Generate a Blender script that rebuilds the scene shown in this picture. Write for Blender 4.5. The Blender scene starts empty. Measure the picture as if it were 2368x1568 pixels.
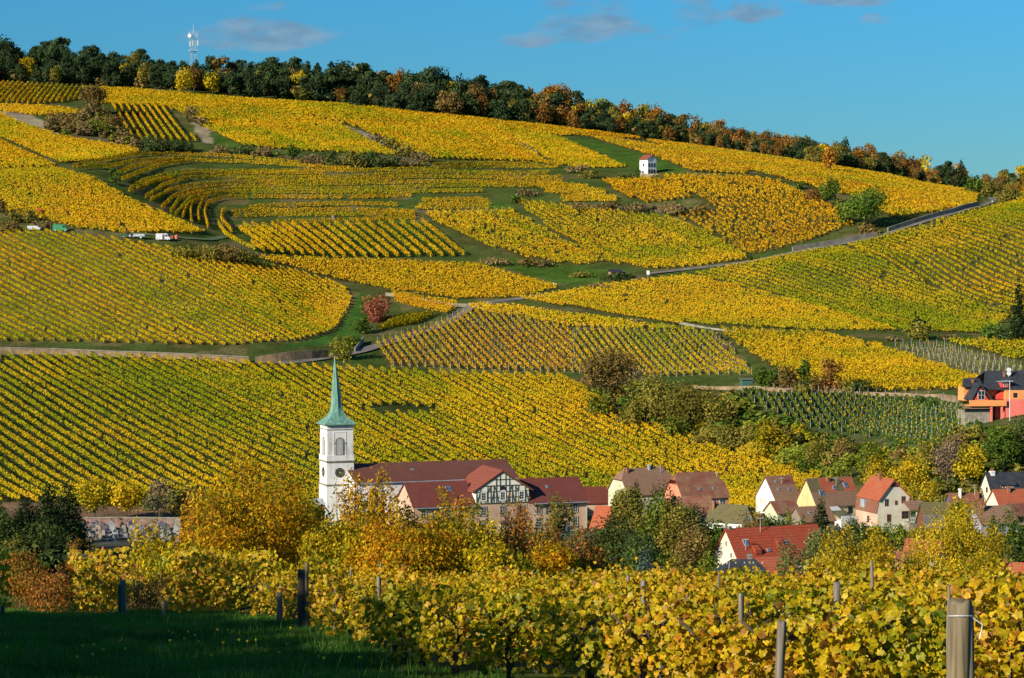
import bpy, math, random
import numpy as np
from math import radians, sin, cos, pi

# ---------------------------------------------------------------- camera, sky, sun, exposure
S = bpy.context.scene
COL = S.collection
CX, HY, F = 1183.5, 600.0, 5200.0          # picture centre column, horizon row, focal length (2367-wide picture units)
cam_d = bpy.data.cameras.new("camera"); cam = bpy.data.objects.new("camera", cam_d); COL.objects.link(cam)
cam.location = (0, 0, 0); cam.rotation_euler = (radians(90), 0, 0)
cam_d.sensor_width = 36; cam_d.lens = 36 * F / 2367; cam_d.shift_y = (HY - 784) / 2367
cam_d.clip_start = 0.5; cam_d.clip_end = 20000
S.camera = cam
SUN_AZ, SUN_EL = radians(49), radians(23)   # azimuth: from straight behind the camera towards its left
to_sun = (-sin(SUN_AZ) * cos(SUN_EL), -cos(SUN_AZ) * cos(SUN_EL), sin(SUN_EL))
W = bpy.data.worlds.new("World"); S.world = W; W.use_nodes = True
nt = W.node_tree; N = nt.nodes; L = nt.links
for n in list(N): N.remove(n)
out = N.new('ShaderNodeOutputWorld'); bg = N.new('ShaderNodeBackground'); L.new(bg.outputs[0], out.inputs[0])
sky = N.new('ShaderNodeTexSky'); sky.sky_type = 'NISHITA'; sky.sun_disc = False
sky.sun_elevation = SUN_EL; sky.sun_rotation = math.atan2(to_sun[0], to_sun[1])
sky.altitude = 300; sky.air_density = 1.0; sky.dust_density = 0.0; sky.ozone_density = 6.0
bg.inputs[1].default_value = 0.071
def wmath(op, a, b=None):
    m = N.new('ShaderNodeMath'); m.operation = op
    for i, v in enumerate((a, b)):
        if v is None: continue
        if isinstance(v, (int, float)): m.inputs[i].default_value = v
        else: L.new(v, m.inputs[i])
    return m.outputs[0]
tint = N.new('ShaderNodeMix'); tint.data_type = 'RGBA'; tint.blend_type = 'MULTIPLY'; tint.inputs[0].default_value = 1
L.new(sky.outputs[0], tint.inputs[6]); tint.inputs[7].default_value = (0.42, 0.94, 1.06, 1)
geo = N.new('ShaderNodeNewGeometry'); sep = N.new('ShaderNodeSeparateXYZ')
tc = N.new('ShaderNodeTexCoord'); L.new(tc.outputs['Generated'], sep.inputs[0])
dy = wmath('MAXIMUM', sep.outputs[1], 0.05)
ua = wmath('DIVIDE', sep.outputs[0], dy); vb = wmath('DIVIDE', sep.outputs[2], dy)
grad = N.new('ShaderNodeMix'); grad.data_type = 'RGBA'; gm = N.new('ShaderNodeMapRange'); gm.inputs[1].default_value = .03; gm.inputs[2].default_value = .13
L.new(vb, gm.inputs[0]); L.new(gm.outputs[0], grad.inputs[0]); grad.inputs[6].default_value = (.93, .74, .72, 1); grad.inputs[7].default_value = (.82, 1.02, 1.05, 1)
tint2 = N.new('ShaderNodeMix'); tint2.data_type = 'RGBA'; tint2.blend_type = 'MULTIPLY'; tint2.inputs[0].default_value = 1; L.new(tint.outputs[2], tint2.inputs[6]); L.new(grad.outputs[2], tint2.inputs[7])
comb = N.new('ShaderNodeCombineXYZ'); L.new(ua, comb.inputs[0]); L.new(wmath('MULTIPLY', vb, 2.6), comb.inputs[1])
noi = N.new('ShaderNodeTexNoise'); noi.inputs['Scale'].default_value = 26; noi.inputs['Detail'].default_value = 6
noi.inputs['Roughness'].default_value = 0.55; L.new(comb.outputs[0], noi.inputs['Vector'])
cl = None
for (px, py, rx, ry, st) in ((600, 82, 165, 34, 1.0), (560, 70, 70, 30, .5), (420, 20, 75, 20, .5), (1400, 62, 160, 42, .95), (1230, 92, 70, 18, .8), (1470, 12, 190, 30, .8),
                             (1570, 30, 110, 38, .7), (1740, 22, 75, 28, .65), (1960, -2, 130, 16, .8), (2035, 48, 52, 18, .8), (620, 12, 60, 16, .4)):
    a = wmath('DIVIDE', wmath('SUBTRACT', ua, (px - CX) / F), 1.25 * rx / F)
    b = wmath('DIVIDE', wmath('SUBTRACT', vb, (HY - py) / F), 1.3 * ry / F)
    d = wmath('ADD', wmath('MULTIPLY', a, a), wmath('MULTIPLY', b, b))
    m = wmath('MULTIPLY', wmath('MAXIMUM', wmath('SUBTRACT', 1.0, d), 0.0), st)
    cl = m if cl is None else wmath('MAXIMUM', cl, m)
mask = wmath('MULTIPLY', wmath('SUBTRACT', wmath('ADD', wmath('MULTIPLY', cl, 0.9), wmath('MULTIPLY', noi.outputs[0], 3.4)), 1.95), 1.5)
mask = wmath('MINIMUM', wmath('MAXIMUM', wmath('MULTIPLY', mask, wmath('MINIMUM', wmath('MULTIPLY', cl, 3.0), 1.0)), 0.0), 0.8)
cmix = N.new('ShaderNodeMix'); cmix.data_type = 'RGBA'
L.new(mask, cmix.inputs[0]); L.new(tint2.outputs[2], cmix.inputs[6]); ccol = N.new('ShaderNodeMix'); ccol.data_type = 'RGBA'; noi2 = N.new('ShaderNodeTexNoise'); noi2.inputs['Scale'].default_value = 60; noi2.inputs['Detail'].default_value = 4; L.new(comb.outputs[0], noi2.inputs['Vector'])
cmr = N.new('ShaderNodeMapRange'); cmr.inputs[1].default_value = .38; cmr.inputs[2].default_value = .62; L.new(noi2.outputs[0], cmr.inputs[0]); L.new(cmr.outputs[0], ccol.inputs[0])
ccol.inputs[6].default_value = (1.8, 3.1, 4.6, 1); ccol.inputs[7].default_value = (2.6, 4.0, 5.5, 1); L.new(ccol.outputs[2], cmix.inputs[7])
L.new(cmix.outputs[2], bg.inputs[0])
sun_d = bpy.data.lights.new("sun", 'SUN'); sun = bpy.data.objects.new("sun", sun_d); COL.objects.link(sun)
sun_d.energy = 5.0; sun_d.angle = radians(0.5); sun_d.color = (1.0, 0.89, 0.72)
from mathutils import Vector
sun.rotation_euler = Vector(to_sun).to_track_quat('Z', 'Y').to_euler()
sun.location = (-40, -40, 60)
S.view_settings.view_transform = 'Standard'; S.view_settings.look = 'None'; S.view_settings.gamma = 1
S.view_settings.use_curve_mapping = False; S.view_settings.exposure = 0.42
S.cycles.max_bounces = 4; S.cycles.diffuse_bounces = 2; S.cycles.glossy_bounces = 2; S.cycles.transmission_bounces = 3
S.cycles.transparent_max_bounces = 4; S.cycles.caustics_reflective = False; S.cycles.caustics_refractive = False
rng = np.random.default_rng(11)

# ---------------------------------------------------------------- terrain as a height field
XC = np.array([-400, 0, 200, 300, 400, 500, 600, 800, 1000, 1200, 1400, 1600, 1800, 2000, 2200, 2400, 2800.])
SL = 0.131
def same(v): return [v] * 17
ROWS = {
 300: [1345]*11 + [1343, 1341, 1338, 1334, 1330, 1325],
 350: [1290]*11 + [1285, 1275, 1262, 1250, 1240, 1230],
 420: [1245]*11 + [1232, 1218, 1204, 1180, 1160, 1130],
 480: [1150, 1148, 1148, 1148, 1148, 1148, 1148, 1148, 1148, 1148, 1150, 1150, 1140, 1095, 1000, 958, 890],
 540: [1022, 1022, 1022, 1022, 1022, 1022, 1022, 1024, 1030, 1036, 1040, 1044, 1032, 998, 938, 895, 840],
 600: [905, 905, 907, 908, 910, 912, 915, 925, 930, 935, 936, 928, 893, 882, 870, 850, 800],
 650: [820, 822, 828, 830, 832, 837, 842, 850, 858, 862, 866, 862, 832, 822, 812, 790, 740],
 700: [722, 722, 722, 724, 727, 732, 742, 778, 785, 788, 787, 780, 767, 766, 765, 735, 690],
 750: [618, 618, 618, 622, 628, 640, 662, 716, 716, 712, 712, 705, 690, 685, 680, 650, 600],
 790: [545, 545, 545, 550, 558, 576, 602, 655, 662, 660, 650, 635, 615, 600, 590, 560, 515],
 830: [475, 475, 478, 486, 512, 542, 557, 590, 605, 610, 600, 582, 565, 550, 528, 495, 450],
 870: [405, 408, 414, 440, 478, 502, 515, 525, 530, 540, 538, 518, 505, 492, 486, 468, 430],
 910: [366, 372, 382, 405, 434, 455, 463, 468, 470, 472, 466, 452, 448, 452, 468, 460, 430],
 950: [335, 345, 358, 372, 390, 404, 410, 414, 418, 424, 422, 412, 414, 430, 458, 456, 430],
 1000:[290, 305, 325, 338, 348, 354, 358, 365, 375, 388, 388, 382, 392, 412, 449, 452, 430],
 1100:[225, 238, 250, 262, 272, 280, 287, 298, 308, 325, 340, 350, 372, 400, 442, 449, 432],
 1200:[178, 188, 198, 202, 207, 214, 221, 238, 260, 286, 312, 338, 366, 395, 440, 447, 434],
 1300:[140, 152, 163, 168, 176, 186, 196, 216, 242, 272, 302, 332, 364, 394, 440, 446, 436],
}
def pchip(x, Y, xi):
    """monotone cubic interpolation of the rows of Y (len(x), m) at xi"""
    h = np.diff(x)[:, None]; d = np.diff(Y, axis=0) / h
    m = np.zeros_like(Y)
    w1 = 2 * h[1:] + h[:-1]; w2 = h[1:] + 2 * h[:-1]
    with np.errstate(all='ignore'):
        mm = (w1 + w2) / (w1 / d[:-1] + w2 / d[1:])
    mm = np.where(d[:-1] * d[1:] > 0, mm, 0.0)
    m[1:-1] = np.nan_to_num(mm); m[0] = d[0]; m[-1] = d[-1]
    k = np.clip(np.searchsorted(x, xi, side='right') - 1, 0, len(x) - 2)
    t = ((xi - x[k]) / (x[k + 1] - x[k]))[:, None]; hh = (x[k + 1] - x[k])[:, None]
    return ((2*t**3 - 3*t**2 + 1) * Y[k] + (t**3 - 2*t**2 + t) * hh * m[k] + (-2*t**3 + 3*t**2) * Y[k+1] + (t**3 - t**2) * hh * m[k+1])
yk, zk = [-300., -100., 0., 30., 60.], []
for y in yk: zk.append([-1.7 - SL * max(y, -100) * (1 if y > 0 else .5)] * 17)
for y, z in ((100, -15.5), (150, -24.5), (220, -36)): yk.append(float(y)); zk.append([z] * 17)
for y in sorted(ROWS): yk.append(float(y)); zk.append([(HY - v) / F * y for v in ROWS[y]])
z13 = np.array(zk[-1])
for y, a in ((1400, 4), (1600, -8), (2200, -70), (3500, -110), (9000, -120)):
    yk.append(float(y)); zk.append(list(np.maximum(z13 + a, -60) if y < 3000 else z13 * 0 - 60))
yk = np.array(yk); zk = np.array(zk)
YF = np.concatenate([np.arange(-300, 62, 2.0), np.arange(62, 1500, 1.0), np.arange(1500, 9001, 50.0)])
XF = np.arange(-400, 2801, 20.0)
ZT = pchip(XC, pchip(yk, zk, YF).T.copy(), XF).T       # (len(YF), len(XF))
def ter(X, Y):
    X = np.asarray(X, float); Y = np.asarray(Y, float)
    x = CX + F * X / np.maximum(Y, 60.0)
    xi = np.clip((x - XF[0]) / 20.0, 0, len(XF) - 1.001); yi = np.interp(Y, YF, np.arange(len(YF))); yi = np.clip(yi, 0, len(YF) - 1.001)
    i = xi.astype(int); j = yi.astype(int); a = xi - i; b = yi - j
    return (ZT[j, i]*(1-a)*(1-b) + ZT[j, i+1]*a*(1-b) + ZT[j+1, i]*(1-a)*b + ZT[j+1, i+1]*a*b)
YS = np.concatenate([np.arange(12, 70, .25), np.arange(70, 1400, 1.0)])
def ground(x, y):
    """where the sight line through picture point (x, y) meets the terrain"""
    X = (x - CX) / F * YS; z = ter(X, YS); t = HY - F * z / YS
    k = np.nonzero(t <= y)[0]
    if len(k) == 0: k = int(np.argmin(t)); Yv = YS[k]
    else:
        k = int(k[0])
        if k == 0: Yv = YS[0]
        else:
            t0, t1 = t[k-1], t[k]; Yv = YS[k-1] + (YS[k] - YS[k-1]) * (t0 - y) / max(t0 - t1, 1e-6)
    Xv = (x - CX) / F * Yv
    return np.array([Xv, Yv, float(ter(Xv, Yv))])
def at(x, y, Y): return np.array([(x - CX) / F * Y, Y, (HY - y) / F * Y])
def gx(x, Y):
    X = (x - CX) / F * Y; return np.array([X, Y, float(ter(X, Y))])
def zy(y, Y): return (HY - y) / F * Y
def hsh(ix, iy, s):
    n = (ix.astype(np.int64) * 374761393 + iy.astype(np.int64) * 668265263 + s * 1274126177) & 0x7fffffff
    n = ((n ^ (n >> 13)) * 1274126177) & 0x7fffffff
    return ((n ^ (n >> 16)) & 0xffff) / 65535.0
def vnoise(x, y, sc, s=0):
    x = np.asarray(x) / sc; y = np.asarray(y) / sc
    ix = np.floor(x); iy = np.floor(y); fx = x - ix; fy = y - iy
    fx = fx*fx*(3-2*fx); fy = fy*fy*(3-2*fy)
    return (hsh(ix, iy, s)*(1-fx)*(1-fy) + hsh(ix+1, iy, s)*fx*(1-fy) + hsh(ix, iy+1, s)*(1-fx)*fy + hsh(ix+1, iy+1, s)*fx*fy)

# ---------------------------------------------------------------- helpers
def mesh(name, V, Fc, cols=None, smooth=False):
    me = bpy.data.meshes.new(name)
    V = np.asarray(V, np.float32).reshape(-1, 3)
    if isinstance(Fc, np.ndarray):
        n, k = Fc.shape
        me.vertices.add(len(V)); me.vertices.foreach_set('co', V.ravel())
        me.loops.add(n * k); me.loops.foreach_set('vertex_index', Fc.ravel().astype(np.int32))
        me.polygons.add(n); me.polygons.foreach_set('loop_start', np.arange(0, n * k, k, dtype=np.int32))
        me.update(calc_edges=True)
    else:
        me.from_pydata(V.tolist(), [], Fc); me.update()
    if smooth: me.polygons.foreach_set('use_smooth', np.ones(len(me.polygons), bool))
    if cols is not None:
        a = me.color_attributes.new('Col', 'FLOAT_COLOR', 'POINT')
        c = np.ones((len(V), 4), np.float32); c[:, :3] = cols
        a.data.foreach_set('color', c.ravel())
    return me
def link(name, me, mat=None, parent=None, loc=None, rz=None):
    o = bpy.data.objects.new(name, me); COL.objects.link(o)
    if mat is not None and me is not None and not me.materials:
        for m in (mat if isinstance(mat, (list, tuple)) else [mat]): me.materials.append(m)
    if parent: o.parent = parent
    if loc is not None: o.location = loc
    if rz: o.rotation_euler = (0, 0, rz)
    return o
def tag(o, label, cat=None, group=None, kind=None):
    if label: o['label'] = label
    if cat: o['category'] = cat
    if group: o['group'] = group
    if kind: o['kind'] = kind
    return o
def empty(name, loc, rz=0, **k):
    o = bpy.data.objects.new(name, None); COL.objects.link(o); o.location = loc; o.rotation_euler = (0, 0, rz); o.empty_display_size = .3
    tag(o, k.get('label'), k.get('cat'), k.get('group')); return o
def copy_tree(o, parent=None):
    c = o.copy(); COL.objects.link(c); c.parent = parent
    for ch in list(o.children): copy_tree(ch, c)
    return c
class MB:
    def __init__(s): s.v = []; s.f = []
    def add(s, v, f):
        b = len(s.v); s.v += [tuple(map(float, p)) for p in v]; s.f += [tuple(i + b for i in q) for q in f]; return s
    def box(s, x0, x1, y0, y1, z0, z1):
        return s.add([(x0,y0,z0),(x1,y0,z0),(x1,y1,z0),(x0,y1,z0),(x0,y0,z1),(x1,y0,z1),(x1,y1,z1),(x0,y1,z1)],
                     [(0,3,2,1),(4,5,6,7),(0,1,5,4),(1,2,6,5),(2,3,7,6),(3,0,4,7)])
    def beam(s, a, b, w, d=None):
        a = Vector(a); b = Vector(b); t = (b - a).normalized(); d = d or w
        up = Vector((0, 1, 0)) if abs(t.y) < .9 else Vector((1, 0, 0))
        u = t.cross(up).normalized() * w / 2; v = t.cross(u).normalized() * d / 2
        return s.add([a-u-v, a+u-v, a+u+v, a-u+v, b-u-v, b+u-v, b+u+v, b-u+v],
                     [(0,3,2,1),(4,5,6,7),(0,1,5,4),(1,2,6,5),(2,3,7,6),(3,0,4,7)])
    def tube(s, pts, rad, n=8, cap=True):
        pts = [Vector(p) for p in pts]; rings = []
        for i, p in enumerate(pts):
            t = (pts[min(i+1, len(pts)-1)] - pts[max(i-1, 0)]).normalized()
            up = Vector((0, 0, 1)) if abs(t.z) < .95 else Vector((1, 0, 0))
            u = t.cross(up).normalized(); v = t.cross(u)
            r = rad[i] if hasattr(rad, '__len__') else rad
            rings.append([p + u * r * cos(2*pi*k/n) + v * r * sin(2*pi*k/n) for k in range(n)])
        V_ = [q for r in rings for q in r]; f = []
        for i in range(len(pts) - 1):
            for k in range(n):
                f.append((i*n+k, i*n+(k+1) % n, (i+1)*n+(k+1) % n, (i+1)*n+k))
        if cap: f += [tuple(range(n))[::-1], tuple((len(pts)-1)*n + k for k in range(n))]
        return s.add(V_, f)
    def prism(s, poly, y0, y1):      # polygon in x,z extruded along y
        n = len(poly)
        v = [(x, y0, z) for x, z in poly] + [(x, y1, z) for x, z in poly]
        return s.add(v, [tuple(range(n)), tuple(range(n, 2*n))[::-1]] + [(i, i+n, (i+1) % n + n, (i+1) % n) for i in range(n)])
    def prismx(s, poly, x0, x1):     # polygon in y,z extruded along x
        n = len(poly)
        v = [(x0, y, z) for y, z in poly] + [(x1, y, z) for y, z in poly]
        return s.add(v, [tuple(range(n)), tuple(range(n, 2*n))[::-1]] + [(i, i+n, (i+1) % n + n, (i+1) % n) for i in range(n)])
    def build(s, name, mat, parent=None, loc=None, rz=None, smooth=False):
        return link(name, mesh(name, s.v, s.f, smooth=smooth), mat, parent, loc, rz)

# ---------------------------------------------------------------- materials
def newmat(name):
    m = bpy.data.materials.new(name); m.use_nodes = True; n = m.node_tree
    for q in list(n.nodes): n.nodes.remove(q)
    return m, n.nodes, n.links
def node(ns, t, **k):
    q = ns.new(t)
    for a, b in k.items(): setattr(q, a, b)
    return q
def mat_leaf(name, trans=0.3, var=0.22, nscale=None, gloss=False):
    m, ns, ls = newmat(name)
    o = node(ns, 'ShaderNodeOutputMaterial'); a = node(ns, 'ShaderNodeAttribute', attribute_name='Col')
    inf = node(ns, 'ShaderNodeObjectInfo'); mr = node(ns, 'ShaderNodeMapRange'); mr.inputs[3].default_value = 1 - var; mr.inputs[4].default_value = 1 + var
    ls.new(inf.outputs['Random'], mr.inputs[0])
    mx = node(ns, 'ShaderNodeVectorMath', operation='SCALE'); ls.new(a.outputs['Color'], mx.inputs[0]); ls.new(mr.outputs[0], mx.inputs['Scale'])
    colr = mx.outputs[0]
    if nscale:
        nz = node(ns, 'ShaderNodeTexNoise'); nz.inputs['Scale'].default_value = nscale; nz.inputs['Detail'].default_value = 2
        g = node(ns, 'ShaderNodeNewGeometry'); ls.new(g.outputs['Position'], nz.inputs['Vector'])
        m2 = node(ns, 'ShaderNodeMapRange'); m2.inputs[1].default_value = .3; m2.inputs[2].default_value = .7; m2.inputs[3].default_value = .7; m2.inputs[4].default_value = 1.3
        ls.new(nz.outputs[0], m2.inputs[0]); m3 = node(ns, 'ShaderNodeVectorMath', operation='SCALE'); ls.new(colr, m3.inputs[0]); ls.new(m2.outputs[0], m3.inputs['Scale']); colr = m3.outputs[0]
    d = node(ns, 'ShaderNodeBsdfDiffuse'); t = node(ns, 'ShaderNodeBsdfTranslucent'); mix = node(ns, 'ShaderNodeMixShader'); mix.inputs[0].default_value = trans
    ls.new(colr, d.inputs[0]); ls.new(colr, t.inputs[0]); ls.new(d.outputs[0], mix.inputs[1]); ls.new(t.outputs[0], mix.inputs[2])
    res = mix.outputs[0]
    if gloss:
        gl = node(ns, 'ShaderNodeBsdfGlossy'); gl.inputs['Roughness'].default_value = .45; gl.inputs[0].default_value = (1, 1, 1, 1)
        m4 = node(ns, 'ShaderNodeMixShader'); m4.inputs[0].default_value = .012; ls.new(res, m4.inputs[1]); ls.new(gl.outputs[0], m4.inputs[2]); res = m4.outputs[0]
    ls.new(res, o.inputs[0]); return m
def mat_noise(name, c1, c2, scale=3.0, rough=.9, detail=5, bump=0.0, coord='Object', stretch=(1, 1, 1), lo=.35, hi=.65, metal=0):
    m, ns, ls = newmat(name)
    o = node(ns, 'ShaderNodeOutputMaterial'); p = node(ns, 'ShaderNodeBsdfPrincipled'); ls.new(p.outputs[0], o.inputs[0])
    p.inputs['Roughness'].default_value = rough; p.inputs['Metallic'].default_value = metal
    tcn = node(ns, 'ShaderNodeTexCoord'); mp = node(ns, 'ShaderNodeMapping'); mp.inputs['Scale'].default_value = stretch
    ls.new(tcn.outputs[coord], mp.inputs[0])
    nz = node(ns, 'ShaderNodeTexNoise'); nz.inputs['Scale'].default_value = scale; nz.inputs['Detail'].default_value = detail; ls.new(mp.outputs[0], nz.inputs['Vector'])
    mr = node(ns, 'ShaderNodeMapRange'); mr.inputs[1].default_value = lo; mr.inputs[2].default_value = hi; ls.new(nz.outputs[0], mr.inputs[0])
    mx = node(ns, 'ShaderNodeMix', data_type='RGBA'); ls.new(mr.outputs[0], mx.inputs[0]); mx.inputs[6].default_value = (*c1, 1); mx.inputs[7].default_value = (*c2, 1)
    ls.new(mx.outputs[2], p.inputs['Base Color'])
    if bump:
        b = node(ns, 'ShaderNodeBump'); b.inputs['Strength'].default_value = bump; ls.new(nz.outputs[0], b.inputs['Height']); ls.new(b.outputs[0], p.inputs['Normal'])
    return m
def mat_tile(name, c1, c2, c3=None, tw=.25, th=.33, patch=.5, rough=.85):
    """roof tiles laid in courses: colour differs tile by tile and in large weathered patches"""
    m, ns, ls = newmat(name)
    o = node(ns, 'ShaderNodeOutputMaterial'); p = node(ns, 'ShaderNodeBsdfPrincipled'); ls.new(p.outputs[0], o.inputs[0]); p.inputs['Roughness'].default_value = rough
    tcn = node(ns, 'ShaderNodeTexCoord'); sp = node(ns, 'ShaderNodeSeparateXYZ'); ls.new(tcn.outputs['Object'], sp.inputs[0])
    ad = node(ns, 'ShaderNodeMath', operation='ADD'); ls.new(sp.outputs[0], ad.inputs[0]); ls.new(sp.outputs[1], ad.inputs[1])
    cb = node(ns, 'ShaderNodeCombineXYZ'); ls.new(ad.outputs[0], cb.inputs[0]); ls.new(sp.outputs[2], cb.inputs[1])
    br = node(ns, 'ShaderNodeTexBrick'); ls.new(cb.outputs[0], br.inputs['Vector']); br.inputs['Scale'].default_value = 1
    br.inputs['Brick Width'].default_value = tw; br.inputs['Row Height'].default_value = th; br.inputs['Mortar Size'].default_value = .022; br.inputs['Bias'].default_value = 0
    br.inputs['Color1'].default_value = (*c1, 1); br.inputs['Color2'].default_value = (*c2, 1); br.inputs['Mortar'].default_value = tuple(.45 * v for v in c2) + (1,)
    nz = node(ns, 'ShaderNodeTexNoise'); nz.inputs['Scale'].default_value = patch; nz.inputs['Detail'].default_value = 7; nz.inputs['Roughness'].default_value = .6; ls.new(tcn.outputs['Object'], nz.inputs['Vector'])
    mr = node(ns, 'ShaderNodeMapRange'); mr.inputs[1].default_value = .42; mr.inputs[2].default_value = .62; ls.new(nz.outputs[0], mr.inputs[0])
    mr.inputs[4].default_value = .75
    mx = node(ns, 'ShaderNodeMix', data_type='RGBA'); ls.new(mr.outputs[0], mx.inputs[0]); ls.new(br.outputs[0], mx.inputs[6]); mx.inputs[7].default_value = (*(c3 or tuple(.7 * v for v in c1)), 1)
    ls.new(mx.outputs[2], p.inputs['Base Color'])
    b = node(ns, 'ShaderNodeBump'); b.inputs['Strength'].default_value = .5; b.inputs['Distance'].default_value = .05; ls.new(br.outputs[1], b.inputs['Height']); b.invert = True; ls.new(b.outputs[0], p.inputs['Normal'])
    return m
def mat_glass(name, c=(.02, .03, .04), rough=.15):
    m, ns, ls = newmat(name); o = node(ns, 'ShaderNodeOutputMaterial'); p = node(ns, 'ShaderNodeBsdfPrincipled'); ls.new(p.outputs[0], o.inputs[0])
    p.inputs['Base Color'].default_value = (*c, 1); p.inputs['Roughness'].default_value = rough; return m
M = {}
M['vine'] = mat_leaf('vine_foliage', .3, 0)
M['tree'] = mat_leaf('tree_foliage', .25, .2)
M['treen'] = mat_leaf('near_tree_foliage', .35, 0)
M['vleaf'] = mat_leaf('vine_leaf', .4, 0, nscale=30, gloss=True)
M['grass'] = mat_leaf('grass_blades', .3, 0)
M['bark'] = mat_noise('bark', (.06, .045, .03), (.14, .11, .08), 6, stretch=(1, 1, .3))
M['bark_pale'] = mat_noise('pale_bark', (.2, .18, .15), (.45, .42, .38), 3)
M['vbark'] = mat_noise('vine_bark', (.035, .026, .018), (.1, .075, .05), 25, stretch=(1, 1, .25), bump=.6)
M['post'] = mat_noise('weathered_post', (.06, .042, .024), (.22, .175, .10), 7, stretch=(4, 4, .22), bump=.9, lo=.3, hi=.6, detail=9)
M['postgrey'] = mat_noise('grey_post', (.08, .068, .05), (.24, .21, .165), 8, stretch=(4, 4, .2), bump=.8, lo=.3, hi=.65, detail=9)
M['postdark'] = mat_noise('dark_post', (.06, .045, .03), (.14, .1, .06), 9, stretch=(3, 3, .25), bump=.3)
M['white'] = mat_noise('white_render', (.50, .49, .44), (.78, .78, .75), .9, stretch=(1, 1, .3), detail=10, lo=.3, hi=.52)
M['whiteclean'] = mat_noise('clean_white_render', (.76, .76, .73), (.83, .83, .80), .8)
M['dirtywhite'] = mat_noise('stained_render', (.42, .39, .31), (.74, .72, .64), .7, detail=8, stretch=(1, 1, .5))
M['cream'] = mat_noise('cream_render', (.66, .61, .46), (.80, .75, .59), .6, detail=7)
M['yellow'] = mat_noise('yellow_render', (.62, .46, .20), (.74, .58, .28), .8, detail=7)
M['beige'] = mat_noise('beige_render', (.50, .33, .225), (.66, .46, .325), .35, detail=8)
M['palegreen'] = mat_noise('pale_green_render', (.50, .52, .34), (.60, .62, .42), .6)
M['salmon'] = mat_noise('salmon_render', (.68, .24, .13), (.76, .30, .17), .6)
M['orange'] = mat_noise('orange_render', (.80, .30, .09), (.86, .36, .12), .5)
M['pink'] = mat_noise('pink_render', (.78, .17, .13), (.84, .22, .17), .5)
M['redwall'] = mat_noise('red_render', (.62, .05, .04), (.70, .08, .06), .5)
M['lilac'] = mat_noise('lilac_render', (.34, .32, .42), (.48, .44, .52), .6)
M['bluewall'] = mat_noise('blue_render', (.05, .12, .25), (.08, .18, .33), 1)
M['stone'] = mat_noise('grey_sandstone', (.20, .18, .13), (.34, .31, .23), 1.5)
M['pinkstone'] = mat_tile('pink_sandstone_blocks', (.30, .17, .13), (.22, .12, .095), (.36, .24, .18), .5, .25, 1.2)
M['timber'] = mat_noise('dark_timber', (.04, .045, .02), (.07, .075, .035), 3)
M['cream2'] = mat_noise('infill_plaster', (.80, .77, .64), (.86, .84, .72), 1)
M['wood'] = mat_noise('weathered_boards', (.16, .12, .08), (.32, .26, .19), 4, stretch=(4, 4, .2))
M['redwood'] = mat_noise('red_brown_boards', (.12, .045, .02), (.25, .09, .04), 4, stretch=(4, 4, .2))
M['copper'] = mat_noise('green_copper', (.06, .17, .13), (.22, .42, .33), 1.1, detail=9, rough=.6, stretch=(2.5, 2.5, .35), lo=.3, hi=.7)
M['glass'] = mat_glass('window_glass'); M['blueglass'] = mat_glass('sky_window_glass', (.06, .12, .2), .1)
M['frame'] = mat_noise('white_frame', (.7, .7, .68), (.8, .8, .78), 2)
M['brownframe'] = mat_noise('brown_frame', (.22, .07, .02), (.32, .11, .04), 2)
M['shutter'] = mat_noise('grey_louvres', (.5, .5, .47), (.62, .62, .6), 2)
M['darkshutter'] = mat_noise('dark_shutter', (.02, .035, .035), (.04, .06, .05), 2)
M['black'] = mat_noise('black_paint', (.012, .013, .015), (.025, .027, .03), 2, rough=.5)
M['gold'] = mat_noise('gilt', (.6, .42, .12), (.75, .55, .2), 2, rough=.5)
M['metal'] = mat_noise('galvanised_steel', (.5, .52, .55), (.68, .7, .73), 2, rough=.5, metal=.3)
M['zinc'] = mat_noise('zinc', (.26, .3, .34), (.38, .42, .46), 1, rough=.5)
M['brick'] = mat_noise('chimney_brick', (.24, .09, .05), (.38, .16, .09), 3)
M['concrete'] = mat_noise('concrete', (.17, .15, .12), (.32, .29, .23), .4, detail=8)
M['road'] = mat_noise('asphalt_lane', (.13, .12, .10), (.21, .19, .155), .3, detail=7)
M['wallbrown'] = mat_noise('brown_stone_wall', (.16, .11, .06), (.34, .24, .14), .6, detail=8)
M['t_church'] = mat_tile('church_roof_tiles', (.20, .062, .035), (.15, .046, .028), (.15, .055, .035), .3, .3, .25)
M['t_convent'] = mat_tile('convent_roof_tiles', (.21, .045, .028), (.15, .034, .022), (.16, .042, .028), .4, .35, .3)
M['t_convent2'] = mat_tile('gable_roof_tiles', (.30, .075, .038), (.24, .058, .032), (.25, .07, .04), .4, .45, .3)
M['t_barn'] = mat_tile('red_barn_tiles', (.46, .075, .026), (.36, .055, .02), (.32, .07, .032), .3, .34, .25)
M['t_brown'] = mat_tile('brown_tiles', (.38, .22, .13), (.27, .155, .095), (.24, .13, .075), .25, .25, .7)
M['t_redbrown'] = mat_tile('red_brown_tiles', (.34, .10, .055), (.24, .085, .05), (.27, .16, .085), .25, .25, .5)
M['t_orange'] = mat_tile('orange_tiles', (.52, .12, .045), (.42, .095, .035), (.38, .12, .06), .25, .28, .5)
M['t_moss'] = mat_tile('mossy_tiles', (.20, .15, .07), (.14, .11, .05), (.14, .14, .04), .25, .25, .8)
M['t_slate'] = mat_tile('slate', (.045, .05, .06), (.03, .035, .042), (.055, .058, .065), .3, .25, .8, .55)
M['t_grey'] = mat_tile('grey_sheeting', (.16, .15, .13), (.12, .11, .1), (.2, .17, .13), .6, .8, .8)
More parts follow.
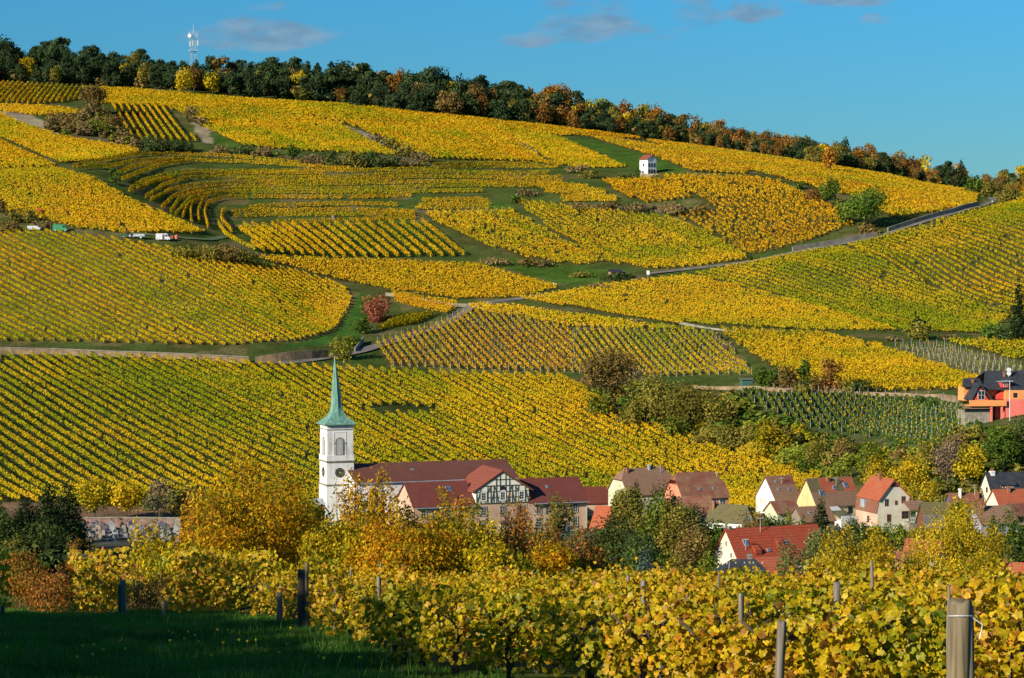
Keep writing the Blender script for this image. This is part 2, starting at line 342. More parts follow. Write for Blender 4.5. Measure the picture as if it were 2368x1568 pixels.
# ---------------------------------------------------------------- parcels of the vineyard (outlines in picture units, laid onto the terrain)
Yc, Oc, Gc, DG = np.array((.72, .47, .016)), np.array((.62, .30, .012)), np.array((.28, .31, .010)), np.array((.09, .14, .010))
BR = np.array((.22, .12, .04))
# name: outline, row direction (two points), row spacing m, leaf size, leaves per m, weights (orange, green), gaps, individual rows, label
P = {}
def parcel(key, poly, d, sp, sz, den, org, grn, label, gap=.06, single=False, h=(.4, 1.6), soil=(.075, .075, .022), stakes=False, wid=.28, brown=0):
    P[key] = dict(poly=poly, d=d, sp=sp, sz=sz, den=den, org=org, grn=grn, label=label, gap=gap, single=single, h=h, soil=soil, stakes=stakes, wid=wid, brown=brown)
FR = dict(single=True, h=(.4, 1.6), gap=.06, wid=.28, soil=(.045,.058,.018))
parcel('fronta', [(-60,822),(300,826),(560,840),(700,916),(850,1001),(1000,1085),(1150,1166),(1195,1190),(700,1190),(400,1176),(150,1166),(-60,1160)],
       ((100,880),(520,1120)), 3.15, .29, 23, .10, .52, 'row of green yellow vines on the big slope left of the church tower', **FR)
parcel('frontb', [(572,842),(600,842),(856,856),(960,860),(1080,920),(1250,1008),(1400,1084),(1560,1162),(1606,1190),(1185,1190),(1140,1167),(990,1086),(840,1003),(690,918),(556,841)],
       ((720,870),(1200,1132)), 2.95, .29, 23, .12, .40, 'row of yellow vines crossing the big slope right behind the church spire', **FR)
parcel('frontc', [(972,862),(1080,866),(1300,872),(1370,912),(1440,968),(1600,1012),(1760,1056),(1905,1096),(1890,1118),(1820,1150),(1740,1180),(1600,1190),(1545,1164),(1390,1089),(1240,1013),(1070,924)],
       ((1050,875),(1500,1115)), 2.85, .29, 23, .12, .28, 'row of bright yellow vines on the big slope above the convent and houses', **FR)
parcel('hill', [(-60,540),(60,532),(200,545),(380,572),(560,603),(700,632),(795,662),(812,690),(800,725),(770,765),(700,787),(540,801),(300,795),(-60,788)],
       ((200,600),(600,800)), 2.9, .32, 22, .22, .30, 'row of yellow and olive vines on the rounded hill above the left stone wall', h=(.35, 1.3), gap=.05, soil=(.12,.11,.03))
parcel('spur', [(-60,398),(130,392),(210,412),(300,464),(400,507),(476,541),(300,541),(180,530),(60,502),(-60,482)],
       ((0,400),(400,530)), 2.05, 0.40, 12, .32, .18, 'golden vineyard covering the spur above the parked vans')
parcel('ul1', [(-60,255),(0,264),(60,292),(150,320),(315,346),(322,352),(240,369),(140,379),(0,318),(-60,300)], ((0,290),(280,350)), 2.59, 0.48, 10, .3, .3, 'golden vineyard on the upper left slope below the scrub')
parcel('ul2', [(-60,318),(0,327),(135,384),(120,390),(-60,394)], ((0,330),(120,386)), 2.38, 0.48, 10, .38, .12, 'narrow golden vineyard wedge at the left edge of the hillside')
parcel('tl1', [(-60,190),(185,203),(190,232),(100,242),(-60,236)], ((0,234),(40,192)), 2.59, 0.64, 8, .4, .15, 'golden vineyard at the top left just under the pine wood', h=(.5,1.9))
parcel('tl2', [(-60,243),(100,248),(208,262),(200,270),(70,268),(-60,252)], ((0,244),(200,266)), 2.59, 0.56, 8, .38, .15, 'thin golden vineyard strip below a grassy step at the upper left')
parcel('top', [(190,204),(300,208),(600,233),(900,250),(1100,268),(1300,291),(1420,309),(1300,314),(1150,300),(950,286),(700,268),(520,256),(400,249),(225,240)], ((300,215),(900,270)), 2.59, 0.64, 8, .42, .22, 'long golden vineyard band along the foot of the forest')
parcel('toprust', [(1000,262),(1100,268),(1300,291),(1420,309),(1500,322),(1400,320),(1180,300)], ((1050,270),(1400,312)), 2.59, 0.64, 5, .95, 0, 'rust coloured vineyard strip at the foot of the forest')
parcel('stripe', [(255,241),(372,247),(456,330),(300,323)], ((255,241),(305,323)), 3.5, .42, 18, .12, .3, 'steep row of yellow vines in the striped block below the forest', single=True, h=(.4,2.1))
parcel('m1', [(385,250),(520,257),(700,269),(782,286),(850,325),(925,361),(700,351),(560,338),(480,300),(430,270)], ((500,262),(700,350)), 2.48, 0.52, 10, .28, .28, 'large golden vineyard in the upper middle of the hill with a green streak')
parcel('m2', [(700,270),(950,288),(1160,302),(1262,377),(1000,368),(930,350),(880,320),(800,287)], ((900,290),(1050,370)), 2.48, 0.52, 10, .42, .15, 'orange gold vineyard in the upper middle of the hill', h=(.4,1.8))
parcel('m3', [(1165,304),(1290,318),(1350,345),(1450,389),(1330,391),(1255,363)], ((1200,312),(1430,390)), 2.38, 0.52, 10, .22, .25, 'yellow vineyard wedge left of the grass strip and white pavilion')
parcel('m4', [(1365,318),(1480,332),(1640,361),(1752,386),(1722,404),(1600,398),(1520,366)], ((1420,325),(1700,395)), 2.59, 0.52, 8, .5, .12, 'orange tinted vineyard right above the white pavilion', brown=.15)
parcel('m5', [(1490,325),(1650,346),(1850,376),(2000,400),(2150,424),(2262,448),(2255,477),(2150,494),(2060,505),(1990,460),(1900,440),(1800,412),(1700,385),(1560,345)], ((1700,372),(2100,482)), 2.48, 0.52, 10, .38, .25, 'long golden vineyard on the right shoulder below the mixed wood', brown=.12)
parcel('m6', [(1390,420),(1560,407),(1600,457),(1500,473),(1440,453)], ((1420,415),(1540,470)), 2.48, 0.48, 10, .6, .08, 'small orange vineyard directly below the white pavilion')
parcel('m7', [(1565,407),(1720,410),(1800,422),(1880,457),(1960,502),(1975,522),(1890,552),(1780,582),(1732,592),(1650,542),(1560,500),(1660,492),(1600,452)], ((1650,420),(1900,550)), 2.48, 0.44, 10, .55, .08, 'orange gold vineyard between the pavilion and the two round trees', gap=.16)
parcel('m8', [(1185,464),(1300,477),(1450,492),(1560,507),(1640,542),(1735,600),(1620,617),(1500,624),(1405,608),(1290,545)], ((1250,482),(1600,620)), 2.48, 0.40, 12, .12, .38, 'yellow green vineyard in the middle above the lane')
parcel('m9', [(980,494),(1180,487),(1280,545),(1400,606),(1330,616),(1200,596),(1100,560),(1000,512)], ((1000,497),(1300,610)), 2.70, 0.40, 14, .22, .25, 'golden vineyard right of the comb of parallel rows', gap=.1)
parcel('comb', [(545,524),(980,517),(1077,594),(900,598),(750,597),(600,584)], ((700,520),(800,597)), 4.1, .34, 26, .22, .15, 'golden vine row in the comb of parallel rows in the middle of the hill', single=True, h=(.35, 2.2), wid=.36, soil=(.04,.065,.015), gap=.01)
parcel('field', [(590,596),(900,605),(1100,613),(1200,642),(1290,667),(1200,690),(1050,692),(900,672),(790,651)], ((650,605),(1200,650)), 2.3, .45, 8, .42, .12, 'orange gold vineyard below the comb of rows, above the concrete wall', gap=.08)
parcel('r1', [(1195,692),(1290,680),(1400,660),(1600,637),(1850,700),(2080,766),(1900,766),(1550,748),(1350,716)], ((1300,672),(1900,762)), 2.9, .33, 18, .15, .22, 'bright yellow vineyard sloping down right of the lane bend', h=(.35, 1.3))
parcel('r2', [(1600,635),(1700,615),(1850,586),(1950,572),(2100,640),(2330,740),(2270,771),(2080,766),(1850,700)], ((1750,612),(2280,760)), 2.9, .33, 18, .03, .66, 'green vineyard on the right half of the slope', h=(.35, 1.3))
parcel('r3', [(1955,570),(2050,546),(2250,490),(2420,450),(2420,750),(2330,740),(2100,640)], ((2050,555),(2390,700)), 2.9, .36, 16, .12, .46, 'mottled yellow green vineyard at the right edge below the road wall', h=(.35, 1.35), gap=.1)
parcel('stk1', [(870,797),(1000,757),(1090,720),(1200,737),(1322,762),(1330,862),(1100,857),(900,847)], ((1050,740),(1150,850)), 2.3, .34, 16, .55, .16, 'orange vineyard with grey stakes beside the lane', gap=.12, stakes=True, brown=.12, h=(.4,1.6), soil=(.12,.11,.035), wid=.45)
parcel('stk0', [(1085,706),(1200,712),(1400,741),(1560,762),(1640,767),(1500,765),(1320,758),(1090,718)], ((1100,708),(1500,762)), 2.1, .42, 8, .15, .3, 'thin yellow vineyard strip above the staked rows')
parcel('stk2', [(1326,764),(1640,770),(1690,812),(1740,867),(1600,870),(1480,874),(1330,862)], ((1430,768),(1520,870)), 2.2, .32, 17, .25, .38, 'green and yellow vineyard striped by pale stakes above the thicket', stakes=True, gap=.1, h=(.4,1.6), soil=(.10,.12,.03), wid=.45)
parcel('r4', [(1655,762),(1900,774),(2030,802),(2180,852),(2285,887),(2250,902),(2050,907),(1880,897),(1790,852),(1720,812)], ((1700,768),(2100,900)), 2.3, .34, 15, .15, .15, 'bright yellow vineyard left of the orange house')
parcel('r5', [(2190,792),(2420,787),(2420,850),(2300,822)], ((2210,795),(2400,845)), 2.3, .4, 8, .08, .5, 'yellow green vineyard above the orange house')
parcel('r6', [(2050,802),(2190,802),(2420,862),(2420,900),(2300,884)], ((2070,804),(2380,890)), 2.2, .25, 3, .1, .5, 'nearly bare young vineyard with pale stakes above the orange house', stakes=True, soil=(.13,.13,.05), brown=.3)
parcel('young', [(1700,912),(1900,912),(2200,930),(2262,985),(2215,1035),(2100,1027),(1850,985)], ((1820,914),(1870,990)), 1.9, .36, 34, .03, .6, 'dark green young vineyard with white stakes left of the orange house', stakes=True, soil=(.05,.09,.03), h=(.1,1.25), wid=.5)
def to_world(poly, step=14):
    pts = []
    for (x0, y0), (x1, y1) in zip(poly, poly[1:] + poly[:1]):
        n = max(1, int(math.hypot(x1-x0, y1-y0) / step))
        for i in range(n): pts.append(ground(x0 + (x1-x0)*i/n, y0 + (y1-y0)*i/n)[:2])
    return np.array(pts)
def inside(px, py, poly):
    r = np.zeros(px.shape, bool); n = len(poly)
    for i in range(n):
        x0, y0 = poly[i]; x1, y1 = poly[(i + 1) % n]
        if y0 == y1: continue
        c = ((y0 > py) != (y1 > py)) & (px < (x1-x0) * (py-y0) / (y1-y0) + x0); r ^= c
    return r
P['young']['green'] = 1
P['frontb']['hole'] = to_world([(835,946),(900,940),(1010,946),(1005,958),(870,962)])
for k, p in P.items(): p['w'] = to_world(p['poly'])

# ---------------------------------------------------------------- ground sheet
def spaced(*segs):
    o = []
    for a, b, s in segs: o += list(np.arange(a, b, s))
    return np.array(o)
gY = spaced((-250, 10, 10), (10, 70, .8), (70, 330, 4), (330, 640, 2.2), (640, 1060, 1.6), (1060, 1420, 5), (1420, 2400, 40), (2400, 9001, 300))
gu = np.concatenate([-np.geomspace(.26, 2.6, 22)[::-1], np.arange(-.256, .2561, .0016), np.geomspace(.26, 2.6, 22)])
UU, YY = np.meshgrid(gu, gY); XX = UU * (np.maximum(YY, 0) + 60)
ZZ = ter(XX, YY)
near = (YY < 110) & (YY > 5)
ZZ = ZZ + np.where(near, (vnoise(XX, YY, 2.5, 3) - .5) * .22, 0) + np.where(YY > 300, (vnoise(XX, YY, 9, 5) - .5) * .5, 0)
gc = np.zeros(XX.shape + (3,))
n1 = vnoise(XX, YY, 22, 1)[..., None]; n2 = vnoise(XX, YY, 5, 2)[..., None]; n3 = vnoise(XX, YY, 9, 12)[..., None]
gc[:] = np.array((.050, .088, .018)) * (1 - .7 * n1) + np.array((.105, .098, .032)) * .7 * n1
gc[:] = np.where(n3 > .68, np.array((.13, .115, .045)), gc)
gc *= .75 + .5 * n2
for k, p in P.items():
    i = inside(XX, YY, p['w']); gc[i] = np.array(p['soil']) * (.75 + .5 * n2[i])
DIRT, SCRUB, LAWN = (.30, .25, .16), (.13, .11, .055), (.06, .115, .018)
for poly, c in (([(0,240),(60,262),(150,300),(130,318),(40,285),(0,262)], DIRT), ([(440,268),(470,285),(510,318),(520,335),(470,330),(450,300)], DIRT),
                ([(170,262),(255,250),(300,330),(330,350),(150,315),(100,290)], SCRUB), ([(790,288),(860,312),(925,345),(915,352),(850,325),(780,292)], (.24,.21,.16)),
                ([(1165,310),(1200,322),(1250,350),(1240,355),(1190,330)], (.22,.19,.14)), ([(1290,318),(1365,322),(1530,366),(1590,398),(1480,400),(1340,345)], LAWN),
                ([(480,300),(560,338),(560,345),(500,345)], LAWN), ([(1400,470),(1500,472),(1640,478),(1640,492),(1480,492),(1300,478)], SCRUB),
                ([(640,360),(960,362),(1000,376),(980,390),(700,382)], SCRUB), ([(1120,465),(1180,468),(1180,486),(1130,484)], LAWN),
                ([(1110,595),(1230,600),(1330,618),(1400,625),(1380,655),(1290,655),(1200,630)], LAWN), ([(830,670),(860,690),(850,720),(830,790),(620,812),(700,790),(775,768),(812,725)], (.05,.12,.02)),
                ([(1340,870),(1480,880),(1700,900),(1850,985),(2150,1040),(2150,1130),(1900,1095),(1600,1010),(1440,968)], (.08,.09,.03)),
                ([(0,1160),(400,1176),(400,1200),(0,1200)], (.2,.12,.07)), ([(150,1215),(430,1215),(440,1265),(150,1280)], (.085,.09,.07)),
                ([(1600,1190),(2367,1190),(2367,1330),(1600,1330)], (.06,.10,.03))):
    w = to_world(poly); i = inside(XX, YY, w); gc[i] = np.array(c) * (.7 + .6 * n2[i])
ny, nx = XX.shape
idx = np.arange(ny * nx).reshape(ny, nx)
fc = np.stack([idx[:-1, :-1], idx[:-1, 1:], idx[1:, 1:], idx[1:, :-1]], -1).reshape(-1, 4)
m, ns, ls = newmat('grassy_ground')
o_ = node(ns, 'ShaderNodeOutputMaterial'); pr = node(ns, 'ShaderNodeBsdfDiffuse'); ls.new(pr.outputs[0], o_.inputs[0])
at_ = node(ns, 'ShaderNodeAttribute', attribute_name='Col'); g_ = node(ns, 'ShaderNodeNewGeometry')
nz_ = node(ns, 'ShaderNodeTexNoise'); nz_.inputs['Scale'].default_value = .9; nz_.inputs['Detail'].default_value = 8; nz_.inputs['Roughness'].default_value = .7; ls.new(g_.outputs['Position'], nz_.inputs['Vector'])
mr_ = node(ns, 'ShaderNodeMapRange'); mr_.inputs[1].default_value = .3; mr_.inputs[2].default_value = .7; mr_.inputs[3].default_value = .55; mr_.inputs[4].default_value = 1.5; ls.new(nz_.outputs[0], mr_.inputs[0])
sc_ = node(ns, 'ShaderNodeVectorMath', operation='SCALE'); ls.new(at_.outputs['Color'], sc_.inputs[0]); ls.new(mr_.outputs[0], sc_.inputs['Scale']); ls.new(sc_.outputs[0], pr.inputs[0])
bp_ = node(ns, 'ShaderNodeBump'); bp_.inputs['Strength'].default_value = .6; bp_.inputs['Distance'].default_value = .4; ls.new(nz_.outputs[0], bp_.inputs['Height']); ls.new(bp_.outputs[0], pr.inputs['Normal'])
gr = link('ground', mesh('ground', np.stack([XX, YY, ZZ], -1).reshape(-1, 3), fc, gc.reshape(-1, 3), smooth=True), m)
tag(gr, 'grassy hillside ground with vineyards, valley floor and foreground bank', kind='structure')

# ---------------------------------------------------------------- leaf cards
def quads(C, Nn, s, r, asp=1.0):
    """one small square leaf clump per centre C, facing Nn, size s"""
    n = len(C); Nn = Nn / (np.linalg.norm(Nn, axis=1, keepdims=True) + 1e-9)
    t = r.normal(size=(n, 3)); U = np.cross(Nn, t); U /= (np.linalg.norm(U, axis=1, keepdims=True) + 1e-9); V_ = np.cross(Nn, U)
    s = np.broadcast_to(np.asarray(s, float).reshape(-1, 1), (n, 1)) * .5
    a = r.uniform(.65, 1.2, (n, 4, 1))
    pts = np.stack([C + (-U*s - V_*s*asp)*a[:, 0], C + (U*s - V_*s*asp)*a[:, 1], C + (U*s + V_*s*asp)*a[:, 2], C + (-U*s + V_*s*asp)*a[:, 3]], 1)
    return pts.reshape(-1, 3), np.arange(n * 4).reshape(n, 4)
def rowcol(x, y, p, r, rr):
    n = len(x); big = vnoise(x, y, 26, 7) - .5 + .7 * (vnoise(x, y, 70, 47) - .5); med = vnoise(x, y, 6, 9) - .5; sm = r.random(n) - .5
    g = np.clip(p['grn'] + .7*big + .4*med + .55*rr + .24*sm, 0, 1)[:, None]
    o = np.clip(p['org'] + .6*(vnoise(x, y, 18, 21)-.5) + .25*(r.random(n)-.5) - .4*g[:, 0], 0, 1)[:, None]
    c = Yc*(1-o) + Oc*o; c = c*(1-g) + Gc*g
    d = (r.random(n) < .025 + .06*p['grn'])[:, None]; c = np.where(d, DG, c)
    if p.get('green'): c = np.where((r.random(n) < .78)[:, None], np.array((.07, .135, .04)), c)
    if p['brown']: c = np.where((r.random(n) < p['brown'])[:, None], BR, c)
    return c * r.uniform(.84, 1.14, (n, 1)) * (1 + .12 * rr)
def segs_of(w, d, sp, r):
    d = d / np.linalg.norm(d); nn = np.array((-d[1], d[0])); a = w @ nn; b = w @ d; out_ = []
    A, B = a, np.roll(a, -1); TA, TB = b, np.roll(b, -1)
    for off in np.arange(a.min() + sp * .5, a.max(), sp):
        cr = (A > off) != (B > off)
        if not cr.any(): continue
        t = np.sort(TA[cr] + (TB[cr]-TA[cr]) * (off - A[cr]) / (B[cr]-A[cr]))
        for i in range(0, len(t) - 1, 2):
            if t[i+1] - t[i] > 2.5: out_.append((nn*off + d*(t[i] + r.uniform(-.6, .6)), nn*off + d*(t[i+1] + r.uniform(-.6, .6))))
    return out_
def row_geo(pts, p, r):
    """foliage of one vine row along the polyline pts (n,2)"""
    sl = np.linalg.norm(np.diff(pts, axis=0), axis=1); cum = np.concatenate([[0], np.cumsum(sl)]); Lr = cum[-1]
    n = int(Lr * p['den'])
    if n < 4: return None
    t = r.uniform(0, Lr, n)
    g = vnoise(t, np.full(n, pts[0, 0]*3.1 + pts[0, 1]), 1.3, 31)
    keep = g > p['gap'] * 1.9
    if 'hole' in p: keep &= ~inside(np.interp(t, cum, pts[:, 0]), np.interp(t, cum, pts[:, 1]), p['hole'])
    t = t[keep]; n = len(t)
    if n < 4: return None
    x = np.interp(t, cum, pts[:, 0]); y = np.interp(t, cum, pts[:, 1])
    k = np.clip(np.searchsorted(cum, t) - 1, 0, len(sl) - 1); dd = (pts[k+1] - pts[k]) / sl[k][:, None]; nn = np.stack([-dd[:, 1], dd[:, 0]], 1)
    plant = vnoise(t, np.full(n, pts[0, 1]), 1.1, 77)
    h0, h1 = p['h']; top = h1 * (.86 + .26 * plant)
    sd = np.where(r.random(n) < .5, -1, 1); hz = r.random(n) ** .8
    wv = p['wid'] * (.7 + .35 * plant) * (1 - .5 * hz) * r.uniform(.3, 1.1, n)
    C = np.stack([x + nn[:, 0]*sd*wv, y + nn[:, 1]*sd*wv, ter(x, y) + h0 + (top - h0) * hz], 1)
    Nn = np.stack([nn[:, 0]*sd, nn[:, 1]*sd, .35 + 1.0*hz], 1) + r.normal(size=(n, 3)) * .55
    q, f = quads(C, Nn, p['sz'] * r.uniform(.7, 1.25, n), r, 1.15)
    c = rowcol(x, y, p, r, r.uniform(-1, 1) * .5)
    return q, f, np.repeat(c, 4, 0)
def densify(a, b, s=6.0):
    n = max(2, int(np.linalg.norm(b - a) / s)); return a + (b - a) * np.linspace(0, 1, n)[:, None]
for key, p in P.items():
    a, b = ground(*p['d'][0])[:2], ground(*p['d'][1])[:2]; d = b - a; r = np.random.default_rng(len(key) * 131 + int(p['sp'] * 100))
    sg = segs_of(p['w'], d, p['sp'], r); p['segs'] = sg; bag = []
    for s0, s1 in sg:
        g = row_geo(densify(s0, s1), p, r)
        if g is None: continue
        if p['single']:
            o = link('vine_row', mesh('vine_row', g[0], g[1], g[2]), M['vine']); tag(o, p['label'], 'vine row', p['label'].replace('row of', 'rows of').replace('golden vine row', 'golden vine rows'))
        else: bag.append(g)
    if bag:
        offs = np.cumsum([0] + [len(g[0]) for g in bag[:-1]])
        o = link('vineyard', mesh('vineyard', np.concatenate([g[0] for g in bag]), np.concatenate([g[1] + q for g, q in zip(bag, offs)]), np.concatenate([g[2] for g in bag])), M['vine'])
        tag(o, p['label'], 'vineyard', kind='stuff')
    if p['stakes']:
        V_, F_ = [], []
        for s0, s1 in sg:
            ln = np.linalg.norm(s1 - s0); m_ = max(2, int(ln / 5.0))
            for i in range(m_ + 1):
                q = s0 + (s1 - s0) * i / m_; z = float(ter(q[0], q[1])); w_ = .028; hh = 2.0 if 0 < i < m_ else 2.3
                lx = r.normal() * .06; ly = r.normal() * .06 + (.25 if i in (0, m_) else 0) ; b0 = len(V_)
                V_ += [(q[0]+sx*w_+lx*zz, q[1]+sy*w_+ly*zz, z + hh*zz) for zz in (0, 1) for sx, sy in ((-1,-1),(1,-1),(1,1),(-1,1))]
                F_ += [[b0+j for j in f] for f in ((4,5,6,7),(0,1,5,4),(1,2,6,5),(2,3,7,6),(3,0,4,7))]
        o = link('vineyard_stakes', mesh('vineyard_stakes', V_, np.array(F_)), M['metal']); tag(o, 'pale stakes standing in the ' + p['label'].split(' with ')[0].split(' striped ')[0], 'stakes', kind='stuff')

# terraced rows that follow the bowl of the hill
TR = [
 [(168,389),(206,381),(275,369),(326,359),(343,361),(412,361),(525,364),(652,378),(706,381)],
 [(178,394),(240,391),(309,376),(412,372),(583,379),(686,388),(810,395)],
 [(268,408),(302,391),(378,376),(443,372)], [(281,420),(326,401),(378,384),(440,377)],
 [(298,446),(326,425),(378,408),(446,400),(583,400),(810,400),(1010,396)],
 [(316,444),(350,426),(400,412),(460,405),(583,404),(750,405)],
 [(336,460),(378,432),(429,415),(515,413),(686,415),(810,415),(1000,402),(1270,404)],
 [(347,467),(394,443),(446,432),(560,424),(810,422),(1010,412),(1300,414)],
 [(374,484),(398,460),(446,443),(515,434),(686,432),(810,430),(950,426),(1300,423)],
 [(394,494),(412,466),(456,449),(549,441),(686,442),(870,441),(1100,433),(1310,432)],
 [(405,500),(425,480),(443,460),(515,447),(640,449),(840,450),(1115,446)],
 [(422,505),(432,480),(446,470),(480,462)], [(443,515),(440,490),(446,472)], [(460,515),(457,490),(470,468)],
 [(481,529),(472,494),(480,473),(508,461),(583,459),(686,461),(810,462),(950,456)],
 [(536,540),(512,512),(511,494),(522,488)],
 [(576,484),(650,480),(810,476),(920,478)], [(535,494),(583,490),(686,492),(810,490),(960,495)], [(540,503),(620,501),(750,501),(960,500)],
 [(975,468),(1060,466),(1128,468)], [(968,478),(1060,476),(1135,476)], [(960,486),(1050,485),(1132,484)],
 [(1245,430),(1310,432),(1360,436)], [(1250,438),(1320,441),(1400,447)], [(1260,447),(1340,450),(1400,453)], [(1295,460),(1360,457),(1425,462)], [(1300,467),(1380,466),(1430,467)],
 [(1000,387),(1110,382),(1245,383)], [(1010,394),(1150,389),(1290,390)], [(1240,375),(1300,384)],
 [(505,520),(520,545),(560,568),(590,580)], [(640,519),(800,514),(960,509)],
]
pt = dict(grn=.2, org=.42, gap=.05, sz=.36, den=26, wid=.4, h=(.3, 2.0), brown=0, sp=1)
rt = np.random.default_rng(5)
for pl in TR:
    w = np.array([ground(*q)[:2] for q in pl]); cum = np.concatenate([[0], np.cumsum(np.linalg.norm(np.diff(w, axis=0), axis=1))])
    t = np.linspace(0, cum[-1], max(4, int(cum[-1] / 3)))
    ww = np.stack([np.interp(t, cum, w[:, 0]), np.interp(t, cum, w[:, 1])], 1)
    for _ in range(6): ww[1:-1] = .25*ww[:-2] + .5*ww[1:-1] + .25*ww[2:]
    g = row_geo(ww, pt, rt)
    if g is None: continue
    o = link('vine_row', mesh('vine_row', *g), M['vine']); tag(o, 'curving terrace row of orange gold vines following the hollow of the hill', 'vine row', 'curved terrace rows of vines')
# small hedged block beside the red tree
ph = dict(grn=.5, org=.05, gap=.02, sz=.4, den=20, wid=.5, h=(.2, 1.9), brown=0, sp=1)
for i in range(7):
    a, b = ground(872 + i*15, 767 - i*3)[:2], ground(930 + i*12, 735 - i*1.0)[:2]
    o = link('vine_row', mesh('vine_row', *row_geo(densify(a, b, 3), ph, rt)), M['vine']); tag(o, 'short green vine row in the small block right of the red tree', 'vine row', 'short vine rows by the red tree')
for i in range(4):
    a, b = ground(905 + i*4, 682 + i*6)[:2], ground(1058 - i*8, 708 + i*6)[:2]
    o = link('vine_row', mesh('vine_row', *row_geo(densify(a, b, 3), pt, rt)), M['vine']); tag(o, 'golden vine row squeezed between the concrete wall and the small green block', 'vine row', 'golden vine rows under the concrete wall')

# ---------------------------------------------------------------- lanes and retaining walls
def ribbon(name, pl, wid, mat, label, up=.08, **k):
    w = np.array([ground(*q)[:2] for q in pl]); cum = np.concatenate([[0], np.cumsum(np.linalg.norm(np.diff(w, axis=0), axis=1))])
    t = np.linspace(0, cum[-1], max(3, int(cum[-1] / 1.5))); c = np.stack([np.interp(t, cum, w[:, 0]), np.interp(t, cum, w[:, 1])], 1)
    for _ in range(8): c[1:-1] = .25*c[:-2] + .5*c[1:-1] + .25*c[2:]
    d = np.gradient(c, axis=0); d /= np.linalg.norm(d, axis=1, keepdims=True); nn = np.stack([-d[:, 1], d[:, 0]], 1)
    V_ = []
    for s in (-1, -.5, 0, .5, 1):
        q = c + nn * s * wid / 2; V_.append(np.stack([q[:, 0], q[:, 1], ter(q[:, 0], q[:, 1]) + up + .28], 1))
    n = len(c); V_ = np.concatenate(V_); f = [(j*n+i, j*n+i+1, (j+1)*n+i+1, (j+1)*n+i) for j in range(4) for i in range(n-1)]
    o = link(name, mesh(name, V_, f), mat); tag(o, label, kind='structure'); return o
ribbon('lane', [(640,842),(690,838),(760,828),(830,815),(900,793),(1000,762),(1050,742),(1075,718),(1110,704),(1190,694),(1260,684)], 4.2, M['road'], 'narrow asphalt lane climbing between the vineyards')
ribbon('road', [(1500,634),(1740,606),(1840,584),(2030,549),(2100,525),(2200,497),(2270,478),(2300,466),(2290,458)], 3.2, M['road'], 'narrow road below the grey retaining wall on the right')
ribbon('track', [(300,541),(420,553),(480,556),(520,548)], 3.0, mat_noise('grass_track', (.08,.13,.03), (.13,.15,.05), .5), 'grassy track where the vans are parked')
def wall_strip(name, pl, h, mat, label, thick=.6, cap=None, cat='wall', hs=None):
    w = np.array([ground(*q)[:2] for q in pl]); cum = np.concatenate([[0], np.cumsum(np.linalg.norm(np.diff(w, axis=0), axis=1))])
    t = np.linspace(0, cum[-1], max(3, int(cum[-1] / 4))); c = np.stack([np.interp(t, cum, w[:, 0]), np.interp(t, cum, w[:, 1])], 1)
    d = np.gradient(c, axis=0); d /= np.linalg.norm(d, axis=1, keepdims=True); nn = np.stack([-d[:, 1], d[:, 0]], 1)
    z = ter(c[:, 0], c[:, 1]); hh = np.interp(t / cum[-1], np.linspace(0, 1, len(hs)), hs) if hs else np.full(len(t), h)
    def strip(mb, wd, z0, z1):
        n = len(c); V_ = []
        for (s, zz) in ((-1, z0), (1, z0), (1, z1), (-1, z1)):
            q = c + nn * s * wd / 2; V_ += [(q[i, 0], q[i, 1], zz[i]) for i in range(n)]
        f = [(a_*n+i, a_*n+i+1, ((a_+1) % 4)*n+i+1, ((a_+1) % 4)*n+i) for a_ in range(4) for i in range(n-1)] + [(0, n, 2*n, 3*n), (n-1, 4*n-1, 3*n-1, 2*n-1)]
        mb.add(V_, f)
    a_ = MB(); strip(a_, thick, z - 1, z + hh); o = a_.build(name, mat)
    tag(o, label, cat)
    if cap:
        b_ = MB(); strip(b_, thick + .2, z + hh + .002, z + hh + .25); b_.build('coping', cap, o)
    return o
wall_strip('retaining_wall', [(-60,817),(150,820),(300,826),(450,832),(575,838)], 1.5, M['wallbrown'], 'long low stone retaining wall with pale coping below the rounded vineyard hill', cap=M['concrete'])
wall_strip('retaining_wall', [(590,838),(640,838),(700,834),(758,828)], 2.6, M['wallbrown'], 'taller brown stone wall beside the lane, left of the round bush', hs=[1.6, 2.9, 2.9, 2.4])
wall_strip('retaining_wall', [(892,682),(960,694),(1060,709),(1130,706),(1188,698)], .9, M['concrete'], 'curved pale concrete wall at the bend of the lane', thick=.4)
wall_strip('retaining_wall', [(1832,583),(1900,571),(2028,547)], 1.9, M['concrete'], 'grey concrete wall below the grass verge left of the round trees')
wall_strip('retaining_wall', [(2052,538),(2120,516),(2200,494),(2262,477)], 1.9, M['concrete'], 'grey concrete wall climbing to the right towards the crest')
wall_strip('retaining_wall', [(1600,898),(1690,902),(1800,906),(1960,908)], 1.0, M['wallbrown'], 'low dry stone wall above the dark green vineyard', thick=.4)
wall_strip('retaining_wall', [(1960,910),(2080,915),(2180,918)], .8, M['wallbrown'], 'rough dry stone wall left of the orange house', thick=.4)
wall_strip('retaining_wall', [(2175,935),(2228,942)], 2.6, M['wallbrown'], 'ochre stone wall next to the orange house', thick=.5)
wall_strip('retaining_wall', [(1560,745),(1640,762),(1700,768)], .6, M['concrete'], 'short pale dry wall below the bright yellow vineyard', thick=.4)
wall_strip('retaining_wall', [(820,815),(828,805),(840,790)], 1.4, M['concrete'], 'short grey wall right of the round bush by the lane', thick=.4)
wall_strip('retaining_wall', [(888,790),(960,768),(1020,748),(1062,720)], .6, M['concrete'], 'low curved kerb wall following the lane uphill', thick=.3)
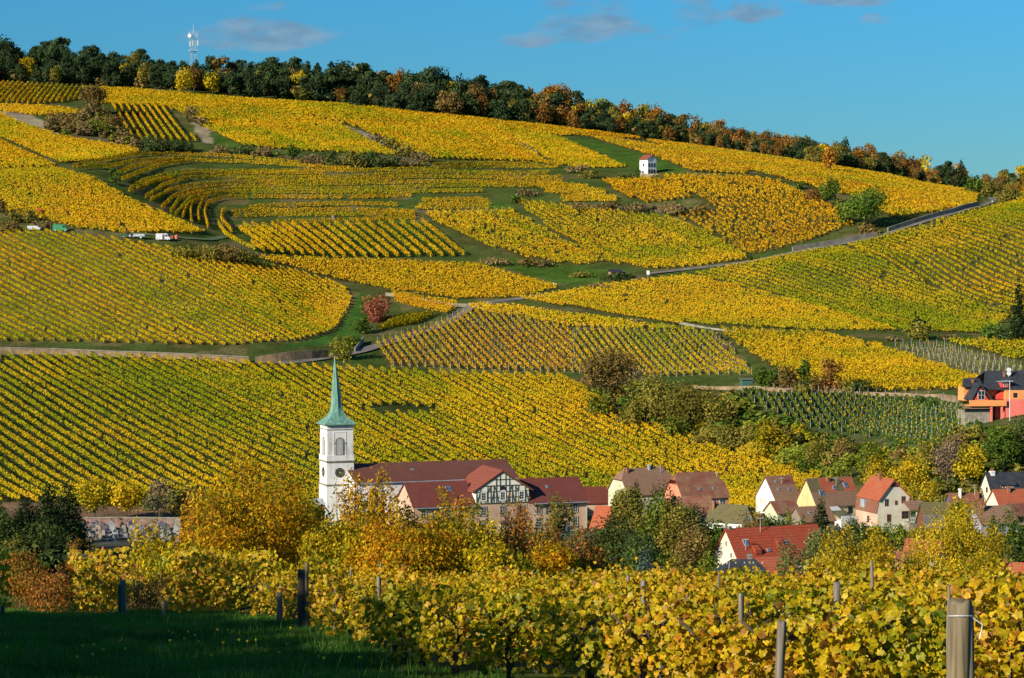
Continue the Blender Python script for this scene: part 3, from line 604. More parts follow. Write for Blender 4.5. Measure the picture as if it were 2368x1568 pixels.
wall_strip('cemetery_wall', [(190,1219),(300,1219),(420,1220)], 1.75, M['pinkstone'], 'pink sandstone wall along the back of the cemetery', thick=.5, cap=M['stone'])
wall_strip('terrace_wall', [(330,1178),(400,1180),(470,1182)], 1.6, M['wallbrown'], 'dark retaining wall between the cemetery trees and the big vineyard', thick=.5)
# ---------------------------------------------------------------- trees
TC = dict(mossy=((.26,.25,.03),(.19,.19,.025),(.34,.29,.03)), pine=((.048,.082,.032),(.03,.052,.022),(.07,.10,.036)), fir=((.025,.045,.015),(.04,.065,.02),(.018,.032,.012)), spruce=((.09,.14,.12),(.06,.10,.09),(.12,.17,.14)),
 orange=((.38,.16,.02),(.30,.11,.015),(.42,.22,.025)), yellow=((.64,.46,.02),(.56,.36,.015),(.42,.36,.03)), olive=((.23,.20,.035),(.17,.165,.03),(.30,.24,.04)),
 brown=((.22,.15,.045),(.16,.115,.035),(.27,.18,.05)), green=((.09,.16,.022),(.06,.11,.018),(.14,.20,.028)), lime=((.20,.25,.03),(.15,.20,.025),(.28,.28,.03)),
 red=((.50,.16,.09),(.40,.11,.07),(.56,.24,.11)), rust=((.26,.12,.03),(.18,.09,.025),(.32,.17,.035)), gold=((.56,.40,.015),(.42,.31,.015),(.22,.24,.02)),
 pear=((.58,.34,.012),(.50,.22,.012),(.32,.27,.015)), pearred=((.50,.18,.04),(.34,.15,.02),(.22,.20,.03)), scrub=((.24,.17,.07),(.17,.13,.05),(.28,.21,.08)), bare=((.24,.18,.12),(.18,.14,.09),(.28,.2,.12)),
 dark=((.07,.11,.03),(.05,.08,.025),(.11,.14,.035)), birch=((.26,.23,.045),(.20,.19,.035),(.32,.27,.05)), sage=((.16,.20,.06),(.12,.16,.045),(.20,.23,.07)))
def crown(shape, colour, n, ls, r, fill=1.0, rhomb=False, nl=None):
    """leaf cards for a crown of height 1 and width 1 (from z=0 to 1)"""
    if shape == 'pine':
        nl = nl or 17; L_ = []
        for i in range(nl):
            z = .2 + .72 * r.random() ** .8; rad = .42 * (1 - ((z - .5) / .62) ** 2); a = r.uniform(0, 2*pi); q = rad * r.uniform(.2, .85)
            L_.append((q*cos(a), q*sin(a), z, r.uniform(.14, .24), r.uniform(.07, .12)))
        L_.append((0, 0, .93, .14, .08)); L_.append((0, 0, .7, .3, .2))
    elif shape == 'cone':
        nl = nl or 22; L_ = []
        for i in range(nl):
            z = .06 + .86 * (i + r.random()) / nl; rad = .46 * (1 - z) ** .85; a = i * 2.4 + r.random(); q = rad * .62
            L_.append((q*cos(a), q*sin(a), z, rad * .62 + .03, .07 + .02 * (1 - z)))
        L_.append((0, 0, .95, .035, .07))
    elif shape == 'bush':
        nl = nl or 9; L_ = []
        for i in range(nl):
            a = r.uniform(0, 2*pi); q = .5 * math.sqrt(r.random()) * .72; z = r.uniform(.1, .68) * (1 - (q / .62) ** 2 * .6)
            L_.append((q*cos(a), q*sin(a), z, r.uniform(.17, .28), r.uniform(.2, .32)))
        L_.append((0, 0, .35, .36, .36))
    elif shape == 'spiky':
        nl = nl or 16; L_ = []
        for i in range(nl):
            a = r.uniform(0, 2*pi); q = .5 * math.sqrt(r.random()) * .85; zt = 1 - (q / .5) ** 2 * .45; h_ = r.uniform(.25, .5)
            L_.append((q*cos(a), q*sin(a), max(.12, zt * r.uniform(.45, 1) - h_ * .4), r.uniform(.05, .12), h_ * .5))
        L_ += [(0, 0, .35, .3, .3), (.15, .1, .3, .25, .25), (-.18, -.05, .3, .25, .25)]
    elif shape == 'round':
        nl = nl or 16; L_ = []
        for i in range(nl):
            v = r.normal(size=3); v /= np.linalg.norm(v); q = r.uniform(.55, .85)
            L_.append((v[0]*.34*q, v[1]*.34*q, .55 + v[2]*.33*q, r.uniform(.14, .22), r.uniform(.13, .2)))
        L_.append((0, 0, .55, .28, .28))
    elif shape == 'tall':
        nl = nl or 14; L_ = []
        for i in range(nl):
            a = r.uniform(0, 2*pi); z = r.uniform(.15, .9); rad = .36 * math.sin(pi * min(1, z ** .7 * .93 + .07)) ** .6; q = rad * r.uniform(.4, .8)
            L_.append((q*cos(a), q*sin(a), z, r.uniform(.14, .22), r.uniform(.09, .15)))
        L_.append((0, 0, .5, .22, .35))
    elif shape == 'weep':
        nl = nl or 14; L_ = []
        for i in range(nl):
            a = r.uniform(0, 2*pi); q = r.uniform(.1, .4); z = r.uniform(.2, .85) * (1 - q * .6)
            L_.append((q*cos(a), q*sin(a), z, r.uniform(.06, .12), r.uniform(.14, .24)))
        L_.append((0, 0, .6, .2, .3))
    L_ = np.array(L_); zt = (L_[:, 2] + L_[:, 4] * .92).max(); L_[:, 2] /= zt; L_[:, 4] /= zt; wt = 2 * np.quantile(np.hypot(L_[:, 0], L_[:, 1]) + L_[:, 3] * .85, .93); L_[:, [0, 1, 3]] /= wt; vol = L_[:, 3] ** 2 + L_[:, 3] * L_[:, 4]; pk = vol / vol.sum()
    k = r.choice(len(L_), n, p=pk); v = r.normal(size=(n, 3)); v /= np.linalg.norm(v, axis=1, keepdims=True)
    rad = r.uniform(.62, 1.08, n)[:, None]
    C = L_[k, :3] + v * np.stack([L_[k, 3], L_[k, 3], L_[k, 4]], 1) * rad
    C[:, 2] = np.maximum(C[:, 2], .01)
    pal = np.array(TC[colour]); lobec = r.integers(0, 3, len(L_)); ci = np.where(r.random(n) < .6, lobec[k], r.integers(0, 3, n))
    c = pal[ci] * r.uniform(.7, 1.25, (n, 1)) * (.8 + .4 * r.random(len(L_))[k][:, None])
    Nn = v + np.array((0, 0, .25)) + r.normal(size=(n, 3)) * (.45 if not rhomb else .8)
    if rhomb:
        Nn /= np.linalg.norm(Nn, axis=1, keepdims=True); t = r.normal(size=(n, 3)) + np.array((0, 0, -1.2)); U = np.cross(Nn, t); U /= np.linalg.norm(U, axis=1, keepdims=True); V_ = np.cross(Nn, U)
        s = (ls * r.uniform(.7, 1.3, n) * .5)[:, None]
        pts = np.stack([C - V_*s, C + U*s*.45 + Nn*s*.15, C + V_*s, C - U*s*.45 + Nn*s*.15], 1).reshape(-1, 3); f = np.arange(n*4).reshape(n, 4)
    else: pts, f = quads(C, Nn, ls * r.uniform(.7, 1.3, n), r)
    return pts, f, np.repeat(c, 4, 0), L_
TREES = {}
def tree_proto(shape, colour, n, ls, seed, mat='tree', bark='bark', hasp=1.0, rhomb=False, nl=None, limbs=True):
    """a tree of height 1, width 1: Empty > crown, trunk"""
    key = (shape, colour, n, ls, seed, mat)
    if key in TREES: return TREES[key]
    r = np.random.default_rng(seed * 977 + len(shape) * 31 + len(colour)); p_, f_, c_, L_ = crown(shape, colour, n, ls, r, rhomb=rhomb, nl=nl)
    cm = mesh('crown', p_, f_, c_); cm.materials.append(M[mat])
    mb = MB(); tt = .9 if shape in ('pine', 'cone') else .6
    mb.tube([(0, 0, -.05), (.01, 0, tt*.4), (-.01, .01, tt*.75), (0, 0, tt)], [.032, .025, .016, .006], 6)
    if limbs:
        for i in range(min(9, len(L_))):
            q = L_[i]; z0 = min(tt * .85, max(.1, q[2] * .55)); mb.tube([(0, 0, z0), (q[0]*.5, q[1]*.5, (z0+q[2])*.52), (q[0], q[1], q[2])], [.014, .009, .003], 4)
    tm = mesh('trunk', mb.v, mb.f, smooth=True); tm.materials.append(M[bark])
    TREES[key] = (cm, tm); return TREES[key]
def put_tree(name, proto, loc, h, w, label, cat='tree', group=None, rz=None, sink=0.0):
    e = empty(name, (loc[0], loc[1], loc[2] - sink), rz if rz is not None else random.uniform(0, 6.28), label=label, cat=cat, group=group)
    e.scale = (w, w, h)
    link('crown', proto[0], None, e); link('trunk', proto[1], None, e); return e
random.seed(4)
# forest on the crest: individual trees in bands, front ones first
def fy(x): return float(np.interp(x, [0,400,800,1200,1500,1800,2000,2250,2420], [188,206,243,285,322,366,395,440,447]))      # foot of the wood
def ft(x): return float(np.interp(x, [0,200,400,600,860,1000,1150,1300,1400,1560,1800,2000,2100,2230,2300,2420], [92,104,132,138,150,170,186,207,232,262,302,330,362,392,395,390]))   # top of the wood
FORN = {'pine': ('pine_tree', 'dark blue green pine standing in the wood on the crest', 'pines of the wood on the crest'),
        'broad_orange': ('oak_tree', 'orange autumn tree among the pines of the crest wood', 'orange trees of the wood on the crest'),
        'broad_brown': ('beech_tree', 'brown autumn tree in the crest wood', 'brown trees of the wood on the crest'),
        'broad_olive': ('broadleaf_tree', 'olive green broadleaf tree in the crest wood', 'olive trees of the wood on the crest'),
        'broad_yellow': ('maple_tree', 'yellow autumn tree at the edge of the crest wood', 'yellow trees of the wood on the crest')}
nf = 0
for band, (dY, step, hs) in enumerate(((0, 21, .72), (16, 24, .88), (40, 26, 1.0), (72, 25, 1.0))):
    x = -40 + band * 11
    while x < 2410:
        y0 = fy(x); g = ground(x, y0 + 1); Yb = g[1] + dY + random.uniform(-8, 16); b = gx(x, Yb)
        tgt = ft(x) + random.uniform(-4, 14) + (10 - 5 * band) * (1 if band < 2 else 0)
        if x > 2220: tgt = ft(x) + random.uniform(-4, 30)
        h = (HY - tgt) / F * Yb - b[2]; h = max(6.0, min(h, 24)) * hs * random.uniform(.74, 1.2)
        right = min(1, max(0, (x - 800) / 1100)); u = random.random()
        kind = 'pine' if u < .88 - .62 * right else ('broad_orange' if u < .88 - .35 * right else 'broad_brown' if u < .93 - .12 * right else 'broad_olive' if u < .97 else 'broad_yellow')
        if kind == 'pine': sh_ = random.choice(['pine', 'pine', 'pine', 'tall', 'round', 'cone']); pr_ = tree_proto(sh_, 'pine', 1100, .055, random.randint(0, 4)); w = h * random.uniform(.6, .95)
        else:
            c_ = {'broad_orange': random.choice(['orange', 'rust', 'rust']), 'broad_brown': random.choice(['brown', 'rust']), 'broad_olive': 'olive', 'broad_yellow': 'yellow'}[kind]
            pr_ = tree_proto(random.choice(['round', 'tall']), c_, 1000, .055, random.randint(0, 2)); w = h * random.uniform(.6, .9)
        nm, lb, gp = FORN[kind]; put_tree(nm, pr_, b, h, w, lb, 'tree', gp, sink=.2); nf += 1
        x += step * random.uniform(.7, 1.3) * (1 if x < 1700 else .85)
# undergrowth along the edge of the wood
bag = []
rr_ = np.random.default_rng(8)
for x in range(-40, 2400, 7):
    b = ground(x, fy(x) + 1); b = gx(x, b[1] + rr_.uniform(1, 30)); col_ = rr_.choice(['brown', 'olive', 'dark', 'fir', 'pine', 'dark']); p_, f_, c_, _ = crown('bush', col_, 110, .16, rr_, nl=4)
    s = rr_.uniform(4, 9); bag.append((p_ * np.array((s*1.3, s*1.3, s)) + b - np.array((0, 0, .4)), f_, c_))
offs = np.cumsum([0] + [len(g[0]) for g in bag[:-1]])
o = link('undergrowth', mesh('undergrowth', np.concatenate([g[0] for g in bag]), np.concatenate([g[1] + q for g, q in zip(bag, offs)]), np.concatenate([g[2] for g in bag])), M['tree'])
tag(o, 'dark brown undergrowth along the foot of the crest wood', 'undergrowth', kind='stuff')
# trees and bushes that stand by themselves: (x centre, y base, width px, height px, shape, colour, name, label[, distance])
TL = [
 (1290,290,80,88,'round','orange','oak_tree','big rounded orange tree bulging out of the crest wood'), (1395,302,68,72,'round','lime','broadleaf_tree','big yellow green tree at the edge of the crest wood'),
 (1461,306,24,56,'tall','orange','oak_tree','slim bright orange tree at the edge of the wood'), (1292,262,40,78,'cone','fir','fir_tree','lone fir tip rising above the big orange tree'),
 (425,222,52,62,'round','yellow','maple_tree','yellow tree below the mast at the forest edge'), (492,226,44,58,'round','gold','maple_tree','golden tree right of the yellow one at the forest edge'),
 (1032,262,34,36,'bush','yellow','maple_tree','small golden tree at the foot of the dark pines'), (2222,440,34,70,'cone','fir','fir_tree','spiky fir near the right end of the ridge'),
 (1435,312,74,30,'bush','olive','thorn_bush','round olive bush below the yellow green tree on the forest edge'), (2250,452,66,36,'bush','green','hazel_bush','green bush at the right end of the crest near the road'),
 (1920,400,40,58,'round','orange','oak_tree','rust tree on the right part of the crest wood'),
 (2330,470,60,44,'bush','olive','hazel_bush','olive bush at the far right crest'), (2380,470,60,50,'bush','yellow','hazel_bush','yellow bush cut by the right frame edge on the crest'), (2290,455,50,40,'bush','olive','hazel_bush','low olive bush where the road meets the crest'),
 (218,262,62,66,'round','brown','oak_tree','lone brown and olive tree above the scrub on the upper left slope'), (205,275,50,34,'bush','scrub','thorn_bush','brown thorn bush at the foot of the lone upper left tree'),
 (120,300,46,24,'bush','scrub','thorn_bush','brown scrub bush at the left end of the upper scrub'), (160,306,54,30,'bush','brown','thorn_bush','brown bush in the upper left scrub beside the striped block'), (195,312,44,28,'bush','scrub','thorn_bush','russet scrub bush below the lone tree'),
 (232,315,56,32,'bush','lime','thorn_bush','yellow green bush in the middle of the upper left scrub'), (265,305,50,34,'bush','brown','thorn_bush','tall brown bush against the striped vine block'), (280,322,46,24,'bush','scrub','thorn_bush','low russet bush under the striped vine block'), (150,318,36,18,'bush','lime','thorn_bush','small lime bush at the lower edge of the scrub'),
 (350,350,60,30,'bush','dark','hawthorn_bush','dark green bush below the striped vine block'), (395,352,60,26,'bush','dark','hawthorn_bush','dark bush below the lower right corner of the striped block'), (430,352,46,22,'bush','dark','hawthorn_bush','small dark bush right of the striped block'), (318,345,50,20,'bush','scrub','thorn_bush','dry bush at the left end of the dark hedge'),
 (440,282,46,28,'bush','scrub','thorn_bush','brown bush above the stony track'), (468,292,34,20,'bush','scrub','thorn_bush','small russet bush by the stony track'),
 (510,356,50,18,'bush','scrub','thorn_bush','low dry bush in the hedge above the terraces'), (560,358,60,20,'bush','dark','hawthorn_bush','low dark bush in the hedge above the terraces'), (612,362,50,20,'bush','scrub','thorn_bush','brown bush left of the small green tree'),
 (676,374,42,40,'round','green','apple_tree','small dark green tree standing above the terraces'), (720,382,50,22,'bush','scrub','thorn_bush','brown bush right of the small green tree'),
 (765,390,56,34,'bush','dark','hawthorn_bush','dark hedge bush above the terraces, left part'), (815,390,60,36,'bush','olive','hawthorn_bush','olive hedge bush above the terraces, middle part'), (865,390,60,34,'bush','dark','hawthorn_bush','dark hedge bush above the terraces, right part'), (910,386,44,26,'bush','dark','hawthorn_bush','small dark bush closing the hedge above the terraces'), (740,388,40,22,'bush','scrub','thorn_bush','russet bush at the start of the long hedge'),
 (905,345,50,22,'bush','olive','thorn_bush','olive bush above the long hedge in the stony gap'), (940,362,56,24,'bush','olive','thorn_bush','olive bush lower in the stony gap'), (975,376,50,22,'bush','scrub','thorn_bush','brown bush at the foot of the stony gap'), (870,330,40,14,'bush','scrub','thorn_bush','small scrub bush high in the stony gap'),
 (1335,400,60,16,'bush','scrub','thorn_bush','low scrub left of the pavilion lawn'), (1360,412,50,16,'bush','olive','thorn_bush','low olive bush at the tip of the pavilion lawn'), (1450,416,60,12,'bush','dark','hawthorn_bush','low dark hedge under the pavilion'), (1520,416,50,10,'bush','dark','hawthorn_bush','low dark hedge right under the pavilion'), (1478,406,22,12,'bush','green','laurel_bush','small green bush at the pavilion corner'),
 (1340,486,60,14,'bush','scrub','thorn_bush','dry scrub in the band above the middle vineyards, left end'), (1400,484,60,14,'bush','scrub','thorn_bush','dry scrub in the band above the middle vineyards'), (1480,490,80,18,'bush','scrub','thorn_bush','dry scrub in the middle of the brown band'), (1560,494,80,22,'bush','scrub','thorn_bush','dark scrub in the brown band below the orange vineyard'), (1620,494,60,18,'bush','brown','thorn_bush','brown scrub at the right end of the band'), (1220,452,70,14,'bush','scrub','thorn_bush','brown scrub right of the terraces'), (1190,470,30,14,'bush','green','thorn_bush','green bush at the grass corner of the terraces'), 
 (1918,476,54,60,'round','green','walnut_tree','smaller of the two round green trees by the road wall'), (1998,532,108,98,'round','green','walnut_tree','large round green tree beside the road wall'), (1952,520,40,60,'bush','lime','willow_bush','yellow green bush between the two round trees'), (2010,545,60,24,'bush','brown','thorn_bush','russet bush under the large round tree'),
 (1845,438,30,16,'bush','green','thorn_bush','small green bush left of the round trees'), (1880,465,56,26,'bush','rust','thorn_bush','russet bush left of the smaller round tree'), (1733,603,22,18,'bush','dark','yew_bush','small dark bush at the end of the grass verge'),
 (20,535,60,20,'bush','brown','thorn_bush','dark bush at the far left above the parked car'), (38,515,38,28,'bush','olive','hazel_bush','olive bush above the parked white car'), (72,515,36,26,'bush','olive','hazel_bush','second olive bush above the parked white car'), (100,528,50,18,'bush','scrub','thorn_bush','grey brown bush behind the green van'), (2,500,24,40,'round','brown','oak_tree','dark tree at the left frame edge above the cars'),
 (265,425,34,30,'bush','green','hazel_bush','green bush on the left rim of the terraces'), (400,412,36,12,'bush','green','thorn_bush','small green bush among the curved terraces'),
 (430,598,80,26,'bush','olive','hedge_bush','olive bush at the left end of the long bank below the van'), (480,604,80,32,'bush','olive','hedge_bush','olive brown bush in the long bank below the van'), (530,608,76,34,'bush','brown','hedge_bush','tallest brown bush of the bank below the van'), (568,612,56,28,'bush','olive','hedge_bush','right end bush of the bank below the van'),
 (873,742,76,58,'bush','red','spindle_bush','round red orange bush beside the grassy gully'), (852,700,36,18,'bush','olive','hazel_bush','small olive bush above the red bush'), (835,770,50,40,'bush','green','hazel_bush','green thicket in the gully below the red bush'), (815,800,60,22,'bush','green','hazel_bush','green undergrowth at the end of the gully'),
 (792,832,56,54,'bush','mossy','lilac_bush','round olive green bush right behind the spire tip'), 
 (1150,610,90,12,'bush','scrub','thorn_bush','low scrub on the grass bank below the golden block'), (1220,614,60,16,'bush','brown','thorn_bush','brown bush on the grass bank'), (1265,618,46,16,'bush','scrub','thorn_bush','russet bush right on the grass bank'), (1345,640,60,14,'bush','olive','thorn_bush','low olive bush near the little shed'), (1430,645,90,14,'bush','dark','hawthorn_bush','dark hedge beside the little shed'), (1390,668,60,14,'bush','scrub','thorn_bush','scrub on the bank below the little shed'),
 (1470,748,60,12,'bush','scrub','thorn_bush','scrub on the bank above the staked vines'), (1555,758,36,14,'bush','brown','thorn_bush','dark brown bush above the staked vines'), (1660,790,30,22,'bush','bare','thorn_bush','grey brown bush between staked and yellow vineyards'), (1680,812,46,22,'bush','bare','thorn_bush','bare scrub between staked and yellow vineyards'),
 (2118,785,70,40,'bush','olive','hazel_bush','olive bush at the right end of the dark row ends'), (2122,768,36,28,'tall','fir','yew_tree','small pointed dark tree above the bare vineyard'), (2060,790,40,14,'bush','scrub','thorn_bush','small scrub at the corner of the bright yellow vineyard'),
 (2355,790,58,132,'cone','fir','fir_tree','tall dark fir cut by the right edge above the orange house'), (2290,782,60,36,'bush','green','hazel_bush','green bush left of the tall dark fir'), (2325,792,50,34,'bush','dark','hazel_bush','dark bush at the foot of the tall fir'), (2200,785,60,12,'bush','scrub','thorn_bush','low hedge above the orange house vineyard'),
 (1775,900,60,56,'bush','green','hazel_bush','green bush by the little green shed'), (1818,900,60,54,'bush','brown','elder_bush','dark brown bush right of the little green shed'), (1857,896,36,68,'tall','green','hornbeam_tree','upright light green tree in the hedge above the dark vineyard'), (1890,905,50,44,'bush','brown','elder_bush','dark bush between the green and orange small trees'),
 (1922,906,54,76,'tall','rust','cherry_tree','orange tree in the hedge above the dark vineyard'), (1955,908,50,30,'bush','olive','elder_bush','olive bush right of the orange tree'), (1995,910,60,30,'bush','dark','elder_bush','dark bush at the right end of the hedge'), (1850,910,50,24,'bush','olive','elder_bush','olive bush below the upright green tree'), (1740,910,50,16,'bush','green','bramble_bush','low green bramble by the dry stone wall'),
 (1405,930,124,122,'round','brown','ash_tree','big half bare brown tree above the thicket'), (1470,890,50,44,'bush','bare','elder_bush','grey brown bush right of the half bare tree'), (1385,965,60,60,'bush','lime','willow_bush','green willow bush left in the thicket'), (1418,925,50,36,'bush','green','ivy_bush','green ivy clump under the half bare tree'),
 (1520,975,140,104,'bush','olive','willow_bush','large olive willow mass in the middle of the thicket'), (1600,985,140,96,'bush','olive','willow_bush','broad olive bush mass right of the middle thicket'), (1665,990,90,80,'bush','olive','willow_bush','dense olive bush at the right end of the thicket'), (1460,985,80,60,'bush','olive','willow_bush','olive bush at the lower left of the thicket'),
 (1560,1010,90,50,'bush','lime','willow_bush','yellow green bush along the vineyard diagonal'), (1640,1030,90,46,'bush','olive','willow_bush','olive bush along the vineyard diagonal'), (1700,1040,90,60,'bush','olive','willow_bush','russet olive bush left of the golden maple bush'), (1790,1048,90,74,'bush','gold','maple_bush','golden bush below the dark green vineyard'),
 (1740,1062,90,40,'bush','yellow','willow_bush','yellow bush strip along the lower vineyard edge'), (1830,1080,100,50,'bush','lime','willow_bush','yellow green bush at the lower vineyard corner'), (1900,1080,80,60,'bush','olive','willow_bush','olive green bush above the white village house'), (1950,1078,80,66,'bush','brown','elder_bush','russet brown bush above the red roofed houses'),
 (1870,1100,70,40,'bush','green','willow_bush','green bush above the roofs left'), (1940,1112,80,44,'bush','lime','willow_bush','lime bush above the roofs'), (2010,1100,60,80,'bush','lime','willow_bush','yellow green bush above the cream gable house'), (2030,1140,90,86,'bush','yellow','maple_tree','yellow maple left behind the cream gable house'),
 (2100,1140,90,90,'bush','yellow','maple_tree','yellow maple right behind the cream gable house'), (2130,1172,90,60,'bush','yellow','maple_tree','low yellow maple right of the cream gable house'), (2080,1080,70,50,'bush','brown','elder_bush','brown bush between dark vineyard and maples'), (2150,1100,70,80,'round','olive','ash_tree','olive tree in the right ravine'),
 (2190,1140,80,130,'round','bare','ash_tree','bare grey tree in the right ravine'), (2240,1140,70,110,'round','gold','ash_tree','olive gold tree by the dark alley'), (2215,1060,80,60,'bush','brown','elder_bush','russet grey bush below the garden of the orange house'), (2320,1100,90,110,'round','green','walnut_tree','big dark green tree above the dark roofed house'), (2270,1040,50,40,'bush','olive','elder_bush','olive bush on the garden edge'),
 (2375,1090,80,120,'round','dark','walnut_tree','dark green tree cut by the right edge behind the dark roofed house'), (2255,1165,60,50,'bush','olive','elder_bush','olive bush by the alley'), (2180,1170,70,26,'bush','olive','hedge_bush','low hedge at the foot of the ravine'),
 (2130,940,36,24,'bush','green','laurel_bush','green garden bush left of the orange house wall'), (2160,948,46,28,'bush','green','laurel_bush','bright green garden bush left of the orange house'), (2185,975,40,22,'bush','green','laurel_bush','green bush on the garden slope'), (2230,985,36,30,'bush','lime','laurel_bush','round green bush below the orange house'), (2260,1000,34,26,'bush','green','laurel_bush','second round green bush below the orange house'), (2225,962,26,44,'tall','lime','acacia_tree','thin yellow green tree at the terrace of the orange house'), (2300,1008,40,26,'bush','green','laurel_bush','bush right on the garden slope'),
]
def real_tree(name, b, h, wm, sh, co, lm, n, seed, label, mat='tree', nl=None, twigs=True, jit=.55):
    """a tree built at its real size with real sized leaf cards: Empty > crown, trunk"""
    r = np.random.default_rng(seed); p_, f_, c_, L_ = crown(sh, co, n, 1.0, r, nl=nl)
    C = p_.reshape(-1, 4, 3).mean(1) * np.array((wm, wm, h)); cc_ = c_.reshape(-1, 4, 3)[:, 0] * r.uniform(.8, 1.22, (n, 1))
    k = np.argmin(((C[:, None, :2] / wm - L_[None, :, :2]) ** 2).sum(-1) + (C[:, None, 2] / h - L_[None, :, 2]) ** 2, axis=1)
    out_n = C - L_[k, :3] * np.array((wm, wm, h)); out_n /= np.linalg.norm(out_n, axis=1, keepdims=True) + 1e-9
    q, f = quads(C, out_n + np.array((0, 0, .2)) + r.normal(size=C.shape) * jit, lm * r.uniform(.65, 1.3, n), r)
    e = empty(name, (b[0], b[1], b[2] - .1), 0, label=label, cat=name.split('_')[-1]); link('crown', mesh('crown', q, f, np.repeat(cc_, 4, 0)), M[mat], e)
    mb = MB(); rt_ = max(.05, min(.35, h * .022)); tt = .9 if sh == 'cone' else .62; mb.tube([(0, 0, -.3), (.01*wm, 0, h*tt*.4), (-.01*wm, 0, h*tt*.75), (0, 0, h*tt)], [rt_, rt_*.8, rt_*.5, rt_*.15], 6)
    for j in range(min(8, len(L_))):
        v = L_[j]; z0 = min(h*tt*.8, max(.1*h, v[2]*h*.5)); mb.tube([(0, 0, z0), (v[0]*wm*.5, v[1]*wm*.5, (z0 + v[2]*h)*.52), (v[0]*wm, v[1]*wm, v[2]*h)], [rt_*.4, rt_*.25, rt_*.08], 4)
    mb.build('trunk', M['bark'], e, smooth=True); return e
for i, t in enumerate(TL):
    x, y, w, h, sh, co, nm, lb = t; g = ground(x, y); k = g[1] / F; lp = 3.8 if g[1] < 720 else 3.4; small = y < 640 and sh == 'bush' and h < 40
    cov = 1.6 if co == 'bare' else 3.8
    real_tree(nm, g, h * k * (1.3 if small else 1.06), w * k * 1.08, sh, co, lp * k, int(max(140, w * h / lp**2 * cov)), 3000 + i, lb)

# thickets that nobody could count: low bushes filling the gully and the ravine
def thicket(poly, cols, label, step=3.6, hmin=2.0, hmax=4.2, seed=1, name='thicket', Yoff=None):
    w = to_world(poly); r = np.random.default_rng(seed); bag = []
    for x in np.arange(w[:, 0].min(), w[:, 0].max(), step):
        for y in np.arange(w[:, 1].min(), w[:, 1].max(), step * 1.5):
            px, py = x + r.uniform(-1.5, 1.5), y + r.uniform(-2, 2)
            if not inside(np.array([px]), np.array([py]), w)[0]: continue
            big = vnoise(np.array([px]), np.array([py]), 14, seed)[0]; s = hmin + (hmax - hmin) * big * r.uniform(.7, 1.2); ci = cols[int((vnoise(np.array([px]), np.array([py]), 11, seed + 9)[0] * 1.3 + r.uniform(-.15, .15)) * len(cols)) % len(cols)]
            p_, f_, c_, _ = crown('bush', ci, 170, .15, r, nl=4); bag.append((p_ * np.array((s*1.5, s*1.5, s)) + np.array((px, py, float(ter(px, py)) - .3)), f_, c_))
    offs = np.cumsum([0] + [len(g[0]) for g in bag[:-1]])
    o = link(name, mesh(name, np.concatenate([g[0] for g in bag]), np.concatenate([g[1] + q for g, q in zip(bag, offs)]), np.concatenate([g[2] for g in bag])), M['tree']); tag(o, label, name, kind='stuff')
thicket([(1370,905),(1470,890),(1560,905),(1690,925),(1850,1000),(2000,1040),(2150,1055),(2260,1010),(2367,1010),(2400,1080),(2270,1150),(2140,1150),(1960,1090),(1900,1085),(1700,1040),(1560,1000),(1440,965)], ['olive','olive','lime','green','olive','gold','lime'], 'olive and russet thicket filling the gully between the vineyards', seed=3)
thicket([(100,272),(190,262),(250,262),(300,328),(330,352),(230,322),(110,308)], ['scrub','brown','olive'], 'brown scrub on the upper left slope', 5, 2.2, 5, seed=5, name='scrub')
thicket([(1300,480),(1400,474),(1640,480),(1650,494),(1560,500),(1450,490)], ['scrub','dark','brown'], 'dry scrub band in the middle of the hill', 4.5, 1.2, 2.6, seed=6, name='scrub')
thicket([(500,345),(640,362),(720,376),(1000,380),(1000,388),(720,388),(560,362),(500,358)], ['dark','olive','scrub'], 'dark hedge scrub along the top of the terraces', 5, 1.8, 3.6, seed=7, name='scrub')
thicket([(335,342),(460,344),(460,354),(340,356)], ['dark','olive'], 'dark scrub under the striped vine block', 5, 1.8, 4, seed=17, name='scrub')
thicket([(1120,604),(1300,612),(1330,620),(1230,620),(1120,612)], ['scrub','brown','olive'], 'brown scrub on the bank below the golden block', 4, .9, 2, seed=8, name='scrub')
# ---------------------------------------------------------------- buildings
def local(root): return root
def window(par, face, u, z, w, h, off=0.0, fr='frame', gl='glass', cols=2, rows=3, sh=None, surround=None, name='window'):
    """window centred at u (along the wall) with sill height z; face: front (plane y=off), left (x=off), right (x=off)"""
    def bx(mb, u0, u1, d0, d1, z0, z1):
        if face == 'front': mb.box(u0, u1, off - d1, off - d0, z0, z1)
        elif face == 'left': mb.box(off - d1, off - d0, u0, u1, z0, z1)
        else: mb.box(off + d0, off + d1, u0, u1, z0, z1)
    f = MB(); bx(f, u - w/2, u + w/2, -.05, .05, z, z + h); fo = f.build(name, M[fr], par)
    g = MB(); pw = (w - .08 * (cols + 1)) / cols; ph = (h - .08 - .05 * rows) / rows
    for i in range(cols):
        for j in range(rows):
            a = u - w/2 + .08 + i * (pw + .08); b = z + .06 + j * (ph + .05); bx(g, a, a + pw, .05, .056, b, b + ph)
    g.build('pane', M[gl], fo)
    if surround:
        s = MB(); e = .14
        bx(s, u - w/2 - e, u - w/2, -.04, .07, z - e, z + h + e); bx(s, u + w/2, u + w/2 + e, -.04, .07, z - e, z + h + e)
        bx(s, u - w/2, u + w/2, -.04, .07, z + h, z + h + e); bx(s, u - w/2, u + w/2, -.04, .09, z - e, z); s.build('surround', M[surround], fo)
    if sh:
        s = MB(); bx(s, u - w/2 - w*.5, u - w/2 - .02, .0, .06, z, z + h); bx(s, u + w/2 + .02, u + w/2 + w*.5, .0, .06, z, z + h); s.build('shutter', M[sh], fo)
    return fo
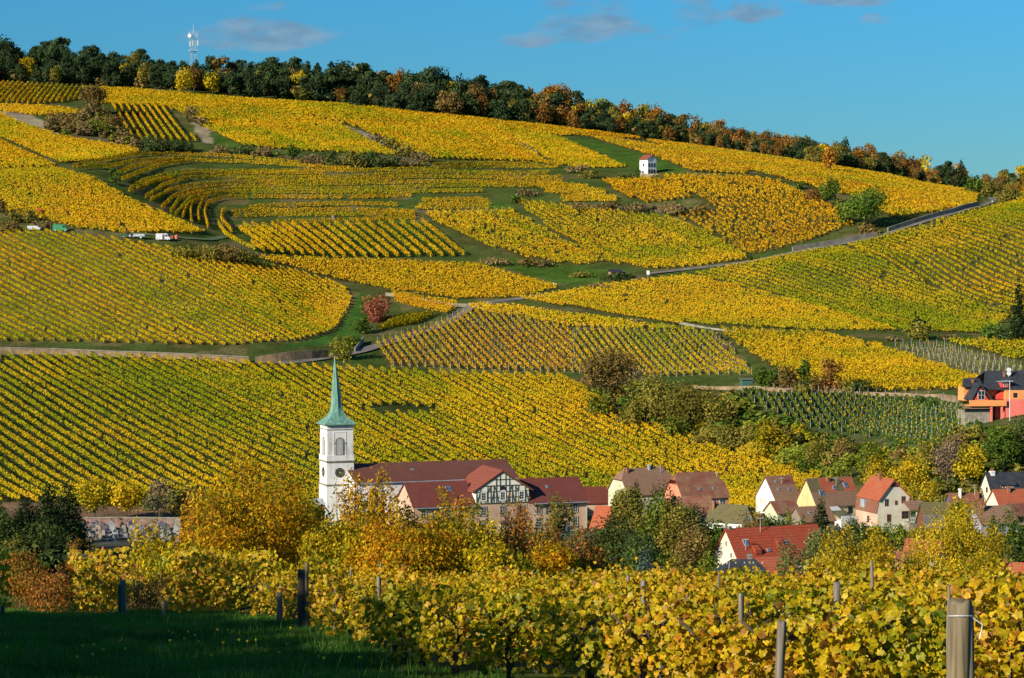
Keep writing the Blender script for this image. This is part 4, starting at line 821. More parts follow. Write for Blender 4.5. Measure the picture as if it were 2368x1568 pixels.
def gable_roof(par, L_, W_, ez, rise, mat, ov=.35, th=.16, x0=0, y0=0, hipl=0, hipr=0, axis='x', ovx=.25, name='roof'):
    """pitched roof over x0..x0+L, y0..y0+W; hipl/hipr: share of the rise cut off by a hip at that end (1 = full hip)"""
    mb = MB(); W2 = W_ / 2; sl = rise / W2; V_ = []; hz = ez + rise
    def P(x, y, z): return (x, y, z) if axis == 'x' else (y, x, z)
    xa, xb = x0 - ovx, x0 + L_ + ovx; ya, yb = y0 - ov, y0 + W_ + ov; ym = y0 + W2; ze = ez - sl * ov
    def half(front):
        ye = ya if front else yb
        pts = [(xa, ye, ze), (xb, ye, ze)]
        if hipr:
            zb = hz - rise * hipr; yy = ym + (ye - ym) * ((hz - zb) / (hz - ze)); pts += [(xb, yy, zb), (xb - W2 * hipr * .75, ym, hz)]
        else: pts += [(xb, ym, hz)]
        if hipl:
            zb = hz - rise * hipl; yy = ym + (ye - ym) * ((hz - zb) / (hz - ze)); pts += [(xa + W2 * hipl * .75, ym, hz), (xa, yy, zb)]
        else: pts += [(xa, ym, hz)]
        return pts
    def slab(pts):
        n = len(pts); top = [P(x, y, z + th) for x, y, z in pts]; bot = [P(x, y, z) for x, y, z in pts]
        mb.add(top + bot, [tuple(range(n)), tuple(range(n, 2*n))[::-1]] + [(i, (i+1) % n, (i+1) % n + n, i + n) for i in range(n)])
    slab(half(True)); slab(half(False)[::-1])
    for hp, x_, sgn in ((hipl, xa, 1), (hipr, xb, -1)):
        if hp:
            zb = hz - rise * hp; k = (hz - zb) / (hz - ze); slab([(x_, ym + (ya - ym) * k, zb), (x_ + sgn * W2 * hp * .75, ym, hz), (x_, ym + (yb - ym) * k, zb)][::sgn])
    o = mb.build(name, M[mat], par); bmfix(o); return o
def bmfix(o):
    import bmesh
    b = bmesh.new(); b.from_mesh(o.data); bmesh.ops.recalc_face_normals(b, faces=b.faces); b.to_mesh(o.data); b.free()
def gable_walls(par, L_, W_, ez, rise, mat, z0=-6, x0=0, y0=0, axis='x', hipl=0, hipr=0, name='wall'):
    mb = MB(); W2 = W_ / 2
    def prof(h):
        if h: return [(y0, z0), (y0 + W_, z0), (y0 + W_, ez), (y0 + W2 + W2 * h, ez + rise * (1 - h)), (y0 + W2 - W2 * h, ez + rise * (1 - h)), (y0, ez)]
        return [(y0, z0), (y0 + W_, z0), (y0 + W_, ez), (y0 + W2, ez + rise), (y0, ez)]
    if hipl or hipr: pr_ = prof(max(hipl, hipr))
    else: pr_ = prof(0)
    if axis == 'x': mb.prismx(pr_, x0, x0 + L_)
    else: mb.prism([(a, b) for a, b in pr_], x0, x0 + L_)
    o = mb.build(name, M[mat], par); bmfix(o); return o
def chimney(par, x, y, z0, z1, w=.6, mat='brick', pots=0):
    mb = MB(); mb.box(x - w/2, x + w/2, y - w/2, y + w/2, z0, z1); mb.box(x - w/2 - .08, x + w/2 + .08, y - w/2 - .08, y + w/2 + .08, z1 - .25, z1 - .1)
    o = mb.build('chimney', M[mat], par)
    if pots:
        for i in range(pots): q = MB(); q.tube([(x - .2 + .4*i, y, z1), (x - .2 + .4*i, y, z1 + .5)], [.12, .1], 8); q.build('chimney_pot', M['t_orange'], o)
    return o
def skylight(par, x, y, z, w, h, pitch, mat='blueglass'):
    """roof window lying on the front slope; pitch in radians"""
    mb = MB(); mb.box(-w/2 - .07, w/2 + .07, -h/2 - .07, h/2 + .07, 0, .1); o = mb.build('skylight', M['zinc'], par, loc=(x, y, z)); o.rotation_euler = (pitch, 0, 0)
    q = MB(); q.box(-w/2, w/2, -h/2, h/2, .1, .112); q.build('pane', M[mat], o); return o
def on_roof(y, W_, ez, rise, th=.17): return ez + rise * y / (W_ / 2) + th   # height of the front slope at depth y
def antenna(par, x, y, z0, h=1.8):
    mb = MB(); mb.tube([(x, y, z0), (x, y, z0 + h)], .035, 6); mb.beam((x - .5, y, z0 + h*.95), (x + .5, y, z0 + h*.95), .04)
    for i in range(4): mb.beam((x - .4 + .25*i, y - .3, z0 + h*.95), (x - .4 + .25*i, y + .3, z0 + h*.95), .03)
    return mb.build('antenna', M['metal'], par)

# the church: tower + nave
YAW = radians(20); cb = at(755, 1240, 430); zc = lambda y: zy(y, 430) - cb[2]
ch = empty('church', cb, YAW, label='white village church with slender green copper spire and long red nave roof', cat='church')
s = 5.5; mb = MB(); mb.box(0, s, 0, s, -3, zc(1123)); mb.box(.08, s-.08, .08, s-.08, zc(1123), zc(1068)); mb.box(.02, s-.02, .02, s-.02, zc(1068), zc(1054))
mb.box(.16, s-.16, .16, s-.16, zc(1054), zc(986))
tw = mb.build('tower', M['white'], ch)
tag(tw, None)
mb = MB()
for y in (1122.5, 1068): z = zc(y); mb.box(-.16, s+.16, -.16, s+.16, z, z + .14); mb.box(-.08, s+.08, -.08, s+.08, z - .16, z)
mb.box(.08, s-.08, .08, s-.08, zc(995), zc(995) + .14); mb.box(-.02, s+.02, -.02, s+.02, zc(986), zc(986)+.12); mb.box(-.3, s+.3, -.3, s+.3, zc(986)+.12, zc(983))
mb.build('cornice', M['stone'], tw)
# raised frame round the belfry openings on front and left faces
for face in ('front', 'left'):
    def bx(mb, a, b, d0, d1, z0, z1):
        if face == 'front': mb.box(a, b, .16 - d1, .16 - d0, z0, z1)
        else: mb.box(.16 - d1, .16 - d0, a, b, z0, z1)
    c = s / 2 - (.12 if face == 'front' else 0); z0, z1 = zc(1054.5), zc(1012)
    fr = MB(); bx(fr, c - 1.25, c - 1.15, 0, .05, z0, zc(1000)); bx(fr, c + 1.15, c + 1.25, 0, .05, z0, zc(1000)); bx(fr, c - 1.15, c + 1.15, 0, .05, zc(1000) - .1, zc(1000)); fr.build('belfry_panel', M['white'], tw)
    # arched louvre
    def arch(w, zb, zt, n=10): r = w / 2; return [(c - r, zb), (c + r, zb)] + [(c + r*cos(pi*i/n), zt - r + r*sin(pi*i/n)) for i in range(n + 1)]
    def ap(mb, poly, d0, d1):
        if face == 'front': mb.prism(poly, .16 - d1, .16 - d0)
        else: mb.prismx(poly, .16 - d1, .16 - d0)
    a = MB(); ap(a, arch(1.75, z0, z1), -.05, .07); w_ = a.build('belfry_window', M['stone'], tw); bmfix(w_)
    a = MB(); bx(a, c - 1.15, c - .85, .03, .14, z0 + (z1-z0)*.66, z0 + (z1-z0)*.70); bx(a, c + .85, c + 1.15, .03, .14, z0 + (z1-z0)*.66, z0 + (z1-z0)*.70); a.build('impost', M['stone'], w_)
    a = MB(); ap(a, arch(1.32, z0 + .1, z1 - .22), .07, .09); q = a.build('louvre', M['darkshutter'], w_); bmfix(q)
    a = MB()
    for k in range(22):
        zz = z0 + .16 + k * .145
        if zz > z1 - .42: break
        hw = .6 if zz < z1 - .9 else math.sqrt(max(.02, .62**2 - (zz - (z1 - .9))**2)) * .95
        bx(a, c - hw, c - .06, .09, .13, zz, zz + .105); bx(a, c + .06, c + hw, .09, .13, zz, zz + .105)
    bx(a, c - .055, c + .055, .09, .14, z0 + .1, z1 - .3); a.build('slats', M['shutter'], q)
    # clock
    cz = zc(1094); cc = s/2 - .12
    def disc(r0, d0, d1, mat, nm, par, n=36):
        mb = MB(); pts = [(cc + r0*cos(2*pi*i/n), cz + r0*sin(2*pi*i/n)) for i in range(n)]
        if face == 'front': mb.prism(pts, .08 - d1, .08 - d0)
        else: mb.prismx(pts, .08 - d1, .08 - d0)
        o = mb.build(nm, M[mat], par); bmfix(o); return o
    ck = disc(.92, -.05, .06, 'black', 'clock', tw); disc(.27, .06, .075, 'copper', 'clock_centre', ck)
    mb = MB()
    for i in range(12):
        a_ = i * pi / 6; p0 = (cc + .56*sin(a_), cz + .56*cos(a_)); p1 = (cc + .74*sin(a_), cz + .74*cos(a_)); d_ = .08 - .075
        (mb.beam((p0[0], d_, p0[1]), (p1[0], d_, p1[1]), .055, .03) if face == 'front' else mb.beam((d_, p0[0], p0[1]), (d_, p1[0], p1[1]), .055, .03))
    mb.build('numerals', M['gold'], ck); mb = MB()
    for a_, l_ in ((radians(150), .42), (radians(100), .62)):
        p1 = (cc + l_*sin(a_), cz + l_*cos(a_)); d_ = .08 - .1
        (mb.beam((cc, d_, cz), (p1[0], d_, p1[1]), .06, .03) if face == 'front' else mb.beam((d_, cc, cz), (d_, p1[0], p1[1]), .06, .03))
    mb.build('hands', M['gold'], ck)
# spire: square flared skirt turning into a slim octagon
def ring(hw, sq, z, lean=0):      # 8 points, sq=1 square, 0 octagon
    pts = []
    for i in range(8):
        a = radians(-135 + 45 * i); corner = i % 2 == 0
        rs = hw * (math.sqrt(2) if corner else 1.0); ro = hw * 1.0824
        r_ = rs * sq + (ro if corner else ro) * (1 - sq); pts.append((s/2 + r_*cos(a) + lean, s/2 + r_*sin(a), z))
    return pts
prof = [(984, 3.12, 1, 0), (982, 3.14, 1, 0), (978, 2.75, 1, 0), (973, 2.25, .95, 0), (967, 1.78, .8, 0), (960, 1.42, .6, -.02), (951, 1.17, .3, -.03), (942, 1.03, .1, -.05), (920, .88, 0, -.1), (900, .72, 0, -.16), (880, .56, 0, -.22), (860, .36, 0, -.28), (845, .2, 0, -.33), (832, .07, 0, -.37)]
V_ = []; 
for y, hw, sq, le in prof: V_ += ring(hw, sq, zc(y), le)
f = [(j*8+i, j*8+(i+1) % 8, (j+1)*8+(i+1) % 8, (j+1)*8+i) for j in range(len(prof)-1) for i in range(8)] + [tuple(range(8))[::-1], tuple(8*(len(prof)-1)+i for i in range(8))]
sp_ = link('spire', mesh('spire', V_, f), M['copper'], ch)
mb = MB(); mb.tube([(s/2-.37, s/2, zc(832)), (s/2-.38, s/2, zc(822))], [.03, .02], 6); mb.beam((s/2-.75, s/2, zc(826)), (s/2-.02, s/2, zc(826)), .05); mb.tube([(s/2-.37, s/2, zc(832)), (s/2-.37, s/2, zc(832)+.25)], [.13, .13], 8); mb.build('finial', M['gold'], sp_)
for i in range(8):     # standing seams
    mb = MB(); mb.tube([Vector(V_[j*8+i]) for j in range(1, len(prof))], [.035]*(len(prof)-1), 4, cap=False); mb.build('seam', M['copper'], sp_)
# small porch at the foot of the left face
pc = MB(); pc.box(-1.5, 0.02, 1.2, 4.2, -4, zc(1168)); p0 = pc.build('porch', M['pinkstone'], ch)
pc = MB(); pc.prismx([(.9, zc(1168)), (4.5, zc(1168)), (2.7, zc(1155))], -1.8, .03); q = pc.build('porch_roof', M['zinc'], p0); bmfix(q)
# nave
NX, NL, NW, NY = 4.5, 32.5, 14.6, -4.7; ne = zy(1119.5, 427) - cb[2] + .3; nr = zy(1075, 434) - cb[2] - ne
nw = gable_walls(ch, NL, NW, ne, nr - .1, 'whiteclean', -3, NX, NY, name='nave_wall'); gable_roof(ch, NL, NW, ne, nr, 't_church', .35, .2, NX, NY, ovx=.3, name='nave_roof')
mb = MB(); mb.box(NX - .2, NX + NL + .2, NY - .45, NY - .36, ne - .25, ne - .08); mb.build('gutter', M['zinc'], nw)
for xx in (10.0,): mb = MB(); mb.tube([(NX + xx - 5, NY - .12, ne - .3), (NX + xx - 5, NY - .12, -3)], .07, 6); mb.build('downpipe', M['zinc'], nw)
for xx in (5.2, 12.2, 19.5, 26.5): window(nw, 'front', NX + xx, -1.0, 1.7, 5.6, NY, 'stone', 'glass', 2, 6)
for xx in (12.5, 27): skylight(nw, NX + xx, NY + NW*.28, ne + nr * .56 + .2, .5, .5, math.atan2(nr, NW/2))
# convent with half-timbered gable
CY = radians(20); c0 = at(1100, 1245, 424); zv = lambda y, Y=424: zy(y, Y) - c0[2]
cv = empty('convent_building', c0, CY, label='beige three storey building with half timbered central gable in front of the nave', cat='building'); cv.scale = (.94, 1.15, 1)
GW, GD = 11.4, 10.0; zt = zv(1165.8); ge = zv(1133.5); gr_ = zv(1088.6, 426.7) - ge
mb = MB(); mb.box(0, GW, 0, GD, -4, zt); mb.build('wall', M['beige'], cv)
mb = MB(); mb.box(0, GW, -.06, GD, zt, ge - .4); mb.prism([(0, ge - .4), (GW, ge - .4), (GW, ge - .05), (GW/2, ge + gr_ - .12), (0, ge - .05)], -.06, GD); gb = mb.build('gable_wall', M['cream2'], cv)
mb = MB(); mb.box(-.03, .0, 0, GD, zt - 1, ge - .1); mb.build('side_wall', M['whiteclean'], gb)
gable_roof(cv, GD + .2, GW, ge, gr_, 't_convent2', .75, .24, -.2, 0, axis='y', ovx=.05, name='gable_roof')
mb = MB(); th_ = gr_ / (GW / 2)
def topz(x): return ge - .05 + (gr_ - .05) * (1 - abs(x - GW/2) / (GW/2))
yb = -.1
for zz in (zt + .08, zt + 1.15, zt + 2.25): mb.beam((0.02, yb, zz), (GW - .02, yb, zz), .11, .08)
zz = zt + 3.35; dxx = (topz(GW/2) - zz) / th_; mb.beam((GW/2 - dxx, yb, zz), (GW/2 + dxx, yb, zz), .15, .08)
zz = zt + 4.5; dxx = (topz(GW/2) - zz) / th_; mb.beam((GW/2 - dxx, yb, zz), (GW/2 + dxx, yb, zz), .13, .08)
for x in (.08, .95, 2.45, 3.1, 3.75, 4.3, 5.1, 6.3, 7.1, 7.7, 8.4, 9.0, 10.5, 11.32): mb.beam((x, yb, zt), (x, yb, min(topz(x) - .05, zt + 3.35 if x not in (4.3, 7.1, 5.1, 6.3) else topz(x))), .09, .08)
for x0, x1 in ((.2, .8), (2.0, 1.5), (3.2, 3.7), (4.75, 4.35), (6.6, 7.1), (8.2, 7.7), (9.5, 10.0), (11.2, 10.6)): mb.beam((x0, yb - .01, zt + .1), (x1, yb - .01, zt + 2.2), .08, .07)
for x0, x1 in ((2.6, 3.1), (4.3, 3.8), (7.1, 7.6), (8.9, 8.3)): mb.beam((x0, yb - .01, zt + 2.3), (x1, yb - .01, zt + 3.3), .08, .07)
mb.beam((-.1, yb - .02, ge - .12), (GW/2, yb - .02, ge + gr_ - .16), .2, .1); mb.beam((GW + .1, yb - .02, ge - .12), (GW/2, yb - .02, ge + gr_ - .16), .2, .1)
mb.build('timber_frame', M['timber'], gb)
for x in (1.62, 5.7, 9.75): window(gb, 'front', x, zt + .62, .95, 1.5, -.1, surround='cream2')
mb = MB(); pts = [(5.7 - .62, zt + 2.62), (5.7 + .62, zt + 2.62)] + [(5.7 + .62*cos(pi*i/8), zt + 2.62 + .62*sin(pi*i/8)) for i in range(9)]; mb.prism(pts, -.17, -.05); q = mb.build('lunette', M['black'], gb); bmfix(q)
for x in (1.7, 5.7, 9.75):
    for z in (zv(1193), zv(1225)): window(cv, 'front', x, z, .98, 1.65, 0, surround='stone', rows=3)
we, wr = zv(1177.5, 421) + .75, 3.7
lw = gable_walls(cv, 13.1, 9.2, we, wr - .1, 'beige', -4, -13.1, 0, name='left_wing_wall'); gable_roof(cv, 13.3, 9.2, we, wr, 't_convent', .5, .2, -13.4, 0, ovx=0, name='left_wing_roof')
rw = gable_walls(cv, 12.6, 9.2, we, wr - .1, 'beige', -4, GW, 0, name='right_wing_wall'); gable_roof(cv, 12.9, 9.2, we, wr, 't_convent', .55, .2, GW, 0, ovx=0, name='right_wing_roof')
for x in (-11.0, -8.6, -6.2, -3.7, -1.3): 
    for z in (zv(1195), zv(1227)): window(lw, 'front', x, z, .98, 1.65, 0, surround='stone')
for x in (13.5, 15.5, 17.8, 21.4):
    for z in (zv(1193), zv(1225)): window(rw, 'front', x, z, .98, 1.65, 0, surround='stone')
for x, y in ((-4.6, 2.9),): skylight(lw, x, y, on_roof(y, 9.2, we, wr) + .06, .95, 1.1, math.atan2(wr, 4.6))
for x, y in ((16.5, 2.6),): skylight(rw, x, y, on_roof(y, 9.2, we, wr) + .06, .45, .5, math.atan2(wr, 4.6))
mb = MB(); mb.tube([(23.9, -.15, we), (23.9, -.15, -4)], .07, 6); mb.build('downpipe', M['zinc'], rw)
for x0, x1 in ((-13.3, -.4), (GW + .7, 24.3)): mb = MB(); mb.box(x0, x1, -.66, -.55, we - .52, we - .36); mb.build('gutter', M['zinc'], cv)

# ordinary village houses
def house(x, ye, Y, yaw, L_, W_, rise, wall, roof, label, name='village_house', hipl=0, hipr=0, zb=None, axis='x', ov=.35, cat='house', right=False, wins=(), chim=(), sky_=(), ants=(), lwins=(), rwins=(), wsh=None):
    """near corner at picture column x, eave row ye at distance Y; windows: (u along wall, metres below the eave of the sill, w, h)"""
    p = at(x, ye, Y); g = float(ter(p[0], p[1])); base = g; root = empty(name, (p[0], p[1], base), radians(yaw), label=label, cat=cat); ez = p[2] - base
    x0 = -L_ if right else 0
    if axis == 'x': w_ = gable_walls(root, L_, W_, ez, rise, wall, -1.5, x0, 0, hipl=hipl, hipr=hipr); r_ = gable_roof(root, L_, W_, ez, rise + .1, roof, ov, .15, x0, 0, hipl, hipr)
    else: w_ = gable_walls(root, W_, L_, ez, rise, wall, -1.5, 0, x0, axis='y'); r_ = gable_roof(root, W_, L_, ez, rise + .1, roof, ov, .15, 0, x0, axis='y')
    for q in wins: window(w_, 'front', x0 + q[0], ez - q[1], q[2], q[3], 0, *(q[4:] if len(q) > 4 else ('frame',)), sh=wsh)
    for q in lwins: window(w_, 'left', q[0], ez - q[1], q[2], q[3], x0, *(q[4:] if len(q) > 4 else ('frame',)), sh=wsh)
    for q in rwins: window(w_, 'right', q[0], ez - q[1], q[2], q[3], x0 + L_, *(q[4:] if len(q) > 4 else ('frame',)), sh=wsh)
    for q in chim: chimney(r_, x0 + q[0], q[1], ez + .3, ez + rise + q[2], q[3] if len(q) > 3 else .55, q[4] if len(q) > 4 else 'brick', q[5] if len(q) > 5 else 0)
    for q in sky_: skylight(r_, x0 + q[0], q[1], on_roof(q[1], W_, ez, rise + .1) + .02, q[2], q[3], math.atan2(rise, W_/2))
    for q in ants: antenna(r_, x0 + q[0], q[1], on_roof(q[1], W_, ez, rise) - .1, q[2])
    return root, w_, r_, ez
def mixroof(root, r_, L_, W_, ez, rise, rects, mat='t_orange'):
    """patches of newer tiles on the front slope: (x0, x1, t0, t1), t along the slope"""
    mb = MB()
    for x0, x1, t0, t1 in rects:
        a, b = W_/2*t0, W_/2*t1; za, zb = ez + (rise+.1)*t0 + .165, ez + (rise+.1)*t1 + .165
        mb.add([(x0, a, za), (x1, a, za), (x1, b, zb), (x0, b, zb), (x0, a, za-.02), (x1, a, za-.02), (x1, b, zb-.02), (x0, b, zb-.02)], [(0,1,2,3),(7,6,5,4),(0,4,5,1),(1,5,6,2),(2,6,7,3),(3,7,4,0)])
    return mb.build('roof_patch', M[mat], r_)
R_, w_, r_, ez = house(1794.3, 1158, 410, 24, 5.2, 7.4, 3.9, 'dirtywhite', 't_brown', 'tall narrow white house with steep brown roof and bright left gable', sky_=((1.5, 1.6, .4, .35), (3.6, 1.5, .4, .35), (1.6, 2.8, .35, .3)), ants=((2.6, 2.4, 1.3),),
    wins=((1.1, 1.3, .5, .8, 'darkshutter'), (3.5, 1.35, 1.2, .9, 'brownframe')), lwins=((3.6, 1.4, .35, .9),))
mixroof(R_, r_, 5.2, 7.4, ez, 3.9, [(-.2, 5.4, .62, .97)], 't_redbrown')
mb = MB(); mb.prismx([(0, ez+.02), (7.4, ez+.02), (3.7, ez+3.85)], -.03, 0); q = mb.build('gable_cladding', M['whiteclean'], w_)
bmfix(q)
R_, w_, r_, ez = house(1887.4, 1167, 405, 25, 9.4, 6.6, 4.2, 'yellow', 't_brown', 'yellow house with patched orange and brown roof and dark shutters', chim=((4.3, 2.9, .3),), sky_=((1.9, 1.3, .7, 1.1), (5.0, 1.9, .5, .6), (7.6, 2.2, .6, 1.0)), ants=((5.6, 2.2, 1.6),),
    wins=((2.9, 2.6, 1.4, 1.3), (7.2, 1.9, .9, 1.2, 'darkshutter')), lwins=())
mixroof(R_, r_, 9.4, 6.6, ez, 4.2, [(2.2, 5.4, .42, .97), (7.0, 9.6, .42, .97)]); mixroof(R_, r_, 9.4, 6.6, ez, 4.2, [(-.2, 2.2, .45, .98), (5.4, 7.0, .45, .98)], 't_moss')
mb = MB(); mb.add([(.9, -.05, ez - .3), (4.3, -.05, ez - .3), (4.3, -1.6, ez - 1.0), (.9, -1.6, ez - 1.0), (.9, -.05, ez - .36), (4.3, -.05, ez - .36), (4.3, -1.6, ez - 1.06), (.9, -1.6, ez - 1.06)], [(0,1,2,3),(7,6,5,4),(0,4,5,1),(1,5,6,2),(2,6,7,3),(3,7,4,0)]); mb.build('awning', M['shutter'], w_)
mb = MB(); mb.box(3.2, 6.4, -3.2, -.02, -1.5, ez - 2.7); mb.box(3.2, 6.4, -3.2, -3.1, ez - 2.7, ez - 1.9); mb.build('terrace_annex', M['whiteclean'], w_)
mb = MB(); mb.box(6.4, 11.6, -3.8, -.3, -1.5, ez - 3.2); mb.build('flat_annex', M['dirtywhite'], w_)
# cream gable house
p = at(2028, 1153, 385); g = float(ter(p[0], p[1])); R_ = empty('village_house', (p[0], p[1], g), radians(19), label='tall cream house with gable front, brown windows and bright red roof', cat='house')
ez = p[2] - g; GWc, GDc, rs = 6.1, 7.8, 3.25; ze2 = zy(1186, 385) - g
mb = MB(); mb.prism([(0, -1.5), (GWc, -1.5), (GWc, ez - .2), (GWc + .25, ez), (GWc/2 + .1, ez + rs), (.35, ez - .1), (0, ze2)], 0, GDc); w_ = mb.build('wall', M['cream'], R_); bmfix(w_)
mb = MB(); mb.box(-.03, 0, .1, GDc, -1.5, ze2 - .1); mb.build('side_wall', M['beige'], w_)
def slab3(a, b, c, d, t=.16):
    mb = MB(); n = (Vector(b) - Vector(a)).cross(Vector(d) - Vector(a)).normalized() * t; q = [Vector(v) for v in (a, b, c, d)]; mb.add([v + n for v in q] + q, [(0,1,2,3),(7,6,5,4),(0,4,5,1),(1,5,6,2),(2,6,7,3),(3,7,4,0)]); return mb
xa = GWc/2 + .1
m1 = slab3((.05, -.3, ez - .38), (xa, -.3, ez + rs), (xa, GDc + .2, ez + rs), (.05, GDc + .2, ez - .38), -.16); r_ = m1.build('roof', M['t_orange'], R_); bmfix(r_)
m1 = slab3((xa, -.3, ez + rs), (GWc + .6, -.3, ez - .2), (GWc + .6, GDc + .2, ez - .2), (xa, GDc + .2, ez + rs), -.16); q = m1.build('roof_slope', M['t_orange'], r_); bmfix(q)
m1 = slab3((-.25, -.02, ze2 - .1), (.22, -.02, ez - .45), (.22, GDc, ez - .45), (-.25, GDc, ze2 - .1), -.16); q = m1.build('lower_roof', M['t_redbrown'], r_); bmfix(q)
chimney(r_, xa - .5, 4.0, ez + 1.5, ez + rs + .7, .5)
mb = MB(); mb.box(-.3, .25, 4.2, 5.6, ze2 + .5, ez - .5); mb.build('dormer', M['zinc'], r_)
for (u, dz, w, h, fm) in ((3.4, -1.9, 1.9, .65, 'brownframe'), (1.75, 1.35, .75, 1.25, 'wood'), (3.6, 1.2, .5, .75, 'brownframe'), (5.0, .95, .75, 1.2, 'brownframe'), (2.2, 4.0, .75, 1.25, 'brownframe'), (5.3, 3.6, 1.3, 1.3, 'brownframe'), (1.7, 6.1, .9, 1.2, 'wood'), (4.4, 6.1, .9, 1.4, 'stone')):
    window(w_, 'front', u, ez - dz - (0 if dz > 0 else 0) - .0, w, h, 0, fm, cols=3 if w > 1.5 else 2, rows=2)
window(w_, 'left', 3.2, ze2 - 2.0, .8, 1.2, 0, 'brownframe', cols=2, rows=2)
# covered balcony right of it
p = at(2103, 1180, 384); g = float(ter(p[0], p[1])); R_ = empty('covered_balcony', (p[0], p[1], g), radians(12), label='roofed wooden balcony with lattice railing between cream house and mossy barn', cat='balcony'); ez = p[2] - g
mb = MB(); mb.box(0, 3.0, 0, 3, -1, ez - 2.2); mb.build('base', M['stone'], R_); mb = MB(); mb.prismx([(-.5, ez), (3.2, ez + 1.3), (3.2, ez + 1.45), (-.5, ez + .15)], -.2, 3.3); q = mb.build('roof', M['t_brown'], R_); bmfix(q)
mb = MB(); [mb.beam((x, 0, ez - 2.2), (x, 0, ez + .2), .14) for x in (.1, 1.5, 2.9)]; mb.build('posts', M['wood'], R_)
mb = MB(); mb.beam((0, -.05, ez - 1.2), (3, -.05, ez - 1.2), .09); mb.beam((0, -.05, ez - 2.1), (3, -.05, ez - 2.1), .09)
for i in range(8): mb.beam((.1 + .36*i, -.05, ez - 2.1), (.45 + .36*i, -.05, ez - 1.2), .06); mb.beam((.45 + .36*i, -.05, ez - 2.1), (.1 + .36*i, -.05, ez - 1.2), .06)
mb.build('railing', M['shutter'], R_); mb = MB(); [mb.box(1.1 + .3*i, 1.3 + .3*i, -.1, -.06, ez - 1.1, ez - .3) for i in range(3)]; mb.build('laundry', M['whiteclean'], R_)
# mossy barn with board wall
R_, w_, r_, ez = house(2141, 1214, 372, 4, 7.4, 6.2, 3.2, 'redwood', 't_moss', 'weathered barn with mossy upper roof, grey lower roof and brown board wall', name='barn', cat='barn', chim=((4.4, 1.9, .5, .45),), wins=((1.6, 1.0, .8, .6), (3.9, 1.1, .7, .8), (6.0, 1.0, .8, .6)), ov=.5)
mixroof(R_, r_, 7.4, 6.2, ez, 3.2, [(-.25, 7.65, -.16, .42)], 't_grey')
house(2204, 1181, 398, 5, 5.6, 6, 2.6, 'bluewall', 't_redbrown', 'low brown tiled house with blue right gable behind the mossy barn', chim=((1.8, 2.2, 1.1, .4, 'whiteclean'), (4.9, 2.0, .5)), ants=((4.6, 2.6, 2.0),))
house(2268.7, 1209, 352, 14, 6.2, 5.6, 2.1, 'lilac', 't_brown', 'lilac walled house with brown corrugated tile roof at the right', chim=((1.0, 1.8, 1.0, .4),), wins=((1.4, 1.6, .9, 1.3, 'zinc'), (3.4, 1.6, .9, 1.3, 'zinc'), (5.2, 1.6, .9, 1.3, 'zinc')))
R_, w_, r_, ez = house(2294.6, 1143, 420, 14, 9.5, 5.6, 3.6, 'cream', 't_slate', 'cream house with dark grey roof and long dormer at the right edge', chim=((1.2, 2.7, .5, .8, 'whiteclean', 2),), wins=((2.7, 2.4, 1.5, 1.2),), lwins=((2.4, -.1, .8, 1.0, 'brownframe'), (4.0, 2.6, .8, 1.0, 'brownframe')))
mb = MB(); mb.box(2.0, 4.9, .7, 2.4, ez + .75, ez + 1.7); q = mb.build('dormer', M['t_redbrown'], r_); mb = MB(); mb.add([(1.7, .4, ez+1.65), (5.2, .4, ez+1.65), (5.0, 2.6, ez+3.1), (1.9, 2.6, ez+3.1), (1.7, .4, ez+1.55), (5.2, .4, ez+1.55), (5.0, 2.6, ez+2.9), (1.9, 2.6, ez+2.9)], [(0,1,2,3),(7,6,5,4),(0,4,5,1),(1,5,6,2),(2,6,7,3),(3,7,4,0)]); mb.build('dormer_roof', M['t_slate'], q)
for i in range(4): window(q, 'front', 2.5 + .65*i, ez + .95, .42, .6, .7, 'frame', cols=1, rows=1)
house(2313, 1173, 392, 12, 6, 6, 2.6, 'cream', 't_orange', 'orange roofed house in front of the dark roofed one at the right edge', chim=((2.6, 2.4, .8, .45),))
house(2345, 1192, 372, 30, 5, 4, 1.5, 'yellow', 't_redbrown', 'small yellow house with window band at the right edge', wins=((1.2, 1.2, 1.2, .8, 'brownframe'), (2.9, 1.2, 1.2, .8, 'brownframe')))
# houses between the convent and the white house
R_, w_, r_, ez = house(1453, 1143, 440, 22, 11.2, 9.6, 4.4, 'palegreen', 't_brown', 'large pale green house with broad half hipped brown roof', hipl=.45, hipr=.5, chim=((1.6, 4.0, .5, .45), (6.5, 4.4, .8, .4, 'metal')), ants=((8.6, 3.6, 1.6),), wins=((1.2, 2.2, .9, 1.2), (8.6, 2.0, .9, 1.1), (9.8, 2.0, .7, 1.1)))
R_, w_, r_, ez = house(1579, 1151, 430, 20, 9.6, 8.6, 4.2, 'salmon', 't_redbrown', 'salmon house with red brown half hipped roof beside the pale green one', hipl=.3, hipr=.5, wins=((6.6, 1.8, .9, 1.2), (8.3, 2.3, 1.2, 1.7)), sky_=((4, 1.2, .4, .35), (7, 1.3, .4, .35)), ants=((8.5, 3.1, 1.2),))
house(1561, 1190, 408, 4, 6.8, 6.2, 2.7, 'lilac', 't_redbrown', 'low house with brown tiled roof behind the dark garden tree', name='village_house')
house(1715, 1206, 392, -28, 6.6, 5.0, 2.4, 'whiteclean', 't_moss', 'low building with mossy roof and white right gable facing the gardens', right=True, rwins=((2.5, .9, .6, .8),), chim=((.6, 1.6, .7, .4),))
house(1352, 1162, 452, 10, 5, 7, 2.6, 'beige', 't_convent', 'dark red roofed house peeping out right of the convent wing')
house(1366, 1216, 425, -30, 5, 5, 3.4, 'beige', 't_orange', 'steep orange roof wedge between the convent and the dark conifers', right=False)
